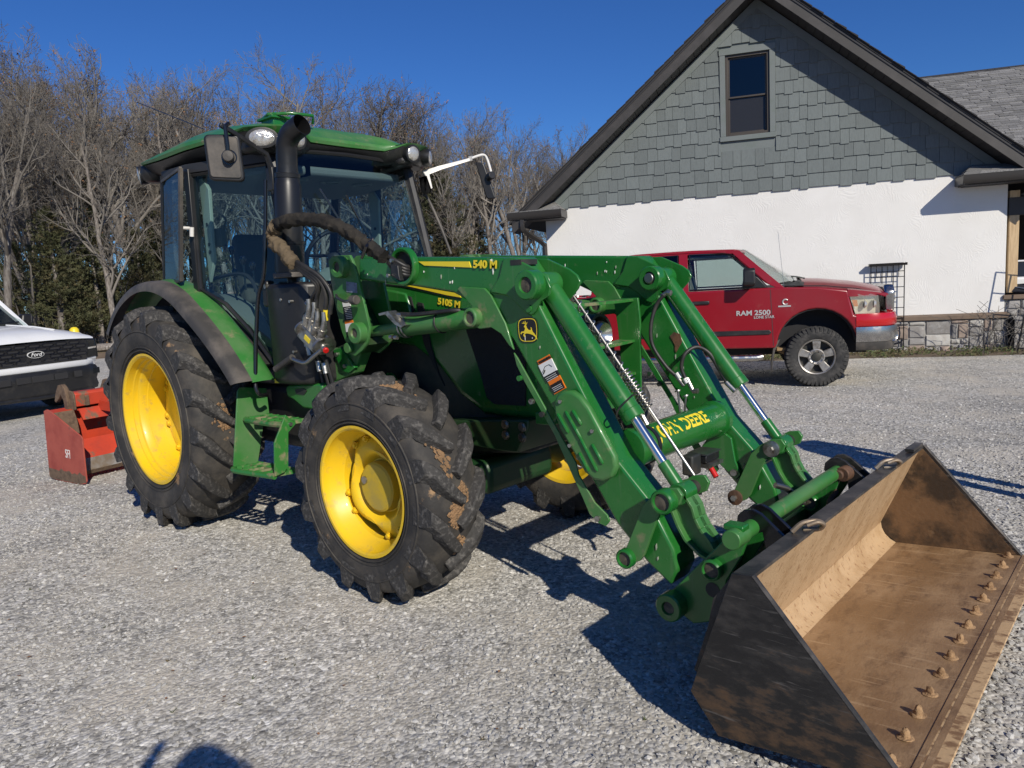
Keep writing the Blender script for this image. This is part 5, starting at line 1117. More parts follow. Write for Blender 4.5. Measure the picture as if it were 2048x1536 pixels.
# cross tube with lettering
TC = (3.545, 0.815); TR = 0.087
m = MB(); m.lathe([(NI, TR * 1.12), (NI + 0.035, TR * 1.12), (NI + 0.04, TR), (-NI - 0.04, TR), (-NI - 0.035, TR * 1.12), (-NI, TR * 1.12)], o=(TC[0], 0, TC[1]), n=40); m.build('cross_tube', 'green_paint', T, smooth=30)
m = MB(); m.lathe([(-0.30, TR + 0.001), (-0.30, TR + 0.005), (-0.275, TR + 0.005), (-0.275, TR + 0.001)], o=(TC[0], 0, TC[1]), n=36); m.build('hose_clamp', 'black_plastic', T)
def on_tube(me_ob, y_mid, ang, r):
    for v in me_ob.data.vertices:
        s, h, d = v.co.x, v.co.y, v.co.z; a = ang + h / r; rr2 = r + d; v.co = Vector((TC[0] + math.cos(a) * rr2, y_mid + s, TC[1] + math.sin(a) * rr2))
lt = text_mesh('tube_lettering', 'JOHN DEERE', 0.094, 'decal_yellow', T, Matrix.Identity(4), offset=0.0028, wide=0.90); on_tube(lt, -0.035, R(40), TR + 0.001)
# rear support plates of the tube on the arms
for s in (1,):
    pl = YP([(1432, 985), (1452, 985), (1425, 948), (1405, 925), (1396, 880), (1390, 900), (1385, 915)], -NI)
    m = MB(); m.prY([(3.50, 0.70), (3.47, 0.66), (3.49, 0.61), (3.56, 0.58), (3.63, 0.53), (3.665, 0.50), (3.69, 0.53), (3.66, 0.60), (3.64, 0.72), (3.58, 0.76)], -NI - 0.02, -NI - 0.004); m.build('tube_gusset', 'green_paint', far, bevel=0.004)
    m = MB(); m.cyl((3.655, -NI - 0.035, 0.54), (3.655, -NI - 0.018, 0.54), 0.018, 12); m.build('gusset_bolt', 'zinc', far)
# coupler block under the tube
blk = node('hose_coupler', T)
m = MB(); m.box((3.585, 0.06, 0.665), (3.68, 0.20, 0.705)); m.build('coupler_block', 'black_plastic', blk, bevel=0.006)
m = MB(); m.box((3.58, 0.055, 0.705), (3.685, 0.205, 0.712)); m.build('coupler_plate', 'steel', blk)
m = MB(); m.box((3.60, -0.04, 0.62), (3.66, 0.05, 0.72)); m.build('coupler_latch', 'dark_cast', blk, bevel=0.01)
m = MB(); m.cyl((3.68, 0.09, 0.65), (3.72, 0.08, 0.60), 0.014, 12); m.build('coupler_cap', 'red_plastic', blk)
m = MB(); m.tube([(3.62, 0.0, 0.63), (3.66, -0.05, 0.60), (3.70, -0.12, 0.57)], 0.011, 8); m.build('coupler_lever', 'black_plastic', blk)
m = MB(); m.prX([(0.05, 0.645), (0.20, 0.645), (0.20, 0.662), (0.05, 0.662)], 3.58, 3.70); m.build('coupler_plate', 'zinc', blk)
# ------------------------------------------------------------------ hoses on the far arm, level rod, spring
def hose(name, pts, r, mt='hose_rubber', par=T, n=9, k=7):
    m = MB(); m.tube(smooth_path(pts, k), r, n); return m.build(name, mt, par, smooth=60)
FI = -NI
hose('hose', [Y3(1327, 590, FI - 0.06), Y3(1312, 612, FI - 0.07), Y3(1302, 650, FI - 0.09), Y3(1305, 690, FI - 0.09), Y3(1330, 730, FI - 0.07), Y3(1352, 752, FI - 0.05)], 0.0105)
hose('hose', [Y3(1372, 760, FI - 0.05), Y3(1363, 735, FI - 0.06), Y3(1370, 708, FI - 0.05), Y3(1393, 694, FI), Y3(1418, 706, FI + 0.03), Y3(1436, 735, FI + 0.05), Y3(1455, 768, FI + 0.05)], 0.0105)
for a, b, r in (((1324, 592), (1338, 582), 0.013), ((1352, 751), (1368, 772), 0.012), ((1374, 757), (1386, 782), 0.012), ((1452, 765), (1470, 783), 0.012), ((1386, 782), (1396, 782), 0.014), ((1335, 585), (1342, 586), 0.015)):
    m = MB(); m.cyl(Y3(*a, FI - 0.05), Y3(*b, FI - 0.05), r, 10); m.build('hose_fitting', 'zinc', T)
for a, b in (((1354, 746), (1361, 757)), ((1370, 757), (1375, 766))):
    m = MB(); m.cyl(Y3(*a, FI - 0.052), Y3(*b, FI - 0.052), 0.0145, 10); m.build('hose_tag', 'white_tag', T)
for a, b in (((1356, 783), (1360, 824)), ((1372, 793), (1369, 824))):
    m = MB(); m.cyl(Y3(*a, FI - 0.1), Y3(*b, FI - 0.1), 0.006, 8); m.cyl(Y3(*a, FI - 0.1), Y3(a[0] - 1, a[1] - 3, FI - 0.1), 0.017, 12); m.build('coupler_pin', 'zinc', T)
# level indicator: rod with loose and tight coils in front of the near cylinder
RY = -0.40
p_top, p_bot = Y3(1133, 572, RY), Y3(1391, 955, RY)
Lv = node('level_rod', T)
p_end = Y3(1400, 975, RY)
m = MB(); m.tube(smooth_path([p_top, p_top.lerp(p_bot, 0.5), p_bot, p_bot.lerp(p_end, 0.6) + Vector((0.01, 0, -0.005)), p_end + Vector((0, 0, -0.03))], 6), 0.0075, 10); m.build('rod', 'steel', Lv)
def coil(t0, t1, turns, r, wr):
    d = p_bot - p_top; L = d.length; ax = d / L; u = ax.orthogonal().normalized(); v = ax.cross(u); k = int(turns * 12); path = []
    for i in range(k + 1):
        g = 2 * math.pi * turns * i / k; path.append(p_top + ax * L * (t0 + (t1 - t0) * i / k) + (u * math.cos(g) + v * math.sin(g)) * r)
    m = MB(); m.tube(path, wr, 6); m.build('spring', 'zinc', Lv, smooth=60)
coil(0.0, 0.07, 3.5, 0.017, 0.0042); coil(0.07, 0.46, 7, 0.016, 0.0042); coil(0.46, 0.66, 12, 0.02, 0.0046)
hose('rod_wire', [Y3(1118, 560, -0.45), Y3(1122, 572, RY), Y3(1130, 577, RY), p_top], 0.0035)
hose('hose', [Y3(1222, 735, -0.43), Y3(1250, 775, -0.43), Y3(1270, 815, -0.42), Y3(1282, 830, -0.42)], 0.011)
m = MB(); m.cyl(Y3(1282, 828, -0.42), Y3(1294, 850, -0.42), 0.014, 10); m.build('hose_fitting', 'zinc', T)
hose('cable_tie', [Y3(1265, 790, -0.58), Y3(1240, 815, -0.60), Y3(1233, 830, -0.6), Y3(1236, 837, -0.57), Y3(1246, 826, -0.46), Y3(1266, 790, -0.46)], 0.004)
# lift cylinder clip, hose and ties on the near side
yl = NO - 0.01
m = MB(); m.ext([Y3(756, 627, yl - 0.03), Y3(775, 622, yl - 0.03), Y3(800, 650, yl - 0.03), Y3(810, 650, yl - 0.03), Y3(802, 656, yl - 0.03), Y3(790, 650, yl - 0.03), Y3(770, 629, yl - 0.03), Y3(758, 632, yl - 0.03)], (0, 0.06, 0)); m.build('transport_clip', 'zinc', near, bevel=0.002)
hose('hose', [Y3(800, 628, yl + 0.02), Y3(830, 629, yl), Y3(870, 625, yl + 0.01), Y3(905, 621, yl + 0.02), Y3(938, 622, yl + 0.08)], 0.0115, par=near)
m = MB(); m.cyl(Y3(793, 630, yl + 0.02), Y3(806, 630, yl + 0.02), 0.016, 10); m.build('hose_fitting', 'zinc', near)
def ring_on(t, nm, mt, rad, wr):
    a, e = Vector((LM[0], NO + 0.055, LM[1])), Vector((LF[0], NO + 0.055, LF[1])); d = (e - a); c0 = a + d * t; ax = d.normalized(); u = ax.orthogonal().normalized(); v = ax.cross(u)
    m = MB(); m.tube([c0 + (u * math.cos(g * 0.3142) + v * math.sin(g * 0.3142)) * rad for g in range(21)], wr, 6); m.build(nm, mt, near)
for t in (0.335, 0.365): ring_on(t, 'clip_band', 'zinc', 0.056, 0.005)
ring_on(0.66, 'cable_tie', 'hose_rubber', 0.056, 0.004)
for px, py in ((783, 674), (792, 675)):
    q = Y3(px, py, NO - 0.005); m = MB(); m.cyl(q - Vector((0.012, 0, 0)), q + Vector((0.012, 0, 0)), 0.012, 8); m.build('clip_nut', 'zinc', near)
# ------------------------------------------------------------------ hood guard with rungs, in front of the nose
gd = node('hood_guard', T); GX = 3.13
def rung(y0, y1, z, bow):
    m = MB(); pts = []
    for i in range(9):
        t = i / 8; pts.append((GX + bow * math.sin(math.pi * t) - 0.03, y0 + (y1 - y0) * t))
    back = [(x - 0.10, y) for x, y in reversed(pts)]
    m.prZ(pts + back, z, z + 0.016); m.build('guard_rung', 'green_step', gd, bevel=0.002)
q1 = X3(1277, 601, GX); q0 = X3(1180, 640, GX)
zr = [X3(1274, 603, GX).z, X3(1276, 685, GX).z, X3(1270, 752, GX).z]
gy = q1.y
for z in zr: rung(-gy, gy, z, 0.05)
for s in (-1, 1):
    m = MB(); m.prY([(GX - 0.16, zr[0] + 0.02), (GX + 0.0, zr[0] + 0.02), (GX + 0.01, zr[0] - 0.1), (GX + 0.0, zr[2] - 0.10), (GX - 0.05, zr[2] - 0.16), (GX - 0.10, zr[2] - 0.14), (GX - 0.12, zr[2]), (GX - 0.13, zr[1]), (GX - 0.14, zr[0] - 0.12)], s * gy - 0.008, s * gy + 0.008); m.build('guard_side', 'green_paint', gd, bevel=0.003)
m = MB(); m.box((2.98, -gy, zr[2] - 0.16), (GX - 0.04, gy, zr[2] - 0.10)); m.build('guard_base', 'green_paint', gd, bevel=0.006)
# ------------------------------------------------------------------ bucket carrier
car = node('tool_carrier', T)
c_pts = YP([(1345, 1180), (1358, 1168), (1473, 1055), (1494, 1086), (1484, 1113), (1455, 1160), (1440, 1240), (1389, 1246), (1362, 1225), (1343, 1205)], NO - 0.02)
for s in (-1, 1):
    y0 = (NO - 0.028) if s < 0 else (-NI - 0.03)
    m = MB(); m.prY(c_pts, y0, y0 + 0.02); m.build('carrier_plate', 'green_paint', car, bevel=0.004)
    m = MB(); m.prY(c_pts, y0 + 0.2, y0 + 0.22); m.build('carrier_plate', 'green_paint', car, bevel=0.004)
    boss(car, LO[0], LO[1], y0 - 0.06, y0, 0.058, 0.42); boss(car, CP[0], CP[1], y0 - 0.035, y0, 0.042, 0.7)
    q = Y(1425, 1180, NO - 0.03); m = MB(); m.lathe([(y0 - 0.002, 0.03), (y0 - 0.003, 0.001)], o=(q[0], 0, q[1]), n=20); m.build('carrier_hole', 'dark_cast', car)
    m = MB(); m.cyl((LO[0], y0, LO[1]), (LO[0], y0 + 0.21, LO[1]), 0.035, 20); m.cyl((CP[0], y0, CP[1]), (CP[0], y0 + 0.21, CP[1]), 0.028, 20); m.build('carrier_pin', 'dark_cast', car)
SHX = (4.162, 0.597)
m = MB(); m.cyl((SHX[0], -0.64, SHX[1]), (SHX[0], 0.56, SHX[1]), 0.032, 24); m.cyl((SHX[0], -0.70, SHX[1]), (SHX[0], -0.60, SHX[1]), 0.038, 20); m.build('carrier_shaft', 'green_dusty', car, bevel=0.004)
m = MB(); m.box((SHX[0] - 0.05, -0.66, SHX[1] + 0.02), (SHX[0] + 0.03, -0.60, SHX[1] + 0.045)); m.build('shaft_lug', 'green_paint', car, bevel=0.006)
m = MB(); m.prX([(-0.6, 0.30), (0.6, 0.30), (0.6, 0.42), (-0.6, 0.42)], 4.02, 4.04); m.cyl((4.0, -0.6, 0.28), (4.0, 0.6, 0.28), 0.03, 16); m.build('carrier_crossbar', 'green_paint', car)
m = MB(); m.tube([(4.05, 0.32, 0.46), (4.0, 0.24, 0.545), (3.97, 0.18, 0.57)], 0.014, 10); m.build('release_handle', 'steel', car)
# ------------------------------------------------------------------ bucket
bk = node('loader_bucket', T); BW = 1.0585
top, topf, tip, toe, heel = (4.334, 0.629), (4.402, 0.635), (4.839, 0.129), (4.277, 0.052), (4.179, 0.179)
knee, rear = (4.197, 0.185), (4.27, 0.088)
for s in (-1, 1):
    y0, y1 = (-BW, -BW + 0.014) if s < 0 else (BW - 0.014, BW)
    m = MB(); m.prY([top, topf, tip, (4.84, 0.105), toe, heel], y0, y1); m.build('side_plate', 'bucket_out', bk, bevel=0.002)
    ya, yb = (-BW + 0.014, -BW + 0.016) if s < 0 else (BW - 0.016, BW - 0.014)
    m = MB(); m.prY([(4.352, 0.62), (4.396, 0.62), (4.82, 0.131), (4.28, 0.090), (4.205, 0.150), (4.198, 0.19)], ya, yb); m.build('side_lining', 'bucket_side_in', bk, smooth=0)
    m = MB(); m.tube([(topf[0], (y0 + y1) / 2, topf[1]), (tip[0], (y0 + y1) / 2, tip[1])], 0.0085, 6); m.build('side_edge', 'bucket_edge', bk)
# back sheet: top box, sloping back, curve, floor
inn = [(4.372, 0.607), (4.20, 0.19), (4.212, 0.150), (4.235, 0.115), (4.27, 0.090)]
YB = BW - 0.016
def sheet_strip(pl, mt, nm, th=0.012, nrm=-1):
    m = MB(); off = []
    m_ = [Vector((x, 0, z)) for x, z in pl]
    fr = [Vector((v.x, -YB, v.z)) for v in m_] + [Vector((v.x, YB, v.z)) for v in m_]
    bk_ = []
    for i, v in enumerate(m_):
        t = (m_[min(i + 1, len(m_) - 1)] - m_[max(i - 1, 0)]).normalized(); nn = Vector((t.z, 0, -t.x)) * th * nrm; bk_.append(v + nn)
    n = len(m_); vs = fr + [Vector((v.x, -YB, v.z)) for v in bk_] + [Vector((v.x, YB, v.z)) for v in bk_]
    fs = []
    for i in range(n - 1): fs += [(i, i + 1, n + i + 1, n + i), (2 * n + i, 3 * n + i, 3 * n + i + 1, 2 * n + i + 1)]
    fs += [(0, n, 3 * n, 2 * n), (n - 1, 2 * n + n - 1, 3 * n + n - 1, n + n - 1)]
    for e in (0, 1):
        for i in range(n - 1): fs.append((e * n + i, 2 * n + e * n + i, 2 * n + e * n + i + 1, e * n + i + 1))
    m.add(vs, fs); return m.build(nm, mt, bk, smooth=45)
kk = Y(1568, 1221, -1.05); k2 = (4.262, 0.335)
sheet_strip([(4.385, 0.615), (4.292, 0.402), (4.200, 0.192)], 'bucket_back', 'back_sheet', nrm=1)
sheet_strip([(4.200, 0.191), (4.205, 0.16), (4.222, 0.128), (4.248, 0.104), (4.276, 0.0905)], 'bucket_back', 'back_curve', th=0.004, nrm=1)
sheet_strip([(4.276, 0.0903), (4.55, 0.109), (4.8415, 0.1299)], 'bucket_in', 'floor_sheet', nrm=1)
m = MB(); m.prY([(4.325, 0.612), (4.402, 0.622), (4.402, 0.634), (4.335, 0.629), (4.315, 0.60)], -YB, YB); m.build('top_bar', 'bucket_edge', bk, bevel=0.003)
m = MB(); m.prY([(4.318, 0.60), (4.355, 0.60), (4.268, 0.40), (4.20, 0.24), (4.185, 0.25), (4.24, 0.42), (4.26, 0.52)], -YB + 0.002, YB - 0.002); m.build('back_stiffener', 'bucket_out', bk)
m = MB(); m.prY([(4.842, 0.1318), (4.926, 0.1375), (4.928, 0.131), (4.90, 0.1155), (4.842, 0.1125)], -BW, BW); m.build('cutting_edge', 'bucket_lip', bk, bevel=0.001)
m = MB(); m.prY([(4.868, 0.1337), (4.888, 0.1351), (4.888, 0.1355), (4.868, 0.1342)], -YB, YB); m.build('edge_scuff', 'bucket_in', bk, smooth=0)
m = MB(); m.prY([(4.843, 0.1325), (4.86, 0.1345), (4.862, 0.1355), (4.844, 0.1335)], -YB, YB); m.build('edge_seam', 'bucket_in', bk)
rb = random.Random(8)
for i in range(14):
    y = 1.005 - 0.1534 * i
    if y < -1.02: break
    m = MB(); hb = rb.uniform(0.85, 1.1); m.lathe([(0.0, 0.026), (0.003, 0.023), (0.005, 0.0145), (0.012 * hb, 0.0135), (0.020 * hb, 0.012), (0.026 * hb, 0.0085), (0.030 * hb, 0.001)], ax='z', n=10)
    m.v = [v + Vector((rb.gauss(0, 0.0012), rb.gauss(0, 0.0012), rb.gauss(0, 0.001))) for v in m.v]; m.xf(Matrix.Translation((4.79, y, 0.1275))); m.build('edge_bolt', 'caked_soil', bk, smooth=50)
m = MB(); m.prY([(4.178, 0.18), (4.278, 0.053), (4.60, 0.085), (4.60, 0.094), (4.275, 0.074), (4.236, 0.088), (4.203, 0.118), (4.187, 0.155), (4.184, 0.18)], -BW + 0.02, BW - 0.02); m.build('bucket_belly', 'bucket_out', bk)
# hook brackets on the back of the bucket, and grab hooks on the top bar
for yy, mt in ((-0.47, 'black_gloss'), (0.50, 'bucket_out')):
    hk = [(4.10, 0.60), (4.105, 0.635), (4.13, 0.66), (4.165, 0.668), (4.20, 0.655), (4.315, 0.56), (4.305, 0.50), (4.262, 0.40), (4.232, 0.34), (4.20, 0.33), (4.215, 0.52), (4.205, 0.585), (4.17, 0.57), (4.13, 0.565)]
    for dy in (-0.04, 0.04):
        m = MB(); m.prY(hk, yy + dy - 0.009, yy + dy + 0.009); m.build('hook_plate', mt, bk, bevel=0.003)
m = MB(); m.cyl((4.20, 0.40, 0.60), (4.21, 0.48, 0.60), 0.036, 16); m.cyl((4.19, 0.38, 0.60), (4.19, 0.40, 0.60), 0.024, 12); m.build('hook_pin', 'rusty_steel', bk, bevel=0.005)
m = MB(); m.tube(smooth_path([(4.18, 0.40, 0.52), (4.16, 0.35, 0.47), (4.2, 0.33, 0.44), (4.24, 0.36, 0.47)], 5), 0.013, 8); m.build('clevis', 'rusty_steel', bk)
for px, py in ((1618, 1053), (1778, 928)):
    q = on_plane(px, py, (0, 0, 1), (0, 0, 0.655)); m = MB()
    m.tube(smooth_path([q + Vector((-0.05, -0.03, -0.02)), q + Vector((-0.02, -0.01, 0.012)), q + Vector((0.02, 0.02, 0.018)), q + Vector((0.035, 0.045, 0.0)), q + Vector((0.015, 0.05, -0.02)), q + Vector((-0.03, 0.02, -0.02))], 5), 0.0095, 8)
    m.tube(smooth_path([q + Vector((0.03, 0.03, -0.01)), q + Vector((0.045, 0.02, 0.01)), q + Vector((0.03, 0.0, 0.022)), q + Vector((0.0, -0.02, 0.01))], 5), 0.008, 8); m.build('grab_hook', 'worn_steel', bk)
m = MB(); m.box((4.36, BW - 0.2, 0.636), (4.40, BW - 0.02, 0.65)); m.build('top_lug', 'bucket_edge', bk)
# ------------------------------------------------------------------ fenders
def fender(s):
    fd = node('rear_fender', T)
    def sweep(prof, nm, mt, th0, th1, n=40, thick=0.012, rin=0.0):
        """prof: (|y|, dr) across; swept round the axle; the skirt widens toward the front foot."""
        m = MB(); K = len(prof); ring = []
        for i in range(n + 1):
            th = th0 + (th1 - th0) * i / n; t = max(0.0, (R(58) - th) / R(43)); rho = 0.945 + 0.225 * t ** 2.0; back = max(0.0, (th - R(110)) / R(40)); rho += 0.03 * back
            c = Vector((0.03, 0, 0.79)); e = Vector((math.cos(th), 0, math.sin(th)))
            a = [c + e * (rho + dr) + Vector((0, s * yy, 0)) for yy, dr in prof]; b = [c + e * (rho + dr - thick) + Vector((0, s * yy, 0)) for yy, dr in reversed(prof)]
            ring.append(a + b)
        N = 2 * K; m.v = [q for r_ in ring for q in r_]
        for i in range(n):
            for j in range(N): m.f.append((i * N + j, i * N + (j + 1) % N, (i + 1) * N + (j + 1) % N, (i + 1) * N + j))
        m.f += [tuple(range(N)), tuple(n * N + j for j in range(N))]
        return m.build(nm, mt, fd, smooth=50)
    sweep([(0.975, -0.055), (0.972, -0.025), (0.96, -0.008), (0.93, 0.0), (0.868, 0.004)], 'fender_flare', 'black_dusty', R(14.5), R(141))
    sweep([(0.866, 0.0), (0.80, 0.012), (0.745, 0.008), (0.715, -0.01), (0.70, -0.04)], 'fender_skin', 'green_dusty', R(14), R(128))
    sweep([(0.70, -0.03), (0.60, -0.05)], 'fender_inner', 'dark_cast', R(20), R(150))
    return fd
fn = fender(-1); fender(1)
# ------------------------------------------------------------------ cab
cab = node('cab', T)
AT, AB = (1.10, 0.555, 2.44), (1.27, 0.585, 1.66)
A0 = (1.36, 0.60, 1.12)
CT, CB = (0.46, 0.765, 2.44), (0.43, 0.765, 1.62)
DT, DB = (0.0, 0.715, 2.46), (-0.16, 0.715, 1.62)
def sy(p, s): return Vector((p[0], s * p[1], p[2]))
for s in (-1, 1):
    m = MB(); m.tube([sy(AT, s), sy(AB, s), sy(A0, s)], 0.036, 8); m.build('front_post', 'black_plastic', cab)
    m = MB(); m.tube([sy(CT, s), sy(CB, s)], 0.045, 4, sq=True); m.build('door_post', 'black_plastic', cab, bevel=0.006)
    m = MB(); m.prY([(CT[0] + 0.05, 2.38), (CT[0] + 0.115, 2.30), (CB[0] + 0.12, 1.95), (CB[0] + 0.12, 1.85), (CB[0] + 0.03, 1.7), (CB[0] + 0.03, 2.38)], s * 0.70 - 0.012, s * 0.70 + 0.012); m.build('post_trim', 'cab_pale', cab, bevel=0.004)
    for z in (2.08, 1.95, 1.90):
        m = MB(); m.cyl((CB[0] + 0.085, s * 0.70 - 0.018, z), (CB[0] + 0.085, s * 0.70 + 0.018, z), 0.012, 10); m.build('trim_screw', 'cab_dark', cab)
    m = MB(); m.tube([sy(DT, s), sy(DB, s)], 0.04, 8); m.build('rear_post', 'black_plastic', cab)
    m = MB(); m.tube([sy(DT, s), sy(CT, s), sy(AT, s)], 0.04, 4, sq=True); m.build('roof_rail', 'cab_dark', cab)
# lower body and floor
m = MB(); m.prZ([(-0.15, -0.62), (0.9, -0.62), (1.36, -0.56), (1.36, 0.56), (0.9, 0.62), (-0.15, 0.62)], 1.02, 1.12); m.build('cab_floor', 'cab_dark', cab, bevel=0.02)
m = MB(); m.box((-0.19, -0.70, 1.12), (-0.15, 0.70, 1.62)); m.build('rear_panel', 'cab_grey', cab, bevel=0.01)
for s in (-1, 1):   # inner wheel boxes with side consoles
    a, b = sorted((s * 0.45, s * 0.695)); m = MB(); m.prY([(-0.15, 1.12), (0.86, 1.12), (0.80, 1.32), (0.62, 1.52), (0.35, 1.62), (-0.15, 1.64)], a, b); m.build('side_console', 'cab_grey', cab, bevel=0.03, seg=3)
m = MB(); m.prX([(-0.40, 1.12), (0.40, 1.12), (0.34, 1.60), (0.2, 1.76), (-0.2, 1.76), (-0.34, 1.60)], 1.0, 1.24); m.build('dashboard', 'cab_pale', cab, bevel=0.04, seg=3)
m = MB(); m.prX([(-0.16, 1.66), (0.16, 1.66), (0.13, 1.86), (-0.13, 1.86)], 0.98, 1.08); m.build('instrument_cluster', 'cab_dark', cab, bevel=0.03)
m = MB(); m.tube([(0.98, 0, 1.6), (0.86, 0, 1.84)], 0.03, 10); m.tube([Vector((0.85, 0, 1.85)) + Vector((0.09 * math.cos(g), 0.19 * math.sin(g), 0.165 * math.cos(g))) for g in [i * 2 * math.pi / 28 for i in range(29)]], 0.015, 8)
for g in (1.57, -1.57, 3.14): m.tube([(0.85, 0, 1.85), (0.85 + 0.09 * math.cos(g), 0.19 * math.sin(g), 1.85 + 0.165 * math.cos(g))], 0.012, 6)
m.build('steering_wheel', 'black_plastic', cab)
seat = node('seat', cab, (0.17, 0, 0))
m = MB(); m.prY([(-0.18, 1.42), (0.38, 1.42), (0.40, 1.52), (0.30, 1.56), (-0.18, 1.53)], -0.25, 0.25); m.build('seat_cushion', 'seat_cloth', seat, bevel=0.04, seg=3)
m = MB(); m.prY([(-0.20, 1.52), (-0.08, 1.55), (-0.16, 2.05), (-0.22, 2.08), (-0.28, 2.02)], -0.23, 0.23); m.build('seat_back', 'seat_cloth', seat, bevel=0.04, seg=3)
m = MB(); m.box((-0.15, -0.2, 1.12), (0.25, 0.2, 1.42)); m.build('seat_base', 'cab_dark', seat, bevel=0.02)
for i, (px, py, l) in enumerate(((463, 500, 0.10), (486, 520, 0.10), (505, 532, 0.07), (470, 545, 0.06))):
    q = Y3(px, py, -0.55); m = MB(); m.tube([q + Vector((0, 0, -l - 0.1)), q], 0.008, 6); m.lathe([(-0.03, 0.012), (0.0, 0.022), (0.02, 0.018), (0.028, 0.001)], o=q, ax='z', n=10); m.build('control_lever', 'black_gloss', cab)
m = MB(); m.tube(smooth_path([Y3(420, 560, -0.62), Y3(470, 548, -0.62), Y3(500, 556, -0.62), Y3(520, 600, -0.62), Y3(535, 640, -0.6)], 5), 0.012, 6); m.build('inner_rail', 'cab_dark', cab)
q = Y3(440, 475, -0.66); m = MB(); m.box(q - Vector((0.04, 0.02, 0.06)), q + Vector((0.05, 0.02, 0.06))); m.build('door_latch', 'cab_dark', cab, bevel=0.006)
m = MB(); m.tube([Y3(430, 412, -0.66), Y3(452, 440, -0.66), Y3(446, 458, -0.66)], 0.008, 6); m.build('door_pull', 'cab_dark', cab)
m = MB(); m.prZ([(0.02, -0.68), (0.4, -0.72), (1.05, -0.52), (1.05, 0.52), (0.4, 0.72), (0.02, 0.68)], 2.36, 2.42); m.build('headliner', 'headliner', cab, bevel=0.02)
for y in (-0.22, 0.05, 0.32):
    m = MB(); m.lathe([(2.36, 0.075), (2.350, 0.07), (2.350, 0.055), (2.355, 0.05), (2.355, 0.001)], o=(0.86, y, 0), ax='z', n=24); m.build('roof_speaker', 'cab_grey', cab)
m = MB(); m.ext([Y3(594, 325, -0.28), Y3(616, 320, -0.28), Y3(618, 352, -0.28), Y3(597, 357, -0.28)], (0.02, 0.0, 0)); m.build('inner_mirror', 'cab_dark', cab, bevel=0.006)
# glass: windshield, door, quarter, rear
def pane(pts, nm, mt='cab_glass', par=cab):
    m = MB(); m.add(pts, [tuple(range(len(pts)))]); return m.build(nm, mt, par, smooth=0)
bot = [(1.30, -0.56, 1.60), (1.36, -0.3, 1.60), (1.38, 0, 1.60), (1.36, 0.3, 1.60), (1.30, 0.56, 1.60)]; tp_ = [(1.085, -0.53, 2.48), (1.115, -0.28, 2.495), (1.125, 0, 2.50), (1.115, 0.28, 2.495), (1.085, 0.53, 2.48)]
m = MB(); m.add(bot + tp_, [(i, i + 1, 6 + i, 5 + i) for i in range(4)]); ws = m.build('windshield', 'cab_glass', cab, smooth=60)
m = MB(); m.tube([Vector(q) for q in bot], 0.014, 6); m.tube([Vector(q) for q in tp_], 0.014, 6); m.build('windshield_seal', 'black_plastic', ws)
m = MB(); m.tube([(1.33, 0.15, 1.70), (1.25, 0.0, 2.0), (1.22, -0.1, 2.22)], 0.008, 5); m.tube([(1.30, -0.18, 1.98), (1.22, -0.30, 2.25)], 0.008, 5); m.build('wiper', 'black_gloss', ws)
for s in (-1, 1):
    pts = [sy((0.47, 0.77, 2.40), s), sy((1.08, 0.575, 2.40), s), sy((1.26, 0.60, 1.66), s), sy((1.33, 0.62, 1.15), s), sy((1.10, 0.66, 1.15), s), sy((0.90, 0.70, 1.38), s), sy((0.70, 0.735, 1.55), s), sy((0.46, 0.77, 1.66), s)]
    dr_ = pane(pts, 'cab_door')
    m = MB(); m.tube([pts[0], pts[1], pts[2], pts[3], pts[4], pts[5], pts[6], pts[7], pts[0]], 0.015, 6); m.build('door_frame', 'black_plastic', dr_)
    if s > 0: pane([sy((0.01, 0.72, 2.42), s), sy((0.42, 0.77, 2.42), s), sy((0.40, 0.77, 1.66), s), sy((-0.15, 0.72, 1.66), s)], 'quarter_glass')
# open rear quarter window on the near side, hinged at the rear post
fa, fb = Y3(361, 336, -0.86), Y3(362, 562, -0.86)
ra, rb_ = Vector((0.0, -0.745, fa.z - 0.01)), Vector((-0.15, -0.745, fb.z))
qw = pane([ra, fa, fb, rb_], 'quarter_window', 'cab_glass_dark')
m = MB(); m.tube([fa, fb], 0.016, 4, sq=True); m.tube([ra, fa], 0.012, 4, sq=True); m.tube([rb_, fb], 0.012, 4, sq=True); m.build('window_edge', 'black_dusty', qw)
m = MB(); m.tube([fa.lerp(fb, 0.52), Vector((0.43, -0.78, fa.lerp(fb, 0.52).z))], 0.011, 8); m.tube([fa.lerp(fb, 0.52) + Vector((0.05, 0.05, 0)), fa.lerp(fb, 0.6) + Vector((0.05, 0.05, 0))], 0.014, 8); m.build('window_stay', 'white_arm', qw)
pane([(-0.0, -0.69, 2.42), (-0.0, 0.69, 2.42), (-0.165, 0.69, 1.64), (-0.165, -0.69, 1.64)], 'rear_glass')
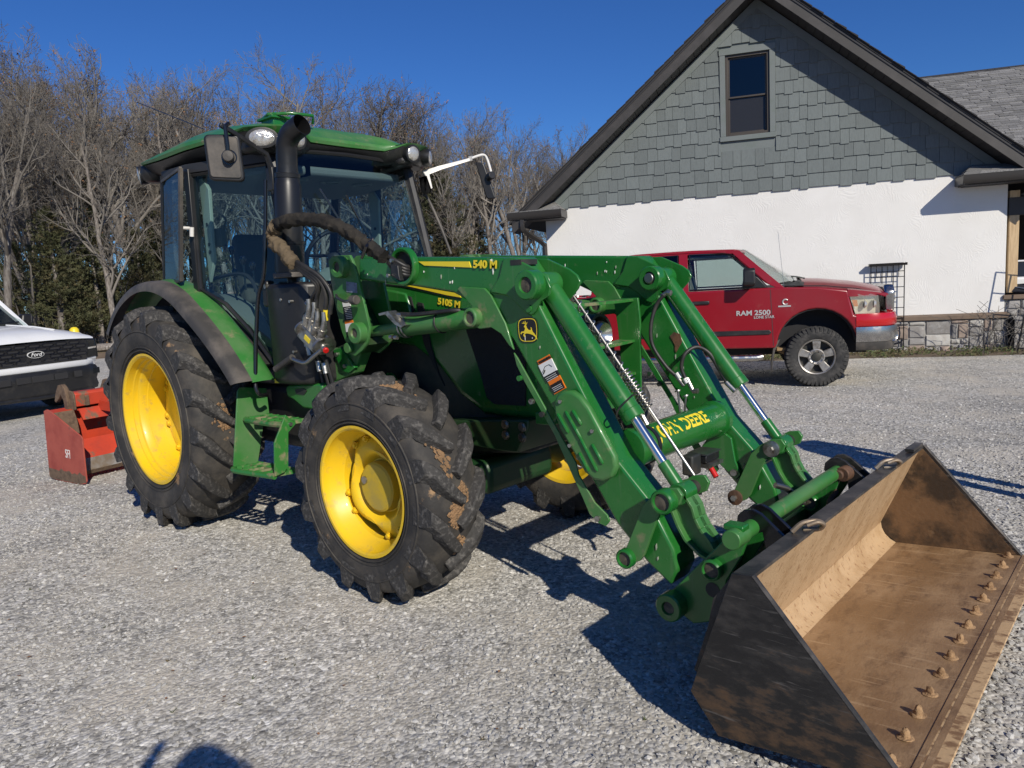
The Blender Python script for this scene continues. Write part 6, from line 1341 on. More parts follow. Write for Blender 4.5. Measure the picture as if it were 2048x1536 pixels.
# roof
roof = node('roof', cab)
half = [(-0.40, 0.0), (-0.41, 0.35), (-0.40, 0.56), (-0.34, 0.70), (-0.22, 0.775), (0.1, 0.80), (0.5, 0.815), (0.9, 0.795), (1.04, 0.772), (1.13, 0.735), (1.205, 0.67), (1.255, 0.585), (1.28, 0.49), (1.27, 0.42), (1.21, 0.36), (1.165, 0.30), (1.155, 0.15), (1.15, 0.0)]
plan = [(x, -y) for x, y in half] + [(x, y) for x, y in reversed(half[1:-1])]
def loft(levels, nm, mt, cap0=True, cap1=True, lift=None, **k):
    m = MB(); n = len(plan)
    for li, (z, ins, dome) in enumerate(levels):
        for x, y in plan:
            if lift and lift[li]: z_ = z + lift[li] * max(0, min(1, (x - 0.95) / 0.2)) * max(0, min(1, (abs(y) - 0.33) / 0.08)) + lift[li] * 0.6 * max(0, min(1, (-0.1 - x) / 0.2)) * max(0, min(1, (abs(y) - 0.5) / 0.1))
            else: z_ = z
            f = 1 - ins / 0.85; xx, yy = 0.45 + (x - 0.45) * f, y * f
            m.v.append(Vector((xx, yy, z_ - dome * ((xx - 0.45) ** 2 * 0.16 + yy ** 2 * 0.10))))
    for i in range(len(levels) - 1):
        for j in range(n): m.f.append((i * n + j, i * n + (j + 1) % n, (i + 1) * n + (j + 1) % n, (i + 1) * n + j))
    if cap0: m.f.append(tuple(range(n))[::-1])
    if cap1: m.f.append(tuple((len(levels) - 1) * n + j for j in range(n)))
    return m.build(nm, mt, roof, **k)
loft([(2.462, 0.20, 0), (2.475, 0.13, 0), (2.505, 0.05, 0), (2.54, 0.012, 0)], 'roof_underside', 'black_plastic', lift=[0, 0, 0, 0.045], smooth=40)
loft([(2.546, 0.0, 0), (2.575, -0.008, 0.1), (2.62, 0.004, 0.4), (2.665, 0.035, 0.9), (2.70, 0.09, 1), (2.73, 0.19, 1), (2.745, 0.34, 1), (2.752, 0.52, 1), (2.755, 0.72, 1)], 'roof_shell', 'green_dusty', lift=[0.045, 0.035, 0.015, 0, 0, 0, 0, 0, 0], smooth=40)
m = MB(); m.box((0.84, -0.44, 2.66), (0.98, -0.34, 2.715)); m.tube([(0.84, -0.44, 2.72), (0.96, -0.46, 2.735), (1.06, -0.36, 2.735), (1.10, -0.22, 2.73), (1.06, -0.20, 2.69)], 0.011, 6); m.box((0.82, -0.46, 2.712), (1.0, -0.32, 2.728)); m.build('roof_handle', 'green_paint', roof, bevel=0.006)
def lamp(c, d, rx, rz_, housing=True):
    c = Vector(c); d = Vector(d).normalized(); lr = node('work_light', roof)
    M_ = d.to_track_quat('Z', 'Y').to_matrix().to_4x4(); M_.translation = c
    S = Matrix.Diagonal((rx, rz_, 1, 1))
    m = MB(); m.lathe([(0.0, 1.0), (0.006, 0.95), (0.011, 0.6), (0.013, 0.001)], ax='z', n=28); m.xf(M_ @ S); m.build('lamp_lens', 'lamp_lens', lr, smooth=60)
    if housing:
        m = MB(); m.lathe([(0.006, 1.02), (0.004, 1.22), (-0.05, 1.25), (-0.13, 0.7), (-0.13, 0.001)], ax='z', n=28); m.xf(M_ @ S); m.build('lamp_housing', 'black_plastic', lr, smooth=50)
    return lr
for s in (-1, 1):
    lamp((1.272, s * 0.465, 2.528), (1, -0.05 * s, -0.12), 0.052, 0.050)
    lr = lamp((1.215, s * 0.675, 2.525), (0.78, s * 0.62, -0.06), 0.078, 0.050)
    lamp((-0.325, s * 0.755, 2.505), (-0.30, s * 0.95, -0.15), 0.045, 0.052)
    m = MB(); m.prZ([(1.02, s * 0.72), (1.13, s * 0.70), (1.20, s * 0.63), (1.24, s * 0.55), (1.255, s * 0.46), (1.20, s * 0.38), (1.0, s * 0.40)], 2.455, 2.56); m.build('lamp_pod', 'black_plastic', roof, bevel=0.03, seg=3)
    m = MB(); m.lathe([(-0.05, 0.05), (-0.03, 0.09), (0.02, 0.105), (0.06, 0.09)], ax='z', n=20); m.xf(Matrix.Translation((-0.26, s * 0.67, 2.50))); m.build('lamp_pod', 'black_plastic', roof, smooth=60)
m = MB(); m.tube([Y3(407, 258, -0.3), Y3(340, 231, -0.3), Y3(275, 205, -0.3)], 0.0035, 5); m.build('antenna', 'black_gloss', roof)
# ------------------------------------------------------------------ exhaust stack and its shroud
ex = node('exhaust', T)
e0, e1 = Vector((1.335, -0.645, 1.70)), Vector((1.405, -0.645, 2.33))
d = e1 - e0
el = [e1, e1 + d * 0.13, e1 + d * 0.215 + Vector((0.008, 0.0, 0)), e1 + d * 0.285 + Vector((0.04, 0.008, 0.0)), e1 + d * 0.325 + Vector((0.095, 0.018, 0.0)), e1 + d * 0.345 + Vector((0.13, 0.024, 0.0))]
m = MB(); m.tube([e0, e0 + d * 0.30, e0 + d * 0.305, e0 + d * 0.33, e0 + d * 0.335, e0 + d * 0.84, e0 + d * 0.86, e0 + d * 0.93], [0.088, 0.086, 0.089, 0.089, 0.082, 0.078, 0.072, 0.070], 32); m.build('stack_pipe', 'muffler_black', ex, smooth=25)
m = MB(); m.tube([e0 + d * 0.90, e0 + d * 0.905, e0 + d * 0.94, e0 + d * 0.945], [0.07, 0.075, 0.075, 0.07], 28); m.build('stack_clamp', 'muffler_black', ex, smooth=25)
pth = smooth_path(el, 6)
m = MB(); m.tube([e0 + d * 0.93] + pth, [0.066] + [0.062] * len(pth), 28, caps=False); m.tube([e0 + d * 0.96] + pth, [0.0595] * (len(pth) + 1), 28, caps=False)
k = len(pth) + 1; o2 = k * 28
m.f += [((k - 1) * 28 + j, (k - 1) * 28 + (j + 1) % 28, o2 + (k - 1) * 28 + (j + 1) % 28, o2 + (k - 1) * 28 + j) for j in range(28)]
m.build('stack_outlet', 'muffler_black', ex, smooth=60)
m = MB(); m.cyl(e0 + d * 0.0 + Vector((0, 0, -0.01)), e0 + Vector((0, 0, 0.02)), 0.10, 28); m.build('stack_collar', 'black_dusty', ex, bevel=0.004)
m = MB(); m.prZ([(1.08, -0.62), (1.12, -0.69), (1.22, -0.735), (1.40, -0.735), (1.52, -0.69), (1.57, -0.60), (1.57, -0.40), (1.08, -0.40)], 1.05, 1.66); m.build('shroud', 'black_plastic', ex, bevel=0.03, seg=3)
for px, py in ((578, 603), (586, 704), (560, 600)):
    q = Y3(px, py, -0.74); m = MB(); m.cyl(q, q + Vector((0, 0.03, 0)), 0.009, 8); m.build('shroud_screw', 'zinc', ex)
q = Y3(534, 578, -0.70); m = MB(); m.box(q + Vector((-0.03, -0.02, -0.11)), q + Vector((0.03, 0.04, 0.05))); m.build('shroud_bracket', 'black_plastic', ex, bevel=0.012)
q = Y3(529, 573, -0.73); m = MB(); m.cyl(q, q + Vector((0, 0.03, 0)), 0.014, 10); m.build('bracket_bolt', 'zinc', ex)
# grab rail by the door
m = MB(); m.tube(smooth_path([Y3(531, 360, -0.70), Y3(531, 440, -0.72), Y3(528, 545, -0.75), Y3(517, 590, -0.77), Y3(513, 650, -0.79), Y3(511, 740, -0.82), Y3(512, 776, -0.84), Y3(521, 790, -0.82), Y3(534, 789, -0.76)], 6), 0.0125, 10); m.build('grab_rail', 'black_gloss', T)
# ------------------------------------------------------------------ mirrors
mi = node('mirror', T)
nM = Vector((0.80, -0.6, 0)); pM = (1.22, -0.98, 2.4)
cs = [on_plane(px, py, nM, pM) for px, py in ((405, 268), (478, 268), (490, 364), (418, 361))]
def rounded(c, r, n=5):
    out = []
    for i in range(4):
        p0, p1, p2 = c[i - 1], c[i], c[(i + 1) % 4]; a = p1 + (p0 - p1).normalized() * r; b = p1 + (p2 - p1).normalized() * r
        for k in range(n + 1):
            t = k / n; out.append(a * (1 - t) ** 2 + p1 * 2 * t * (1 - t) + b * t * t)
    return out
m = MB(); m.ext(rounded(cs, 0.035), nM * -0.035); m.build('mirror_shell', 'black_plastic', mi, bevel=0.012, seg=3)
cc = sum(cs, Vector()) / 4; cs2 = [cc + (q - cc) * 0.86 for q in cs]
m = MB(); m.ext([q + nM * 0.001 for q in rounded(cs2, 0.02)], nM * 0.008); m.build('mirror_back', 'black_dusty', mi, bevel=0.005)
q = on_plane(459, 315, nM, pM); M_ = nM.to_track_quat('Z', 'Y').to_matrix().to_4x4(); M_.translation = q
m = MB(); m.lathe([(0.0, 0.045), (0.012, 0.043), (0.012, 0.036), (0.002, 0.034), (0.0, 0.001)], ax='z', n=24); m.xf(M_); m.build('mirror_socket', 'black_gloss', mi)
m = MB(); m.lathe([(0.0, 0.028), (0.045, 0.033), (0.06, 0.028), (0.064, 0.001)], ax='z', n=20); m.xf(M_); m.build('mirror_knuckle', 'black_dusty', mi)
r_top = on_plane(450, 252, nM, Vector(pM) + nM * 0.05); 
m = MB(); m.tube([q + nM * 0.045, on_plane(455, 290, nM, Vector(pM) + nM * 0.05), r_top, r_top + Vector((-0.01, 0.03, 0.02))], 0.0115, 10); m.build('mirror_rod', 'black_gloss', mi)
base = Vector((1.19, -0.60, 2.36))
m = MB(); m.tube([r_top + Vector((-0.02, -0.02, 0.01)), r_top.lerp(base, 0.12), base + Vector((0.03, -0.06, 0.07)), base + Vector((0.02, -0.03, 0.0)), base + Vector((0.02, -0.02, -0.16))], [0.018, 0.018, 0.019, 0.02, 0.02], 4, sq=True); m.build('mirror_arm', 'black_plastic', mi, bevel=0.004)
m = MB(); m.box(base + Vector((-0.03, -0.04, -0.14)), base + Vector((0.04, 0.02, 0.0))); m.build('mirror_bracket', 'black_plastic', mi, bevel=0.006)
mi = node('mirror', T)
FY = 0.66
def FPt(px, py, y): return Y3(px, py, y)
m = MB(); m.ext([FPt(842, 343, 0.66), FPt(872, 334, 0.72), FPt(937, 317, 1.0), FPt(938, 323, 1.0), FPt(880, 340, 0.72), FPt(856, 350, 0.68), FPt(862, 378, 0.66), FPt(857, 381, 0.66), FPt(851, 358, 0.66)], (0.03, -0.012, 0)); m.build('mirror_arm', 'white_arm', mi, bevel=0.004)
m = MB(); m.tube(smooth_path([FPt(934, 320, 1.0), FPt(955, 312, 1.12), FPt(968, 310, 1.18), FPt(975, 320, 1.2), FPt(983, 347, 1.2)], 5), 0.0095, 8); m.build('mirror_rod', 'white_arm', mi)
m = MB(); m.ext([FPt(937, 314, 1.0), FPt(944, 313, 1.0), FPt(945, 322, 1.0), FPt(938, 323, 1.0)], (0.02, -0.02, 0)); m.build('arm_clamp', 'white_arm', mi)
nF = Vector((0.55, -0.83, 0)); pF = FPt(975, 360, 1.18)
cs = [on_plane(px, py, nF, pF) for px, py in ((950, 324), (967, 325), (992, 397), (973, 398))]
cs = [cs[0], cs[1], cs[2], cs[3]]
m = MB(); m.ext(rounded(cs, 0.02), nF * -0.03); m.build('mirror_shell', 'black_plastic', mi, bevel=0.010, seg=3)
q = on_plane(977, 355, nF, pF); m = MB(); m.cyl(q, q + Vector((0.06, -0.02, 0.01)), 0.03, 16); m.build('mirror_knuckle', 'black_plastic', mi, bevel=0.006)
m = MB(); m.ext([FPt(838, 356, 0.64), FPt(846, 353, 0.64), FPt(856, 382, 0.64), FPt(848, 390, 0.64), FPt(842, 380, 0.64)], (0.04, 0, 0)); m.build('mirror_bracket', 'black_plastic', mi)
m = MB(); m.tube(smooth_path([FPt(846, 390, 0.66), FPt(856, 398, 0.68), FPt(880, 450, 0.70), FPt(902, 508, 0.72)], 5), 0.0105, 8); m.build('grab_rail', 'black_dusty', T)
# ------------------------------------------------------------------ steps, tank cover
stp = node('access_steps', T)
def XY_(px, py, x): v = X3(px, py, x); return (x, v.y, v.z)
m = MB(); m.ext([XY_(*q, 0.985) for q in ((475, 783), (479, 776.5), (483, 774.4), (533, 776), (539, 826), (527, 834.6), (526, 859), (516, 928), (467, 939))], (-0.012, 0, 0)); m.build('step_panel', 'green_dusty', stp, bevel=0.003)
m = MB(); m.ext([XY_(*q, 1.43) for q in ((571, 829.6), (592, 847.5), (577, 864.7), (577, 933.5), (569, 945), (550, 953.5), (549, 886))], (-0.012, 0, 0)); m.build('step_bracket', 'green_step', stp, bevel=0.002)
q = X3(580, 848, 1.43); m = MB(); m.cyl(q, q + Vector((0.012, 0, 0)), 0.012, 8); m.build('bracket_bolt', 'zinc', stp)
for (pl, pr, wdt) in (((467, 941), (549, 950), 0.17), ((492, 842), (565, 846), 0.15)):
    a = X3(*pl, 0.985); b = X3(*pr, 1.42); z = (a.z + b.z) / 2
    st = node('step', stp)
    m = MB(); out = [Vector((0.985, a.y, z)), Vector((1.05, a.y - 0.02, z)), Vector((1.3, b.y - 0.015, z)), Vector((1.42, b.y, z))]
    m.tube(smooth_path(out, 4), 0.018, 8); m.tube([(0.985, a.y + wdt, z), (1.42, b.y + wdt, z)], 0.014, 8); m.build('step_rim', 'green_step', st)
    for i in range(6):
        x0 = 1.0 + i * 0.075; m = MB(); m.hexa([(x0, a.y + 0.01, z - 0.01), (x0 + 0.012, a.y + 0.01, z - 0.01), (x0 + 0.05, a.y + wdt, z - 0.01), (x0 + 0.038, a.y + wdt, z - 0.01), (x0, a.y + 0.01, z + 0.016), (x0 + 0.012, a.y + 0.01, z + 0.016), (x0 + 0.05, a.y + wdt, z + 0.016), (x0 + 0.038, a.y + wdt, z + 0.016)]); m.build('step_bar', 'green_step', st)
    m = MB(); m.hexa([(0.99, a.y + wdt * 0.5, z - 0.008), (1.42, b.y + wdt * 0.5, z - 0.008), (1.42, b.y + wdt * 0.5 + 0.012, z - 0.008), (0.99, a.y + wdt * 0.5 + 0.012, z - 0.008), (0.99, a.y + wdt * 0.5, z + 0.014), (1.42, b.y + wdt * 0.5, z + 0.014), (1.42, b.y + wdt * 0.5 + 0.012, z + 0.014), (0.99, a.y + wdt * 0.5 + 0.012, z + 0.014)]); m.build('step_bar', 'green_step', st)
m = MB(); m.prY(YP([(570, 776), (576, 770), (642, 767), (645, 785), (628, 798), (632, 820), (606, 817), (586, 800), (574, 794)], -0.66), -0.66, -0.46); m.build('tank_bracket', 'green_paint', T, bevel=0.014, seg=3)
q = YP([(590, 779), (606, 776), (614, 782), (608, 790), (592, 788)], -0.663); m = MB(); m.prY(q, -0.664, -0.655); m.build('bracket_pocket', 'dark_cast', T)
m = MB(); m.box((0.55, -0.58, 0.60), (1.45, -0.28, 1.02)); m.build('fuel_tank', 'black_plastic', T, bevel=0.06, seg=3)
m = MB(); m.prY(YP([(550, 758), (562, 758), (562, 766), (550, 766)], -0.70), -0.702, -0.69); m.build('caution_label', 'decal_yellow', T)
# ------------------------------------------------------------------ hose coupler block with lever
cp = node('coupler', T); CYp = -0.72
ca, cb = Y3(612, 655, CYp), Y3(648, 692, CYp); ax = (cb - ca).normalized()
sd = Vector((0, -1, 0)); up_ = ax.cross(sd).normalized(); up_ = up_ if up_.z > 0 else -up_
def obox(c, ex_, nm, mt, bev=0.006):
    m = MB(); c = Vector(c); e = [ax * ex_[0], sd * ex_[1], up_ * ex_[2]]
    P = [c + e[0] * a + e[1] * b + e[2] * g for g in (-1, 1) for a, b in ((-1, -1), (1, -1), (1, 1), (-1, 1))]; m.hexa(P); return m.build(nm, mt, cp, bevel=bev)
L = (cb - ca).length
obox((ca + cb) / 2 + up_ * -0.01, (L * 0.5, 0.048, 0.045), 'coupler_block', 'zinc')
obox((ca + cb) / 2 - up_ * 0.012 + sd * 0.049, (L * 0.14, 0.002, 0.014), 'coupler_tag', 'decal_yellow', 0)
M_ = ax.to_track_quat('Z', 'Y').to_matrix().to_4x4()
for c, rr2 in ((ca, 0.072), (cb, 0.078)):
    M_.translation = c; m = MB(); m.lathe([(-0.008, rr2 - 0.006), (-0.006, rr2), (0.006, rr2), (0.008, rr2 - 0.006), (0.009, 0.03), (0.02, 0.028), (0.022, 0.001)], ax='z', n=32); m.xf(M_ @ Matrix.Diagonal((1, 0.72, 1, 1))); m.build('coupler_disc', 'zinc', cp, smooth=40)
for t, oy in ((0.10, 0.025), (0.28, 0.01), (0.62, 0.03), (0.82, 0.012)):
    for k, oo in enumerate((0,)):
        b0 = ca.lerp(cb, t) + up_ * 0.035 + sd * oy; dirv = (up_ + Vector((0.15, 0, 0.25))).normalized()
        m = MB(); m.tube([b0, b0 + dirv * 0.035, b0 + dirv * 0.036, b0 + dirv * 0.055, b0 + dirv * 0.056, b0 + dirv * 0.075, b0 + dirv * 0.095 + Vector((0, 0, 0.02)), b0 + dirv * 0.10 + Vector((0, 0, 0.06))], [0.023, 0.023, 0.027, 0.027, 0.02, 0.018, 0.014, 0.014], 12); m.build('hose_fitting', 'zinc', cp, smooth=30)
m = MB(); m.tube([Y3(651, 640, CYp), Y3(652, 620, CYp)], 0.016, 10); m.build('hose_tag', 'decal_yellow', cp)
m = MB(); m.tube(smooth_path([Y3(619, 600, CYp), Y3(612, 606, CYp - 0.02), Y3(617, 612, CYp - 0.02), Y3(616, 620, CYp - 0.02)], 4), 0.009, 8); m.build('bleed_fitting', 'steel', cp)
m = MB(); m.tube(smooth_path([Y3(643, 700, CYp - 0.05), Y3(628, 712, CYp - 0.06), Y3(612, 725, CYp - 0.06), Y3(596, 722, CYp - 0.06), Y3(583, 716, CYp - 0.06)], 5), 0.012, 10); m.build('coupler_lever', 'steel', cp)
ga_, gb_ = Y3(585, 715, CYp - 0.06), Y3(552, 738, CYp - 0.06); pth = [ga_.lerp(gb_, i / 20) for i in range(21)]
m = MB(); m.tube(pth, [0.018 if i % 2 else 0.0205 for i in range(21)], 12); m.build('lever_grip', 'black_dusty', cp, smooth=40)
q = Y3(651, 699, CYp - 0.05); m = MB(); m.cyl(q - ax * 0.02, q, 0.012, 12); m.build('button_stem', 'zinc', cp)
m = MB(); m.cyl(q, q + ax * 0.016 + Vector((0, -0.006, 0)), 0.017, 14); m.build('release_button', 'red_plastic', cp, bevel=0.004)
for off in (0, 1, 2, 3):   # hoses from the block up into the sleeve
    st_ = [(622, 618), (632, 618), (650, 625), (660, 628)][off]
    hose('hose', [Y3(*st_, CYp), Y3(st_[0] + 2, 598 - off * 3, CYp), Y3(634 + off * 3, 572 - off * 5, CYp - 0.02), Y3(608 + off * 3, 546 - off * 3, CYp - 0.05), Y3(585 + off * 2, 528 - off * 2, CYp - 0.07)], 0.0125, par=cp)
for x0, x1 in ((637, 660), (648, 668), (630, 650)):
    hose('hose', [ca.lerp(cb, 0.6) - up_ * 0.05 + sd * 0.02, Y3(x0, 715, CYp + 0.06), Y3((x0 + x1) / 2, 740, CYp + 0.08), Y3(x1, 775, CYp + 0.1)], 0.013, par=cp)
for px, py in ((636, 722), (648, 726), (610, 672), (616, 690)):
    q = Y3(px, py, CYp + 0.02); m = MB(); m.tube([q, q + Vector((0.012, 0, -0.06))], 0.0165, 10); m.build('hose_fitting', 'zinc', cp)
# cloth sleeve arched in front of the exhaust stack
spts = [(588, 528, -0.80), (570, 505, -0.80), (551, 485, -0.79), (546, 465, -0.79), (557, 449, -0.79), (585, 440, -0.78), (620, 439, -0.77), (660, 446, -0.76), (700, 466, -0.74), (735, 490, -0.73), (752, 503, -0.72), (768, 514, -0.71)]
sp = smooth_path([Y3(*q) for q in spts], 9); rsv = random.Random(4)
def sleeve(path, r0, nm, mt, wr):
    m = MB(); m.tube(path, [r0 * (1 + (wr if i % 2 else -wr) * rsv.uniform(0.3, 1.0)) for i in range(len(path))], 18)
    for i in range(len(m.v)):
        v = m.v[i]; m.v[i] = v + Vector((noise.noise(v * 34), noise.noise(v * 34 + Vector((7, 0, 0))), noise.noise(v * 34 + Vector((0, 9, 0))))) * 0.018
    return m.build(nm, mt, T, smooth=70)
sleeve(sp[:len(sp) * 4 // 11], 0.037, 'hose_sleeve', 'sleeve_tan', 0.13)
sleeve(sp[len(sp) * 4 // 11 - 2:len(sp) * 9 // 11], 0.035, 'hose_sleeve', 'sleeve_cloth', 0.07)
sleeve(sp[len(sp) * 9 // 11 - 1:], 0.035, 'hose_sleeve', 'sleeve_cloth', 0.04)
a = Y3(738, 497, -0.72); b = Y3(728, 512, -0.76); m = MB(); m.tube([Y3(744, 478, -0.70), Y3(733, 494, -0.78), Y3(724, 516, -0.74)], 0.010, 4, sq=True); m.build('sleeve_strap', 'black_gloss', T)
for k in range(4):
    hose('hose', [Y3(770 + k * 2, 510 + k * 5, -0.67), Y3(788, 520 + k * 6, -0.67 + 0.008 * (k % 2)), Y3(808, 531 + k * 6, -0.64), Y3(823, 536 + k * 5, -0.60)], 0.0125)
m = MB(); m.ext([Y3(781, 524, -0.70), Y3(795, 531, -0.70), Y3(797, 550, -0.70), Y3(800, 562, -0.70), Y3(781, 552, -0.70)], (0, 0.03, 0)); m.build('hose_bracket', 'black_plastic', T, bevel=0.004)
for px, py in ((785, 521), (778, 551)):
    q = Y3(px, py, -0.705); m = MB(); m.cyl(q + Vector((0, -0.012, 0)), q, 0.010, 10); m.build('bracket_bolt', 'zinc', T)
# ================================================================== red box scraper behind the tractor
sc = thing('box_scraper', 'faded red box scraper caked with mud behind the rear tyre', 'box scraper', (-1.89, -0.854, 0), math.atan2(0.112, 0.68))
pl = [(-0.59, 0.656), (-0.53, 0.672), (-0.48, 0.66), (0.0, 0.452), (0.015, 0.43), (-0.005, 0.04), (-0.03, 0.014), (-0.12, 0.002), (-0.40, 0.004), (-0.60, 0.012), (-0.645, 0.04)]
for y in (0.0, 1.72):
    m = MB(); m.prY(pl, y, y + 0.012); m.build('end_plate', 'scraper_faded', sc, bevel=0.002)
    yy = y - 0.0015 if y == 0 else y + 0.0135
    lo_ = clip(clip([(x * 0.999 - 0.0005, z * 0.999 + 0.0005) for x, z in pl], 0, 1, 0.155), 0.12, 1, 0.12)
    m = MB(); n = 14; mud = [(-0.635, 0.03)] + [(-0.635 + 0.625 * i / n, 0.115 + 0.04 * noise.noise(Vector((i * 0.7, 0, 2))) - 0.02 * i / n) for i in range(n + 1)] + [(-0.012, 0.03), (-0.12, 0.006), (-0.6, 0.016)]
    m.prY(mud, *sorted((yy, yy + (0.0012 if y == 0 else -0.0012)))); m.build('caked_mud', 'scraper_mud', sc, smooth=0)
text_mesh('plate_lettering', 'SFI', 0.115, 'white_label', sc, frame((-0.26, -0.002, 0.27), (1, 0, -0.06), (0, 0, 1)), offset=0.0, wide=0.62)
m = MB(); m.prY([(-0.60, 0.64), (-0.585, 0.655), (-0.56, 0.40), (-0.59, 0.08), (-0.615, 0.08), (-0.585, 0.40)], 0.014, 1.718); m.build('rear_board', 'scraper_red', sc)
m = MB(); m.prY([(-0.58, 0.655), (-0.46, 0.64), (-0.455, 0.625), (-0.58, 0.64)], 0.014, 1.718); m.build('top_sheet', 'scraper_red', sc)
m = MB(); m.prY([(-0.455, 0.64), (-0.415, 0.55), (-0.40, 0.42), (-0.41, 0.42), (-0.428, 0.55), (-0.467, 0.638)], 0.014, 0.20); m.build('corner_sheet', 'scraper_mud', sc)
m = MB(); m.prY([(-0.44, 0.64), (-0.38, 0.54), (-0.39, 0.535), (-0.452, 0.635)], 0.24, 1.5); m.build('upper_board', 'scraper_red', sc)
m = MB(); m.prY([(-0.40, 0.35), (-0.385, 0.36), (-0.27, 0.19), (-0.285, 0.18)], 0.014, 1.718); m.build('front_blade', 'scraper_red', sc)
m = MB(); m.prY([(-0.285, 0.19), (-0.272, 0.195), (-0.225, 0.09), (-0.24, 0.085)], 0.016, 1.716); m.build('cutting_edge', 'worn_steel', sc)
m = MB(); m.prY([(-0.24, 0.085), (-0.225, 0.09), (-0.25, 0.05), (-0.265, 0.05)], 0.018, 1.714); m.build('edge_bevel', 'scraper_mud', sc)
m = MB(); m.prY([(-0.60, 0.75), (-0.56, 0.80), (-0.44, 0.80), (-0.425, 0.78), (-0.425, 0.665), (-0.58, 0.655)], 0.215, 1.52); m.build('tool_bar', 'scraper_red', sc, bevel=0.006)
m = MB(); m.prY([(-0.605, 0.80), (-0.57, 0.83), (-0.44, 0.81), (-0.42, 0.78), (-0.42, 0.64), (-0.50, 0.62), (-0.59, 0.66)], 0.195, 0.213); m.build('bar_end', 'scraper_mud', sc, bevel=0.004)
for y in (0.19, 0.62, 1.05):
    m = MB(); m.prY([(-0.72, 0.72), (-0.68, 0.80), (-0.63, 0.87), (-0.56, 0.88), (-0.51, 0.84), (-0.49, 0.74), (-0.50, 0.60), (-0.55, 0.60), (-0.56, 0.73), (-0.60, 0.78), (-0.64, 0.74), (-0.70, 0.70)], y - 0.02, y + 0.02); m.build('ripper_shank', 'scraper_mud', sc, bevel=0.006)
m = MB(); m.box((-0.43, 0.30, 0.665), (-0.41, 0.335, 0.76)); m.build('bar_lug', 'scraper_mud', sc, bevel=0.004)
for s in (-0.42, 0.42):
    m = MB(); m.prY([(-0.45, 0.70), (-0.05, 0.66), (0.25, 0.55), (0.25, 0.50), (-0.05, 0.58), (-0.45, 0.60)], 0.86 + s - 0.01, 0.86 + s + 0.01); m.build('hitch_arm', 'scraper_red', sc, bevel=0.003)
m = MB(); m.tube([(-0.40, 0.86, 0.78), (-0.1, 0.86, 0.98), (0.3, 0.86, 0.95)], 0.025, 8); m.build('top_link', 'rusty_steel', sc)
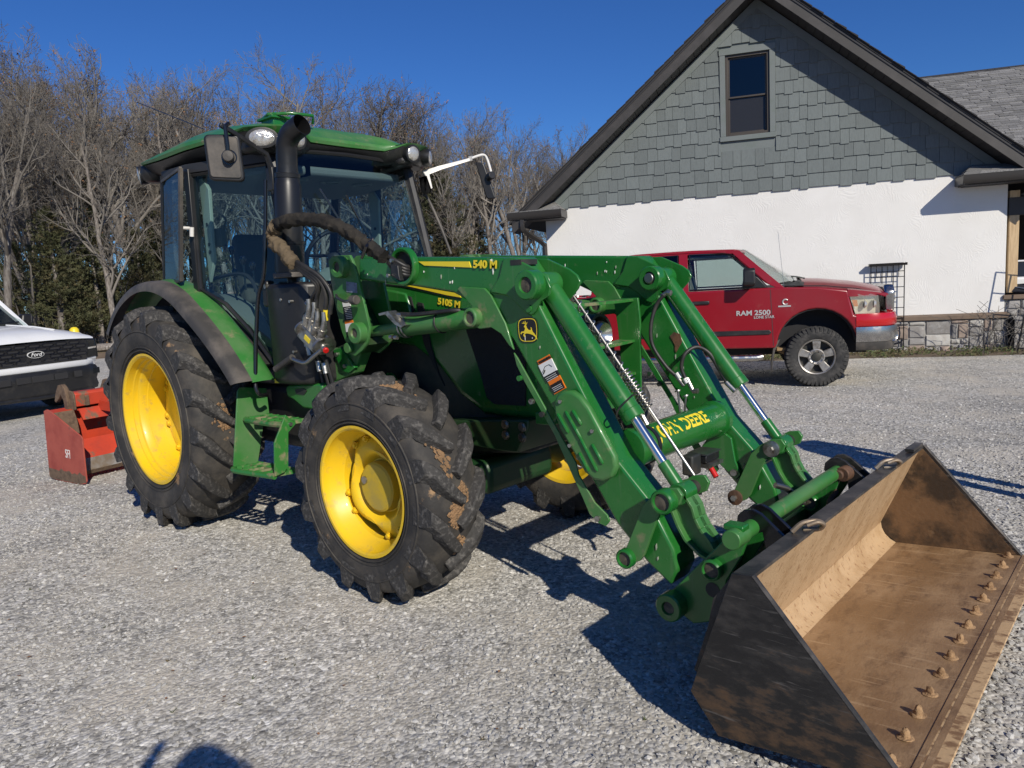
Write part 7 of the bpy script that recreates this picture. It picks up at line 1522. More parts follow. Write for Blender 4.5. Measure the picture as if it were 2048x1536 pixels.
# ================================================================== vehicles
mat('red_paint', (0.235, 0.005, 0.012), 0.28, coat=0.5, c2=(0.21, 0.010, 0.016), s2=1.5, lo=0.45, hi=0.75, c3=(0.25, 0.05, 0.045), s3=5, lo3=0.62, hi3=0.8, rough2=0.4)
mat('red_bumper', (0.44, 0.008, 0.010), 0.2, coat=0.6)
mat('white_paint', (0.72, 0.73, 0.74), 0.3, coat=0.4, c2=(0.68, 0.69, 0.70), s2=2)
mat('alloy', (0.42, 0.40, 0.37), 0.4, metal=0.75, c2=(0.24, 0.21, 0.18), s2=12, lo=0.45, hi=0.7)
mat('dark_glass_body', (0.012, 0.014, 0.016), 0.08, spec=0.6)
mat('tan_bracket', (0.30, 0.2, 0.1), 0.8)
def road_wheel(par, loc, side, Rt, rim, wid, spokes, seed, blocky=True):
    w_ = node('wheel', par, loc); s = side
    h = wid / 2
    m = MB(); m.lathe([(s * (h * 0.8), rim), (s * (h * 0.97), rim + (Rt - rim) * 0.18), (s * h, rim + (Rt - rim) * 0.5), (s * h * 0.96, rim + (Rt - rim) * 0.78), (s * h * 0.86, Rt - 0.018), (s * h * 0.6, Rt - 0.008), (0, Rt - 0.006), (-s * h * 0.86, Rt - 0.018), (-s * h, rim + (Rt - rim) * 0.5), (-s * h * 0.8, rim)], n=64); m.f = [q for q in m.f if len(q) == 4]
    if blocky:
        for i in range(44):
            for (a0, a1, off) in ((0.62, 0.97, 0), (0.12, 0.55, 0.5), (-0.4, 0.05, 0)):
                g = 2 * math.pi * (i + off) / 44; dg = 0.045
                P = []
                for rr2 in (Rt - 0.025, Rt + 0.003):
                    for gg, aa in ((g - dg, a0), (g + dg, a0 + 0.04), (g + dg, a1), (g - dg, a1 - 0.04)):
                        rx = rr2 - (0.016 if aa > 0.85 else 0); P.append((math.cos(gg) * rx, s * h * aa, math.sin(gg) * rx))
                m.hexa(P)
            g = 2 * math.pi * i / 44; dg = 0.04
            P = []
            for yy in (h * 0.93, h * (1.03 if i % 2 else 1.015)):
                for gg, rr2 in ((g - dg, Rt - 0.018), (g + dg, Rt - 0.018), (g + dg, Rt - 0.055 - (0.02 if i % 2 else 0)), (g - dg, Rt - 0.055 - (0.02 if i % 2 else 0))): P.append((math.cos(gg) * rr2, s * yy, math.sin(gg) * rr2))
            m.hexa(P)
    m.build('tyre', 'truck_rubber', w_, smooth=40)
    m = MB(); m.lathe([(s * h * 0.86, rim + 0.004), (s * h * 0.90, rim - 0.002), (s * h * 0.84, rim - 0.016), (s * h * 0.3, rim - 0.03), (-s * h * 0.8, rim - 0.03)], n=48); m.f = [q for q in m.f if len(q) == 4]; m.build('rim', 'alloy', w_, smooth=40)
    m = MB(); m.lathe([(s * h * 0.25, rim - 0.028), (s * h * 0.2, 0.001)], n=40); m.build('brake_shade', 'dark_cast', w_)
    m = MB()
    for i in range(spokes):
        g = 2 * math.pi * i / spokes + math.pi / 2
        e, t = Vector((math.cos(g), 0, math.sin(g))), Vector((-math.sin(g), 0, math.cos(g)))
        y0, y1 = Vector((0, s * h * 0.55, 0)), Vector((0, s * h * 0.78, 0)); a, b = rim * 0.42, rim - 0.012; wa, wb = rim * 0.2, rim * 0.27
        m.hexa([e * a - t * wa + y0, e * b - t * wb + y0, e * b + t * wb + y0, e * a + t * wa + y0, e * a - t * wa * 0.85 + y1 * 0.96, e * b - t * wb * 0.85 + y1, e * b + t * wb * 0.85 + y1, e * a + t * wa * 0.85 + y1 * 0.96])
    m.lathe([(s * h * 0.5, rim * 0.48), (s * h * 0.76, rim * 0.46), (s * h * 0.78, rim * 0.40), (s * h * 0.70, rim * 0.28)], n=32)
    m.build('spokes', 'alloy', w_, bevel=0.004, smooth=30)
    m = MB(); m.lathe([(s * h * 0.6, rim * 0.27), (s * h * 0.85, rim * 0.25), (s * h * 0.88, rim * 0.2), (s * h * 0.88, 0.001)], n=24); m.build('hub', 'dark_cast', w_, smooth=30)
    for i in range(8):
        g = i * math.pi / 4 + 0.3; q = Vector((math.cos(g) * rim * 0.36, 0, math.sin(g) * rim * 0.36)); m = MB(); m.cyl(q + Vector((0, s * h * 0.72, 0)), q + Vector((0, s * h * 0.82, 0)), 0.012, 6); m.build('lug_nut', 'dull_chrome', w_)
    return w_
# ---------------------------------------------------------------- red pickup parked along the wall
rx0 = HB + HX_ * -2.45 + HY_ * -3.32
ram = thing('pickup_truck', 'red crew cab pickup with chrome bumper parked along the white house wall', 'pickup truck', (rx0.x, rx0.y, 0), HA)
def RS(px, py, d=-4.32): a = H(px, py, d); return (a[0] + 2.45, a[1])      # on the near flank
HWD = 0.99
def arch(cx, cz, r, z0, n=14):     # points of a wheel opening, front to rear
    out = []
    a0 = math.asin(max(-1, min(1, (z0 - cz) / r)))
    for i in range(n + 1):
        a = a0 + (math.pi - 2 * a0) * i / n; out.append((cx + math.cos(a) * r, cz + math.sin(a) * r))
    return out
FA, RA = (-1.005, 0.55, 0.50), (-4.60, 0.55, 0.50)
fl = [(-0.545, 0.945), (-0.50, 0.94), (-0.46, 0.62)] + arch(*FA, 0.60) + [(-1.53, 0.535), (-4.02, 0.56)] + arch(*RA, 0.60) + [(-5.75, 0.66), (-5.82, 0.9), (-5.8, 1.34), (-3.55, 1.345), (-1.55, 1.355), (-1.0, 1.335), (-0.62, 1.275), (-0.605, 1.19)]
for s in (-1, 1):
    y0, y1 = sorted((s * HWD, s * (HWD - 0.30)))
    m = MB(); m.prY(fl, y0, y1); m.build('body_side', 'red_paint', ram, bevel=0.035, seg=3)
    y2 = s * (HWD + 0.002)
    for x in (-1.55, -2.70, -3.62):
        m = MB(); m.prY([(x - 0.004, 0.57), (x + 0.004, 0.57), (x + (0.004 if x != -1.55 else -0.03), 1.33), (x - (0.004 if x != -1.55 else 0.038), 1.33)], *sorted((y2, s * (HWD - 0.012)))); m.build('door_seam', 'cab_dark', ram, smooth=0)
    m = MB(); m.prY([(-1.60, 0.725), (-1.57, 0.75), (-1.6, 0.785), (-2.68, 0.79), (-2.68, 0.72)], *sorted((s * (HWD + 0.016), s * (HWD - 0.01)))); m.build('side_moulding', 'black_plastic', ram, bevel=0.006)
    m = MB(); m.prY([(-2.72, 0.72), (-2.72, 0.79), (-3.58, 0.79), (-3.58, 0.72)], *sorted((s * (HWD + 0.016), s * (HWD - 0.01)))); m.build('side_moulding', 'black_plastic', ram, bevel=0.006)
    for x in (-2.50, -3.42):
        m = MB(); m.box((x - 0.12, min(s * (HWD + 0.025), s * HWD), 1.165), (x + 0.12, max(s * (HWD + 0.025), s * HWD), 1.215)); m.build('door_handle', 'black_plastic', ram, bevel=0.014)
    m = MB(); m.tube([(-1.70, s * 0.99, 0.42), (-1.78, s * 1.02, 0.41), (-3.7, s * 1.02, 0.41), (-3.8, s * 0.98, 0.42)], 0.045, 12); m.build('side_step', 'dull_chrome', ram)
    road_wheel(ram, (-1.005, s * 0.865, 0.402), s, 0.402, 0.235, 0.29, 5, 3); road_wheel(ram, (-4.60, s * 0.865, 0.402), s, 0.402, 0.235, 0.29, 5, 4)
    # dark liner of the wheel openings
    for cx in (-1.005, -4.6):
        m = MB(); m.box((cx - 0.62, min(s * 0.66, s * 0.70), 0.45), (cx + 0.62, max(s * 0.66, s * 0.70), 1.2)); m.build('wheel_liner', 'room_dark', ram, smooth=0)
        m = MB(); n = 12; o_ = arch(cx, 0.55, 0.499, 0.60, n); i_ = arch(cx, 0.55, 0.485, 0.60, n); m.prY(o_ + i_[::-1], *sorted((s * (HWD - 0.03), s * 0.70))); m.build('arch_liner', 'room_dark', ram)
m = MB(); m.box((-5.7, -0.66, 0.42), (-0.35, 0.66, 0.80)); m.build('chassis', 'room_dark', ram, smooth=0)
m = MB(); m.box((-3.5, -0.69, 0.6), (-1.45, 0.69, 0.95)); m.box((-1.5, -0.66, 0.7), (-0.3, 0.66, 1.15)); m.build('cabin_floor', 'room_dark', ram, smooth=0)
m = MB(); m.tube([(-1.50, -0.78, 0.50), (-1.40, -0.86, 0.46)], 0.03, 6); m.box((-1.50, -0.9, 0.49), (-1.34, -0.7, 0.525)); m.build('spring_bracket', 'tan_bracket', ram)
m = MB(); m.prY([(-1.52, 0.62), (-1.46, 0.66), (-1.53, 0.50), (-1.565, 0.30), (-1.575, 0.2), (-1.58, 0.30), (-1.555, 0.52)], -0.97, -0.70); m.build('mud_flap', 'black_dusty', ram)
# hood: rounded across, falling to the front
def hood_loft(stations, par, nm, mt):
    m = MB(); K = 11
    for x, zc, ze, w2 in stations:
        for j in range(K):
            t = -1 + 2 * j / (K - 1); zz = ze + (zc - ze) * (1 - abs(t) ** 2.6); m.v.append(Vector((x, w2 * t, zz)))
    n = len(stations)
    for i in range(n - 1):
        for j in range(K - 1): m.f.append((i * K + j, i * K + j + 1, (i + 1) * K + j + 1, (i + 1) * K + j))
    return m.build(nm, mt, par, smooth=60)
hood_loft([(-1.16, 1.452, 1.335, 0.925), (-1.1, 1.455, 1.332, 0.922), (-0.9, 1.44, 1.315, 0.92), (-0.5, 1.385, 1.262, 0.91), (-0.25, 1.33, 1.20, 0.89), (-0.14, 1.285, 1.16, 0.86)], ram, 'hood', 'red_paint')
for s in (-1, 1):
    m = MB(); m.tube([(-1.5, s * 0.90, 1.372), (-0.9, s * 0.885, 1.345), (-0.5, s * 0.87, 1.288), (-0.2, s * 0.84, 1.20)], 0.006, 4); m.build('hood_seam', 'cab_dark', ram)
    # wraparound headlamp
    hl = node('headlamp', ram)
    P = [RS(*q) for q in ((1699.5, 594), (1718, 588), (1744, 588), (1760, 591), (1763, 612), (1763, 626), (1740, 628), (1711, 629))]
    def wrap(x, z, off=0.0):  # flank point carried round the front corner
        u = max(0.0, x + 0.62); y = HWD - 0.004 + off; 
        return Vector((x, s * (y - 0.75 * u ** 1.9), z))
    m = MB(); K_ = 10; top_ = []
    for i in range(K_ + 1):
        x = -0.625 + 0.515 * i / K_; zt_ = 1.283 - 0.085 * ((x + 0.625) / 0.515) ** 1.2; top_ += [wrap(x, 1.188 - 0.01 * i / K_, 0.004), wrap(x, zt_, 0.002), wrap(x, zt_ + 0.012, -0.06)]
    for i in range(K_):
        for j in (0, 1): m.f.append((3 * i + j, 3 * i + 3 + j, 3 * i + 4 + j, 3 * i + 1 + j))
    m.v = top_; m.build('fender_nose', 'red_paint', ram, smooth=60)
    m = MB(); m.f = []; lo_ = []
    for i in range(K_ + 1):
        x = -0.60 + 0.50 * i / K_; lo_ += [wrap(x, 0.93, 0.0), wrap(x, 0.958, 0.0), wrap(x, 0.96, -0.1)]
    for i in range(K_):
        for j in (0, 1): m.f.append((3 * i + j, 3 * i + 3 + j, 3 * i + 4 + j, 3 * i + 1 + j))
    m.v = lo_; m.build('lamp_sill', 'red_paint', ram, smooth=60)
    pts = [wrap(x, z, 0.004) for x, z in P]; inn_ = [wrap(x, z, -0.06) for x, z in P]
    m = MB(); c0 = sum(pts, Vector()) / len(pts) + Vector((0.02, s * 0.03, 0)); n = len(pts); m.add(pts + [c0], [(i, (i + 1) % n, n) for i in range(n)]); m.build('lamp_cover', 'headlamp_glass', hl, smooth=60)
    m = MB(); cc = sum(inn_, Vector()) / n; m.add([cc + (q - cc) * 0.98 for q in pts] + inn_, [(i, (i + 1) % n, n + (i + 1) % n, n + i) for i in range(n)] + [tuple(range(n, 2 * n))]); m.build('lamp_bowl', 'lamp_bowl', hl, smooth=0)
    for ax_, rad in ((-0.42, 0.06), (-0.3, 0.062)):
        q = wrap(ax_, 1.08, -0.02); m = MB(); m.lathe([(0, rad), (0.03, rad * 0.6), (0.04, 0.001)], o=q, ax='x', n=18); m.build('reflector', 'lamp_lens', hl)
    am = [RS(*q) for q in ((1704, 600), (1715, 600), (1717, 613), (1709, 613))]; m = MB(); m.add([wrap(x, z, -0.012) for x, z in am], [(0, 1, 2, 3)]); m.build('turn_lens', 'lamp_amber', hl, smooth=0)
# grille
gr = node('grille', ram)
m = MB(); m.prX([(-0.60, 0.955), (0.60, 0.955), (0.64, 1.22), (0.55, 1.315), (-0.55, 1.315), (-0.64, 1.22)], -0.13, 0.0); m.build('grille_surround', 'dull_chrome', gr, bevel=0.03, seg=3)
m = MB(); m.box((-0.005, -0.54, 1.0), (0.004, 0.54, 1.26)); m.build('grille_screen', 'screen_mesh', gr)
m = MB(); m.box((-0.01, -0.035, 0.98), (0.02, 0.035, 1.28)); m.box((-0.01, -0.56, 1.11), (0.02, 0.56, 1.165)); m.build('grille_cross', 'chrome', gr, bevel=0.01)
m = MB(); m.lathe([(0.0, 0.05), (0.025, 0.045), (0.03, 0.001)], o=(0.01, 0, 1.14), ax='x', n=20); m.build('grille_emblem', 'dull_chrome', gr)
# bumper swept round the nose
def sweep_plan(path, prof, nm, mt, par, **k):
    """path: plan points (x, y); prof: (outward offset, z) closed loop."""
    m = MB(); n = len(path); K = len(prof)
    for i in range(n):
        a, b = Vector(path[max(i - 1, 0)]), Vector(path[min(i + 1, n - 1)]); t = (b - a).normalized(); nn = Vector((t.y, -t.x))
        for o, z in prof: m.v.append(Vector((path[i][0] + nn.x * o, path[i][1] + nn.y * o, z)))
    for i in range(n - 1):
        for j in range(K): m.f.append((i * K + j, i * K + (j + 1) % K, (i + 1) * K + (j + 1) % K, (i + 1) * K + j))
    m.f += [tuple(range(K)), tuple((n - 1) * K + j for j in range(K))]
    return m.build(nm, mt, par, **k)
pth = [(-0.52, -0.985), (-0.40, -0.99), (-0.27, -0.975), (-0.15, -0.92), (-0.06, -0.82), (0.0, -0.68), (0.03, -0.4), (0.04, 0.0), (0.03, 0.4), (0.0, 0.68), (-0.06, 0.82), (-0.15, 0.92), (-0.27, 0.975), (-0.40, 0.99), (-0.52, 0.985)]
bp = node('bumper', ram)
sweep_plan(pth, [(0.0, 0.785), (0.014, 0.80), (0.016, 0.89), (-0.002, 0.955), (-0.10, 0.96), (-0.10, 0.785)], 'bumper_top', 'red_bumper', bp, smooth=50)
sweep_plan(pth, [(0.022, 0.783), (0.03, 0.72), (0.024, 0.65), (0.0, 0.585), (-0.09, 0.58), (-0.09, 0.78)], 'bumper_bar', 'dull_chrome', bp, smooth=50)
sweep_plan(pth, [(-0.006, 0.58), (-0.014, 0.49), (-0.04, 0.47), (-0.08, 0.48), (-0.08, 0.58)], 'valance', 'black_dusty', bp, smooth=50)
for s in (-1, 1):
    m = MB(); m.lathe([(0.0, 0.085), (0.012, 0.08), (0.006, 0.07), (-0.02, 0.06), (-0.02, 0.001)], ax='x', n=24); m.xf(Matrix.Translation((-0.045, s * 0.80, 0.655)) @ Matrix.Rotation(s * R(48), 4, 'Z')); m.build('fog_lamp', 'dull_chrome', bp)
m = MB(); m.box((0.05, -0.36, 0.55), (0.085, 0.36, 0.73)); m.build('plate_mount', 'black_plastic', bp, bevel=0.008)
m = MB(); m.tube([(0.0, -0.5, 0.50), (0.10, -0.5, 0.52), (0.12, -0.48, 0.56)], 0.016, 8); m.build('tow_hook', 'black_gloss', bp)
# greenhouse: roof, pillars, glass
gh = node('cabin', ram)
def gp(x, z, s): t = (z - 1.345) / (1.90 - 1.345); return Vector((x, s * (0.955 - 0.20 * t - 0.03 * t * t), z))
def gpl(pts, s, nm, mt, th=0.035, par=gh):
    a = [gp(x, z, s) for x, z in pts]; m = MB(); m.ext(a, (0, -s * th, 0)); return m.build(nm, mt, par, bevel=0.004 if th > 0.02 else 0)
roofz = lambda x: 1.925 - 0.03 * max(0, (x + 2.4)) - 0.02 * max(0.0, -3.4 - x) ** 1.5
m = MB(); K = 9; st_ = [(-1.90, 1.90), (-2.0, 1.918), (-2.12, 1.925), (-2.4, 1.935), (-2.9, 1.945), (-3.4, 1.935), (-3.8, 1.905), (-3.92, 1.87)]
for x, zc in st_:
    for j in range(K):
        t = -1 + 2 * j / (K - 1); m.v.append(Vector((x, 0.742 * t, zc - 0.055 * abs(t) ** 2.5)))
for i in range(len(st_) - 1):
    for j in range(K - 1): m.f.append((i * K + j, i * K + j + 1, (i + 1) * K + j + 1, (i + 1) * K + j))
m.build('roof_skin', 'red_paint', gh, smooth=60)
m = MB(); m.prZ([(-2.05, -0.70), (-3.9, -0.70), (-3.9, 0.70), (-2.05, 0.70)], 1.80, 1.83); m.build('roof_lining', 'cab_grey', gh)
for s in (-1, 1):
    gpl([(-1.50, 1.345), (-1.60, 1.40), (-2.10, 1.875), (-2.02, 1.895), (-1.98, 1.885), (-1.40, 1.345)], s, 'front_pillar', 'red_paint')
    gpl([(-2.02, 1.90), (-2.10, 1.83), (-2.4, 1.855), (-2.9, 1.862), (-3.5, 1.85), (-3.85, 1.80), (-3.92, 1.88), (-3.4, 1.915), (-2.6, 1.92)], s, 'roof_rail', 'red_paint')
    gpl([(-2.66, 1.345), (-2.79, 1.345), (-2.80, 1.87), (-2.68, 1.87)], s, 'middle_pillar', 'red_paint')
    gpl([(-3.62, 1.345), (-4.05, 1.345), (-3.90, 1.87), (-3.70, 1.86), (-3.62, 1.75)], s, 'rear_pillar', 'red_paint')
    w1 = [(-1.63, 1.37), (-1.75, 1.51), (-2.10, 1.835), (-2.20, 1.85), (-2.65, 1.862), (-2.645, 1.37)]; w2 = [(-2.81, 1.37), (-2.815, 1.86), (-3.5, 1.848), (-3.60, 1.75), (-3.61, 1.37)]
    for wq, g_ in ((w1, 'truck_glass'), (w2, 'truck_glass_dark')):
        pq = gpl(wq, s, 'side_window', g_, 0.004)
        a = [gp(x, z, s) + Vector((0, s * 0.004, 0)) for x, z in wq]; m = MB(); m.tube(a + [a[0]], 0.014, 5); m.build('window_seal', 'black_gloss', pq)
    mr2 = node('door_mirror', ram)
    m = MB(); m.prX([(s * 0.93, 1.38), (s * 1.05, 1.40), (s * 1.28, 1.40), (s * 1.30, 1.43), (s * 1.29, 1.60), (s * 1.24, 1.63), (s * 1.08, 1.62), (s * 1.05, 1.50), (s * 0.93, 1.46)], -1.93, -1.78); m.build('mirror_shell', 'black_plastic', mr2, bevel=0.035, seg=3)
    m = MB(); m.prY([(-1.62, 1.36), (-1.95, 1.36), (-1.92, 1.5), (-1.85, 1.56), (-1.74, 1.50)], *sorted((s * 0.93, s * 0.985))); m.build('mirror_foot', 'black_plastic', mr2, bevel=0.01)
ws_ = MB(); ws_.add([(-1.48, -0.90, 1.375), (-1.24, -0.55, 1.42), (-1.14, 0, 1.44), (-1.24, 0.55, 1.42), (-1.48, 0.90, 1.375), (-2.02, -0.715, 1.875), (-1.93, -0.42, 1.905), (-1.89, 0, 1.915), (-1.93, 0.42, 1.905), (-2.02, 0.715, 1.875)], [(i, i + 1, 6 + i, 5 + i) for i in range(4)]); ws_.build('windshield', 'truck_glass', gh, smooth=60)
m = MB(); m.add([(-1.50, -0.90, 1.37), (-1.24, -0.55, 1.415), (-1.14, 0, 1.435), (-1.24, 0.55, 1.415), (-1.50, 0.90, 1.37), (-1.16, -0.92, 1.36), (-1.12, -0.55, 1.42), (-1.10, 0, 1.45), (-1.12, 0.55, 1.42), (-1.16, 0.92, 1.36)], [(i, i + 1, 6 + i, 5 + i) for i in range(4)]); m.build('cowl', 'black_plastic', gh)
for y in (-0.55, 0.1):
    m = MB(); m.tube([(-1.14, y - 0.2, 1.455), (-1.20, y + 0.10, 1.475), (-1.30, y + 0.40, 1.49)], 0.012, 5); m.build('wiper', 'black_gloss', gh)
m = MB(); m.prY([(-1.35, 1.0), (-1.9, 1.0), (-1.9, 1.30), (-1.75, 1.36), (-1.35, 1.36)], -0.80, 0.80); m.build('dashboard', 'cab_dark', gh, bevel=0.03)
for y in (-0.42, 0.42):
    for x in (-2.62, -3.52):
        m = MB(); m.prY([(x - 0.05, 0.95), (x + 0.08, 0.95), (x - 0.05, 1.56), (x - 0.14, 1.56)], y - 0.24, y + 0.24); m.prY([(x - 0.07, 1.58), (x - 0.15, 1.58), (x - 0.16, 1.74), (x - 0.08, 1.74)], y - 0.13, y + 0.13); m.build('cab_seat', 'cab_grey', gh, bevel=0.03, seg=3)
m = MB(); m.add([(-3.93, -0.66, 1.84), (-3.93, 0.66, 1.84), (-4.06, 0.82, 1.40), (-4.06, -0.82, 1.40)], [(0, 1, 2, 3)]); m.build('rear_window', 'truck_glass_dark', gh, smooth=0)
m = MB(); m.box((-5.78, -0.72, 0.85), (-4.1, 0.72, 0.9)); m.box((-5.82, -0.9, 0.7), (-5.76, 0.9, 1.34)); m.box((-4.12, -0.9, 0.7), (-4.06, 0.9, 1.36)); m.build('truck_bed', 'red_paint', ram)
# lettering, emblem, aerial
yl_ = -HWD - 0.004
a, b = RS(1468, 627), RS(1545, 625.5)
text_mesh('door_lettering', 'RAM 2500', 0.092, 'badge_silver', ram, frame(((a[0] + b[0]) / 2, yl_, (a[1] + b[1]) / 2), (1, 0, 0), (0, 0, 1)), offset=0.0025, wide=1.12, depth=0.003)
a, b = RS(1511, 634), RS(1545, 633)
text_mesh('door_lettering', 'LONE STAR', 0.052, 'badge_silver', ram, frame(((a[0] + b[0]) / 2, yl_, (a[1] + b[1]) / 2 - 0.006), (1, 0, 0), (0, 0, 1)), offset=0.001, wide=0.98, depth=0.003)
a = RS(1569, 604); em = node('fender_emblem', ram)
m = MB(); m.tube([(a[0] + 0.035 * math.cos(g) + 0.012, yl_, a[1] + 0.035 * math.sin(g)) for g in [0.7 + i * 0.49 for i in range(11)]], 0.010, 6); m.build('emblem_ring', 'badge_silver', em)
m = MB(); m.box((a[0] - 0.08, yl_ - 0.002, a[1] - 0.066), (a[0] + 0.08, yl_ + 0.004, a[1] - 0.046)); m.build('emblem_bar', 'badge_silver', em)
a = RS(1570, 592); b = RS(1556, 462)
m = MB(); m.tube([(a[0], -0.95, a[1] + 0.03), (b[0], -0.95, b[1])], [0.003, 0.0022], 5); m.lathe([(0, 0.02), (0.05, 0.008), (0.06, 0.004)], o=(a[0], -0.955, a[1] - 0.03), ax='z', n=10); m.build('aerial', 'dull_chrome', ram)
# ---------------------------------------------------------------- white pickup at the left edge
FH = R(17); c0 = Vector((-7.607, 1.221, 0)); lat = Vector((-math.sin(FH), math.cos(FH), 0))
fr = c0 - lat * 0.80
fp = thing('pickup_truck', 'white pickup with black honeycomb grille at the left edge of the picture', 'pickup truck', (fr.x, fr.y, 0), FH)
W2 = 1.0
fp.scale = (1.03, 1.03, 1.04)
def arch2(s): return
flw = [(-0.10, 0.62), (-0.10, 0.70), (-0.04, 0.76), (-0.10, 1.06), (-0.35, 1.15), (-1.35, 1.24), (-5.7, 1.26), (-5.78, 0.6), (-5.1, 0.5)] + arch(-4.6, 0.50, 0.47, 0.5)[0:0] + [(-5.02, 0.5)] + [(-4.6 - math.cos(g) * 0.46, 0.5 + math.sin(g) * 0.46) for g in [i * math.pi / 10 for i in range(1, 10)]] + [(-4.14, 0.5), (-1.37, 0.48)] + [(-0.93 - math.cos(g) * 0.46, 0.5 + math.sin(g) * 0.46) for g in [i * math.pi / 10 for i in range(1, 10)]] + [(-0.46, 0.5), (-0.4, 0.60)]
for s in (-1, 1):
    m = MB(); m.prY(flw, *sorted((s * W2, s * (W2 - 0.28)))); m.build('body_side', 'white_paint', fp, bevel=0.03, seg=3)
    road_wheel(fp, (-0.93, s * 0.86, 0.40), s, 0.40, 0.22, 0.26, 5, 7, False); road_wheel(fp, (-4.6, s * 0.86, 0.40), s, 0.40, 0.22, 0.26, 5, 8, False)
    m = MB(); m.prX([(s * 0.78, 0.76), (s * 0.985, 0.78), (s * 0.985, 1.05), (s * 0.80, 1.06)], -0.16, -0.022); m.build('headlamp', 'dark_glass_body', fp, bevel=0.02)
    m = MB(); m.prX([(s * 0.82, 0.90), (s * 0.975, 0.91), (s * 0.975, 0.935), (s * 0.82, 0.925)], -0.03, -0.018); m.build('lamp_bar', 'lamp_lens', fp)
    m = MB(); m.prX([(s * 0.985, 0.76), (s * 1.002, 0.78), (s * 1.002, 1.05), (s * 0.985, 1.05)], -0.34, -0.03); m.build('headlamp_side', 'dark_glass_body', fp)
    m = MB(); m.prX([(s * 0.95, 1.27), (s * 1.10, 1.29), (s * 1.22, 1.30), (s * 1.23, 1.48), (s * 1.08, 1.48), (s * 1.06, 1.36), (s * 0.95, 1.34)], -1.98, -1.85); m.build('door_mirror', 'black_plastic', fp, bevel=0.03)
m = MB(); m.box((-5.6, -0.68, 0.35), (-0.25, 0.68, 0.9)); m.build('chassis', 'room_dark', fp)
hood_loft([(-1.45, 1.33, 1.235, 0.92), (-0.9, 1.315, 1.20, 0.95), (-0.4, 1.265, 1.15, 0.965), (-0.12, 1.20, 1.10, 0.965), (-0.03, 1.13, 1.075, 0.95), (-0.0, 1.085, 1.06, 0.93)], fp, 'hood', 'white_paint')
for s in (-1, 1):
    m = MB(); m.tube([(-1.3, s * 0.45, 1.325), (-0.6, s * 0.42, 1.285), (-0.25, s * 0.5, 1.225)], 0.012, 6); m.build('hood_crease', 'white_paint', fp)
fg = node('grille', fp)
m = MB(); m.prX([(-0.80, 0.745), (0.80, 0.745), (0.86, 0.98), (0.80, 1.055), (-0.80, 1.055), (-0.86, 0.98)], -0.10, -0.012); m.build('grille_panel', 'black_plastic', fg, bevel=0.015)
for r_ in range(5):
    for c_ in range(-4, 5):
        y = c_ * 0.205 + (0.1 if r_ % 2 else 0); z = 0.795 + r_ * 0.057
        if abs(y) > 0.72 or (abs(y) < 0.13 and 0.84 < z < 0.96): continue
        m = MB(); hx = [(y - 0.09, z), (y - 0.065, z + 0.022), (y + 0.065, z + 0.022), (y + 0.09, z), (y + 0.065, z - 0.022), (y - 0.065, z - 0.022)]
        a = [Vector((-0.004, p, q)) for p, q in hx]; m.tube(a + [a[0]], 0.0065, 5); m.build('grille_cell', 'black_gloss', fg)
        m = MB(); m.prX([(y + (p - y) * 0.9, z + (q - z) * 0.85) for p, q in hx], -0.012, -0.009); m.build('cell_recess', 'room_dark', fg, smooth=0)
def ell(a_, b_, n=32): return [(a_ * math.cos(2 * math.pi * i / n), b_ * math.sin(2 * math.pi * i / n)) for i in range(n)]
ov = node('oval_badge', fp)
m = MB(); m.prX([(y, 0.90 + z) for y, z in ell(0.125, 0.05)], -0.01, 0.010); m.build('badge_rim', 'white_label', ov, smooth=0)
m = MB(); m.prX([(y, 0.90 + z) for y, z in ell(0.117, 0.043)], 0.0, 0.013); m.build('badge_plate', 'black_label', ov, smooth=0)
text_mesh('badge_lettering', 'Ford', 0.078, 'white_label', ov, frame((0.0145, 0, 0.90), (0, 1, 0), (0, 0, 1)), offset=0.0005, shear=0.35, wide=1.05)
sweep_plan([(-0.46, -1.0), (-0.25, -0.99), (-0.08, -0.93), (0.0, -0.75), (0.03, 0), (0.0, 0.75), (-0.08, 0.93), (-0.25, 0.99), (-0.46, 1.0)], [(0.0, 0.66), (0.012, 0.68), (0.008, 0.735), (-0.01, 0.745), (-0.1, 0.745), (-0.1, 0.66)], 'bumper_trim', 'white_paint', fp, smooth=45)
fb_ = node('bumper', fp)
sweep_plan([(-0.44, -1.0), (-0.25, -1.0), (-0.05, -0.95), (0.05, -0.75), (0.08, 0), (0.05, 0.75), (-0.05, 0.95), (-0.25, 1.0), (-0.44, 1.0)], [(0.0, 0.30), (0.02, 0.36), (0.0, 0.45), (0.02, 0.50), (0.022, 0.62), (0.0, 0.655), (-0.12, 0.655), (-0.12, 0.30)], 'bumper_bar', 'black_plastic', fb_, smooth=45)
for y, wd in ((-0.28, 0.1), (0.0, 0.16), (0.28, 0.1), (-0.55, 0.09), (0.55, 0.06)):
    m = MB(); m.box((0.06, y - wd, 0.51), (0.106, y + wd, 0.60)); m.build('bumper_opening', 'room_dark', fb_, bevel=0.004)
for s in (-1, 1):
    m = MB(); m.box((-0.10, s * 0.90 - 0.06, 0.52), (0.03, s * 0.90 + 0.06, 0.61)); m.xf(Matrix.Identity(4)); m.build('fog_lamp', 'dark_glass_body', fb_, bevel=0.006)
m = MB(); m.tube([(0.05, -0.8, 0.30), (0.09, 0, 0.28), (0.05, 0.8, 0.30)], 0.03, 8); m.build('air_dam', 'black_plastic', fb_)
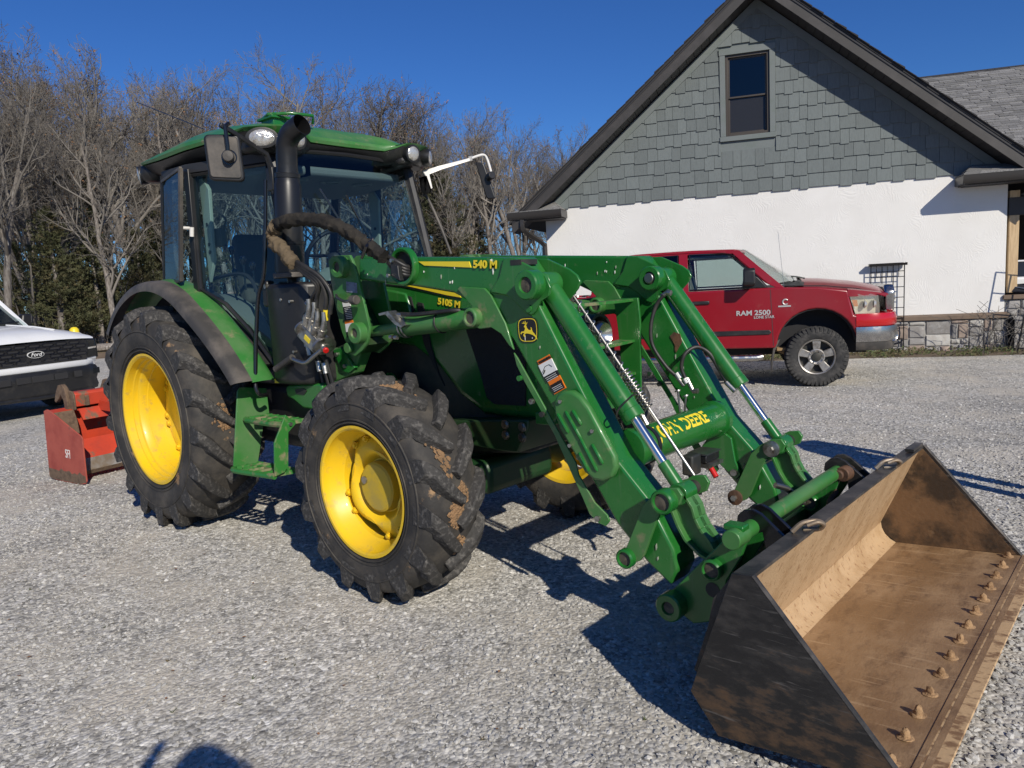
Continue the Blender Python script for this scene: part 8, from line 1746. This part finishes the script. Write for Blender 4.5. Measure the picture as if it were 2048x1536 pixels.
m = MB(); m.add([(-1.42, -0.86, 1.30), (-1.36, 0, 1.335), (-1.42, 0.86, 1.30), (-2.12, 0.70, 1.84), (-2.06, 0, 1.87), (-2.12, -0.70, 1.84)], [(0, 1, 4, 5), (1, 2, 3, 4)]); m.build('windshield', 'truck_glass', fp, smooth=60)
m = MB(); m.prY([(-1.45, 1.0), (-1.95, 1.0), (-1.95, 1.25), (-1.5, 1.30)], -0.85, 0.85); m.build('dashboard', 'cab_dark', fp, bevel=0.02)
m = MB(); m.tube([(-1.40, -0.6, 1.32), (-1.46, 0.2, 1.37)], 0.014, 5); m.tube([(-1.38, 0.1, 1.335), (-1.46, 0.75, 1.36)], 0.014, 5); m.build('wiper', 'black_gloss', fp)
for s in (-1, 1):
    m = MB(); m.hexa([Vector(q) for q in ((-1.38, s * 0.90, 1.24), (-1.52, s * 0.93, 1.24), (-1.52, s * 0.86, 1.24), (-1.38, s * 0.83, 1.24), (-2.06, s * 0.735, 1.88), (-2.20, s * 0.76, 1.88), (-2.20, s * 0.68, 1.86), (-2.06, s * 0.67, 1.86))]); m.build('front_pillar', 'white_paint', fp, bevel=0.006)
    m = MB(); m.hexa([Vector(q) for q in ((-3.6, s * 0.95, 1.25), (-3.8, s * 0.95, 1.25), (-3.8, s * 0.88, 1.25), (-3.6, s * 0.88, 1.25), (-3.55, s * 0.76, 1.86), (-3.75, s * 0.76, 1.86), (-3.75, s * 0.70, 1.86), (-3.55, s * 0.70, 1.86))]); m.build('rear_pillar', 'white_paint', fp)
    m = MB(); m.add([(-1.55, s * 0.93, 1.25), (-3.6, s * 0.95, 1.25), (-3.55, s * 0.76, 1.86), (-2.2, s * 0.76, 1.86)], [(0, 1, 2, 3)]); m.build('side_window', 'truck_glass_dark', fp, smooth=0)
m = MB(); m.prZ([(-2.05, -0.74), (-3.8, -0.76), (-3.8, 0.76), (-2.05, 0.74)], 1.86, 1.93); m.build('roof', 'white_paint', fp, bevel=0.03, seg=3)
for y in (-0.42, 0.42):
    m = MB(); m.prY([(-2.75, 0.9), (-2.6, 0.9), (-2.78, 1.5), (-2.88, 1.5)], y - 0.24, y + 0.24); m.prY([(-2.8, 1.52), (-2.88, 1.52), (-2.9, 1.68), (-2.82, 1.68)], y - 0.13, y + 0.13); m.build('cab_seat', 'cab_grey', fp, bevel=0.03)
m = MB(); m.box((-5.7, -0.72, 0.80), (-3.85, 0.72, 0.9)); m.build('truck_bed', 'white_paint', fp)
# yellow tank of something standing behind the white pickup's hood
yq = at_depth(143, 15.2)
ty = thing('utility_cover', 'yellow rounded cover showing just behind the white pickup hood', 'utility cover', (yq.x, yq.y, 0), 0.3)
m = MB(); m.lathe([(0, 0.10), (0.9, 0.10), (1.17, 0.085), (1.21, 0.05), (1.22, 0.001)], ax='z', n=18); m.build('cover_body', 'decal_yellow', ty, smooth=40)
# distant white car seen past the porch post
wq = G(2055, 612); 
wc = thing('car', 'distant white car seen past the porch post at the right edge', 'car', (wq.x, wq.y, 0), HA + 0.1)
m = MB(); m.prY([(-2.2, 0.35), (2.2, 0.35), (2.25, 0.75), (1.3, 0.95), (-2.1, 1.0), (-2.25, 0.7)], -0.88, 0.88); m.build('body', 'white_paint', wc, bevel=0.08, seg=3)
m = MB(); m.hexa([(-1.9, -0.8, 0.95), (1.2, -0.8, 0.95), (1.2, 0.8, 0.95), (-1.9, 0.8, 0.95), (-1.2, -0.6, 1.45), (0.3, -0.6, 1.45), (0.3, 0.6, 1.45), (-1.2, 0.6, 1.45)]); m.build('window', 'dark_glass_body', wc, bevel=0.03)
m = MB(); m.box((-1.25, -0.62, 1.44), (0.35, 0.62, 1.50)); m.build('roof', 'white_paint', wc, bevel=0.03)
for x in (-1.35, 1.35):
    for s in (-1, 1):
        m = MB(); m.cyl((x, s * 0.7, 0.33), (x, s * 0.9, 0.33), 0.33, 20); m.build('wheel', 'truck_rubber', wc, bevel=0.03)
# ================================================================== the two people whose shadows reach into the picture
mat('jacket_navy', (0.02, 0.024, 0.035), 0.9, bump=0.2, bscale=80)
mat('jacket_tan', (0.22, 0.15, 0.08), 0.9, bump=0.2, bscale=80)
mat('jeans', (0.035, 0.05, 0.09), 0.9, bump=0.2, bscale=150)
mat('skin', (0.42, 0.24, 0.16), 0.6)
mat('hair', (0.03, 0.02, 0.012), 0.8)
mat('boot', (0.05, 0.035, 0.025), 0.7)
def person(label, loc, rz, arms, jacket):
    t = thing('person', label, 'person', loc, rz)
    V = [(0, 0, 0.98, .15, .12), (0, 0, 1.12, .15, .11), (0, 0.0, 1.30, .17, .12), (0, 0, 1.43, .13, .10), (0.01, 0, 1.51, .058, .06), (0.03, 0, 1.60, .078, .085), (0.035, 0, 1.68, .08, .09), (0.02, 0, 1.745, .05, .055)]
    E = [(i, i + 1) for i in range(7)]
    def chain(root, pts):
        pr_ = root
        for q in pts: V.append(q); E.append((pr_, len(V) - 1)); pr_ = len(V) - 1
        return pr_
    for s in (-1, 1):
        chain(0, [(0, s * 0.10, 0.90, .10, .095), (0.01, s * 0.115, 0.70, .085, .085), (0.015, s * 0.12, 0.50, .06, .062), (0.0, s * 0.125, 0.33, .055, .058), (-0.02, s * 0.13, 0.10, .042, .045), (-0.01, s * 0.13, 0.045, .045, .05), (0.10, s * 0.14, 0.04, .042, .038), (0.17, s * 0.145, 0.035, .032, .03)])
        sh, el, wr = arms[s]
        a = chain(3, [(0.0, s * 0.17, 1.41, .065, .065), (*sh, .062, .062), (*el, .052, .052), (*[(p + q) / 2 for p, q in zip(el, wr)], .046, .046), (*wr, .030, .028)])
        d = (Vector(wr) - Vector(el)).normalized(); up = Vector((0, 0, 1)); sd = d.cross(up).normalized() if abs(d.z) < 0.9 else Vector((1, 0, 0)); w_ = Vector(wr)
        pm = w_ + d * 0.06; b = chain(a, [(*pm, .034, .018)])
        for k in range(4):
            o = sd * (0.030 - 0.02 * k); ln = (0.075, 0.085, 0.08, 0.062)[k]; cv = Vector((0, 0, -1)) if abs(d.z) < 0.9 else Vector((1, 0, 0))
            p0, p1, p2 = pm + d * 0.035 + o, pm + d * (0.035 + ln * 0.5) + o + cv * 0.008, pm + d * (0.035 + ln * 0.9) + o + cv * 0.03
            chain(b, [(*p0, .010, .010), (*p1, .009, .009), (*p2, .0075, .0075)])
        th = sd * 0.035; chain(a, [(*(w_ + d * 0.03 + th), .012, .012), (*(w_ + d * 0.07 + th * 1.5), .010, .010), (*(w_ + d * 0.10 + th * 1.45), .008, .008)])
    me = bpy.data.meshes.new('body'); me.from_pydata([q[:3] for q in V], E, []); o = bpy.data.objects.new('body', me); C.objects.link(o); o.parent = t
    sk = o.modifiers.new('skin', 'SKIN'); sk.use_smooth_shade = True
    for i, q in enumerate(V): me.skin_vertices[0].data[i].radius = q[3:5]
    me.skin_vertices[0].data[0].use_root = True
    sb = o.modifiers.new('sub', 'SUBSURF'); sb.levels = 2; sb.render_levels = 2
    dg = bpy.context.evaluated_depsgraph_get(); m2 = bpy.data.meshes.new_from_object(o.evaluated_get(dg)); o.modifiers.clear(); o.data = m2; m2.name = 'body'
    m2.materials.clear()
    for k in ('skin', jacket, 'jeans', 'boot'): m2.materials.append(MATS[k])
    wl = [Vector(arms[s][2]) for s in (-1, 1)]
    for p in m2.polygons:
        c = p.center; near_hand = min((c - q).length for q in wl) < 0.055 or any((c - (Vector(arms[s][2]) + (Vector(arms[s][2]) - Vector(arms[s][1])).normalized() * 0.1)).length < 0.095 for s in (-1, 1))
        p.material_index = 0 if (c.z > 1.50 and abs(c.y) < 0.13 and c.x < 0.16) or near_hand else 1 if c.z > 0.93 else 2 if c.z > 0.13 else 3
    m = MB(); m.lathe([(1.775, 0.001), (1.765, 0.055), (1.73, 0.088), (1.67, 0.097), (1.62, 0.085)], o=(0.012, 0, 0), ax='z', n=20); m.v = [v + Vector((-0.02 if v.z < 1.72 else 0, 0, 0)) for v in m.v]; m.build('hair', 'hair', t, smooth=70)
    m = MB(); m.tube([(0.105, 0, 1.66), (0.125, 0, 1.635), (0.108, 0, 1.62)], [0.008, 0.014, 0.010], 8); m.build('nose', 'skin', t, smooth=70)
    for s in (-1, 1):
        m = MB(); m.lathe([(-0.008, 0.001), (-0.004, 0.011), (0.004, 0.011), (0.008, 0.001)], o=(0.112, s * 0.032, 1.665), ax='x', n=10); m.build('eye', 'white_label', t)
        m = MB(); m.lathe([(-0.01, 0.012), (0.0, 0.03), (0.01, 0.022)], o=(0.02, s * 0.088, 1.645), n=12); m.build('ear', 'skin', t, smooth=70)
    m = MB(); m.tube([(0.108, -0.022, 1.592), (0.116, 0, 1.590), (0.108, 0.022, 1.592)], [0.004, 0.006, 0.004], 6); m.build('mouth', 'red_plastic', t)
    return t
fh = math.atan2(FW.y, FW.x)
person('person in navy jacket and jeans holding a phone with one hand raised', (5.60, -3.40, 0), fh,
       {-1: ((0.06, -0.24, 1.26), (0.16, -0.21, 1.30), (0.20, -0.07, 1.49)), 1: ((0.06, 0.28, 1.40), (0.12, 0.36, 1.40), (0.16, 0.27, 1.58))}, 'jacket_navy').scale = (1.035, 1.035, 1.035)
ph = thing('phone', 'black phone held up in the hand of the person in navy', 'phone', CAM - FW * 0.035, fh)
m = MB(); m.box((-0.004, -0.078, -0.060), (0.004, 0.078, 0.012)); m.build('phone_body', 'black_gloss', ph, bevel=0.003)
person('person in tan jacket standing just outside the right edge beyond the bucket', (5.1, 2.53, 0), R(190),
       {-1: ((0.0, -0.23, 1.16), (0.0, -0.27, 1.02), (0.06, -0.27, 0.82)), 1: ((0.0, 0.23, 1.16), (0.0, 0.27, 1.02), (0.06, 0.27, 0.82))}, 'jacket_tan')
# small weeds and dead leaves in the gravel: one mass
def litter():
    rr = random.Random(21); mb = MB(); lf = MB()
    for px, py in ((1145/2+0, 1320), (335, 1323), (505, 1360), (480, 1410), (590, 1330), (345, 1425), (760, 1355), (900, 1180), (965, 1480), (1290, 1440), (60, 1180), (210, 1255)):
        q = G(px, py)
        for _ in range(7):
            a = rr.uniform(0, 6.28); l = rr.uniform(0.012, 0.03); d = Vector((math.cos(a), math.sin(a), rr.uniform(0.2, 1.0))).normalized(); s = Vector((-math.sin(a), math.cos(a), 0)) * 0.003
            mb.add([q - s, q + s, q + d * l], [(0, 1, 2)])
    for _ in range(60):
        q = G(rr.uniform(0, 2000), rr.uniform(900, 1530)); q.z = 0.012; a = rr.uniform(0, 6.28); d = Vector((math.cos(a), math.sin(a), rr.uniform(-0.1, 0.3))) * rr.uniform(0.012, 0.024); s = Vector((-math.sin(a), math.cos(a), 0.1)) * 0.007
        lf.add([q - s * 0.4, q + d * 0.5 - s, q + d, q + d * 0.5 + s], [(0, 1, 2, 3)])
    o = mb.build('weeds', 'ivy_leaf', smooth=0); o['kind'] = 'stuff'
    o = lf.build('dead_leaves', 'dry_leaf', smooth=0); o['kind'] = 'stuff'
litter()
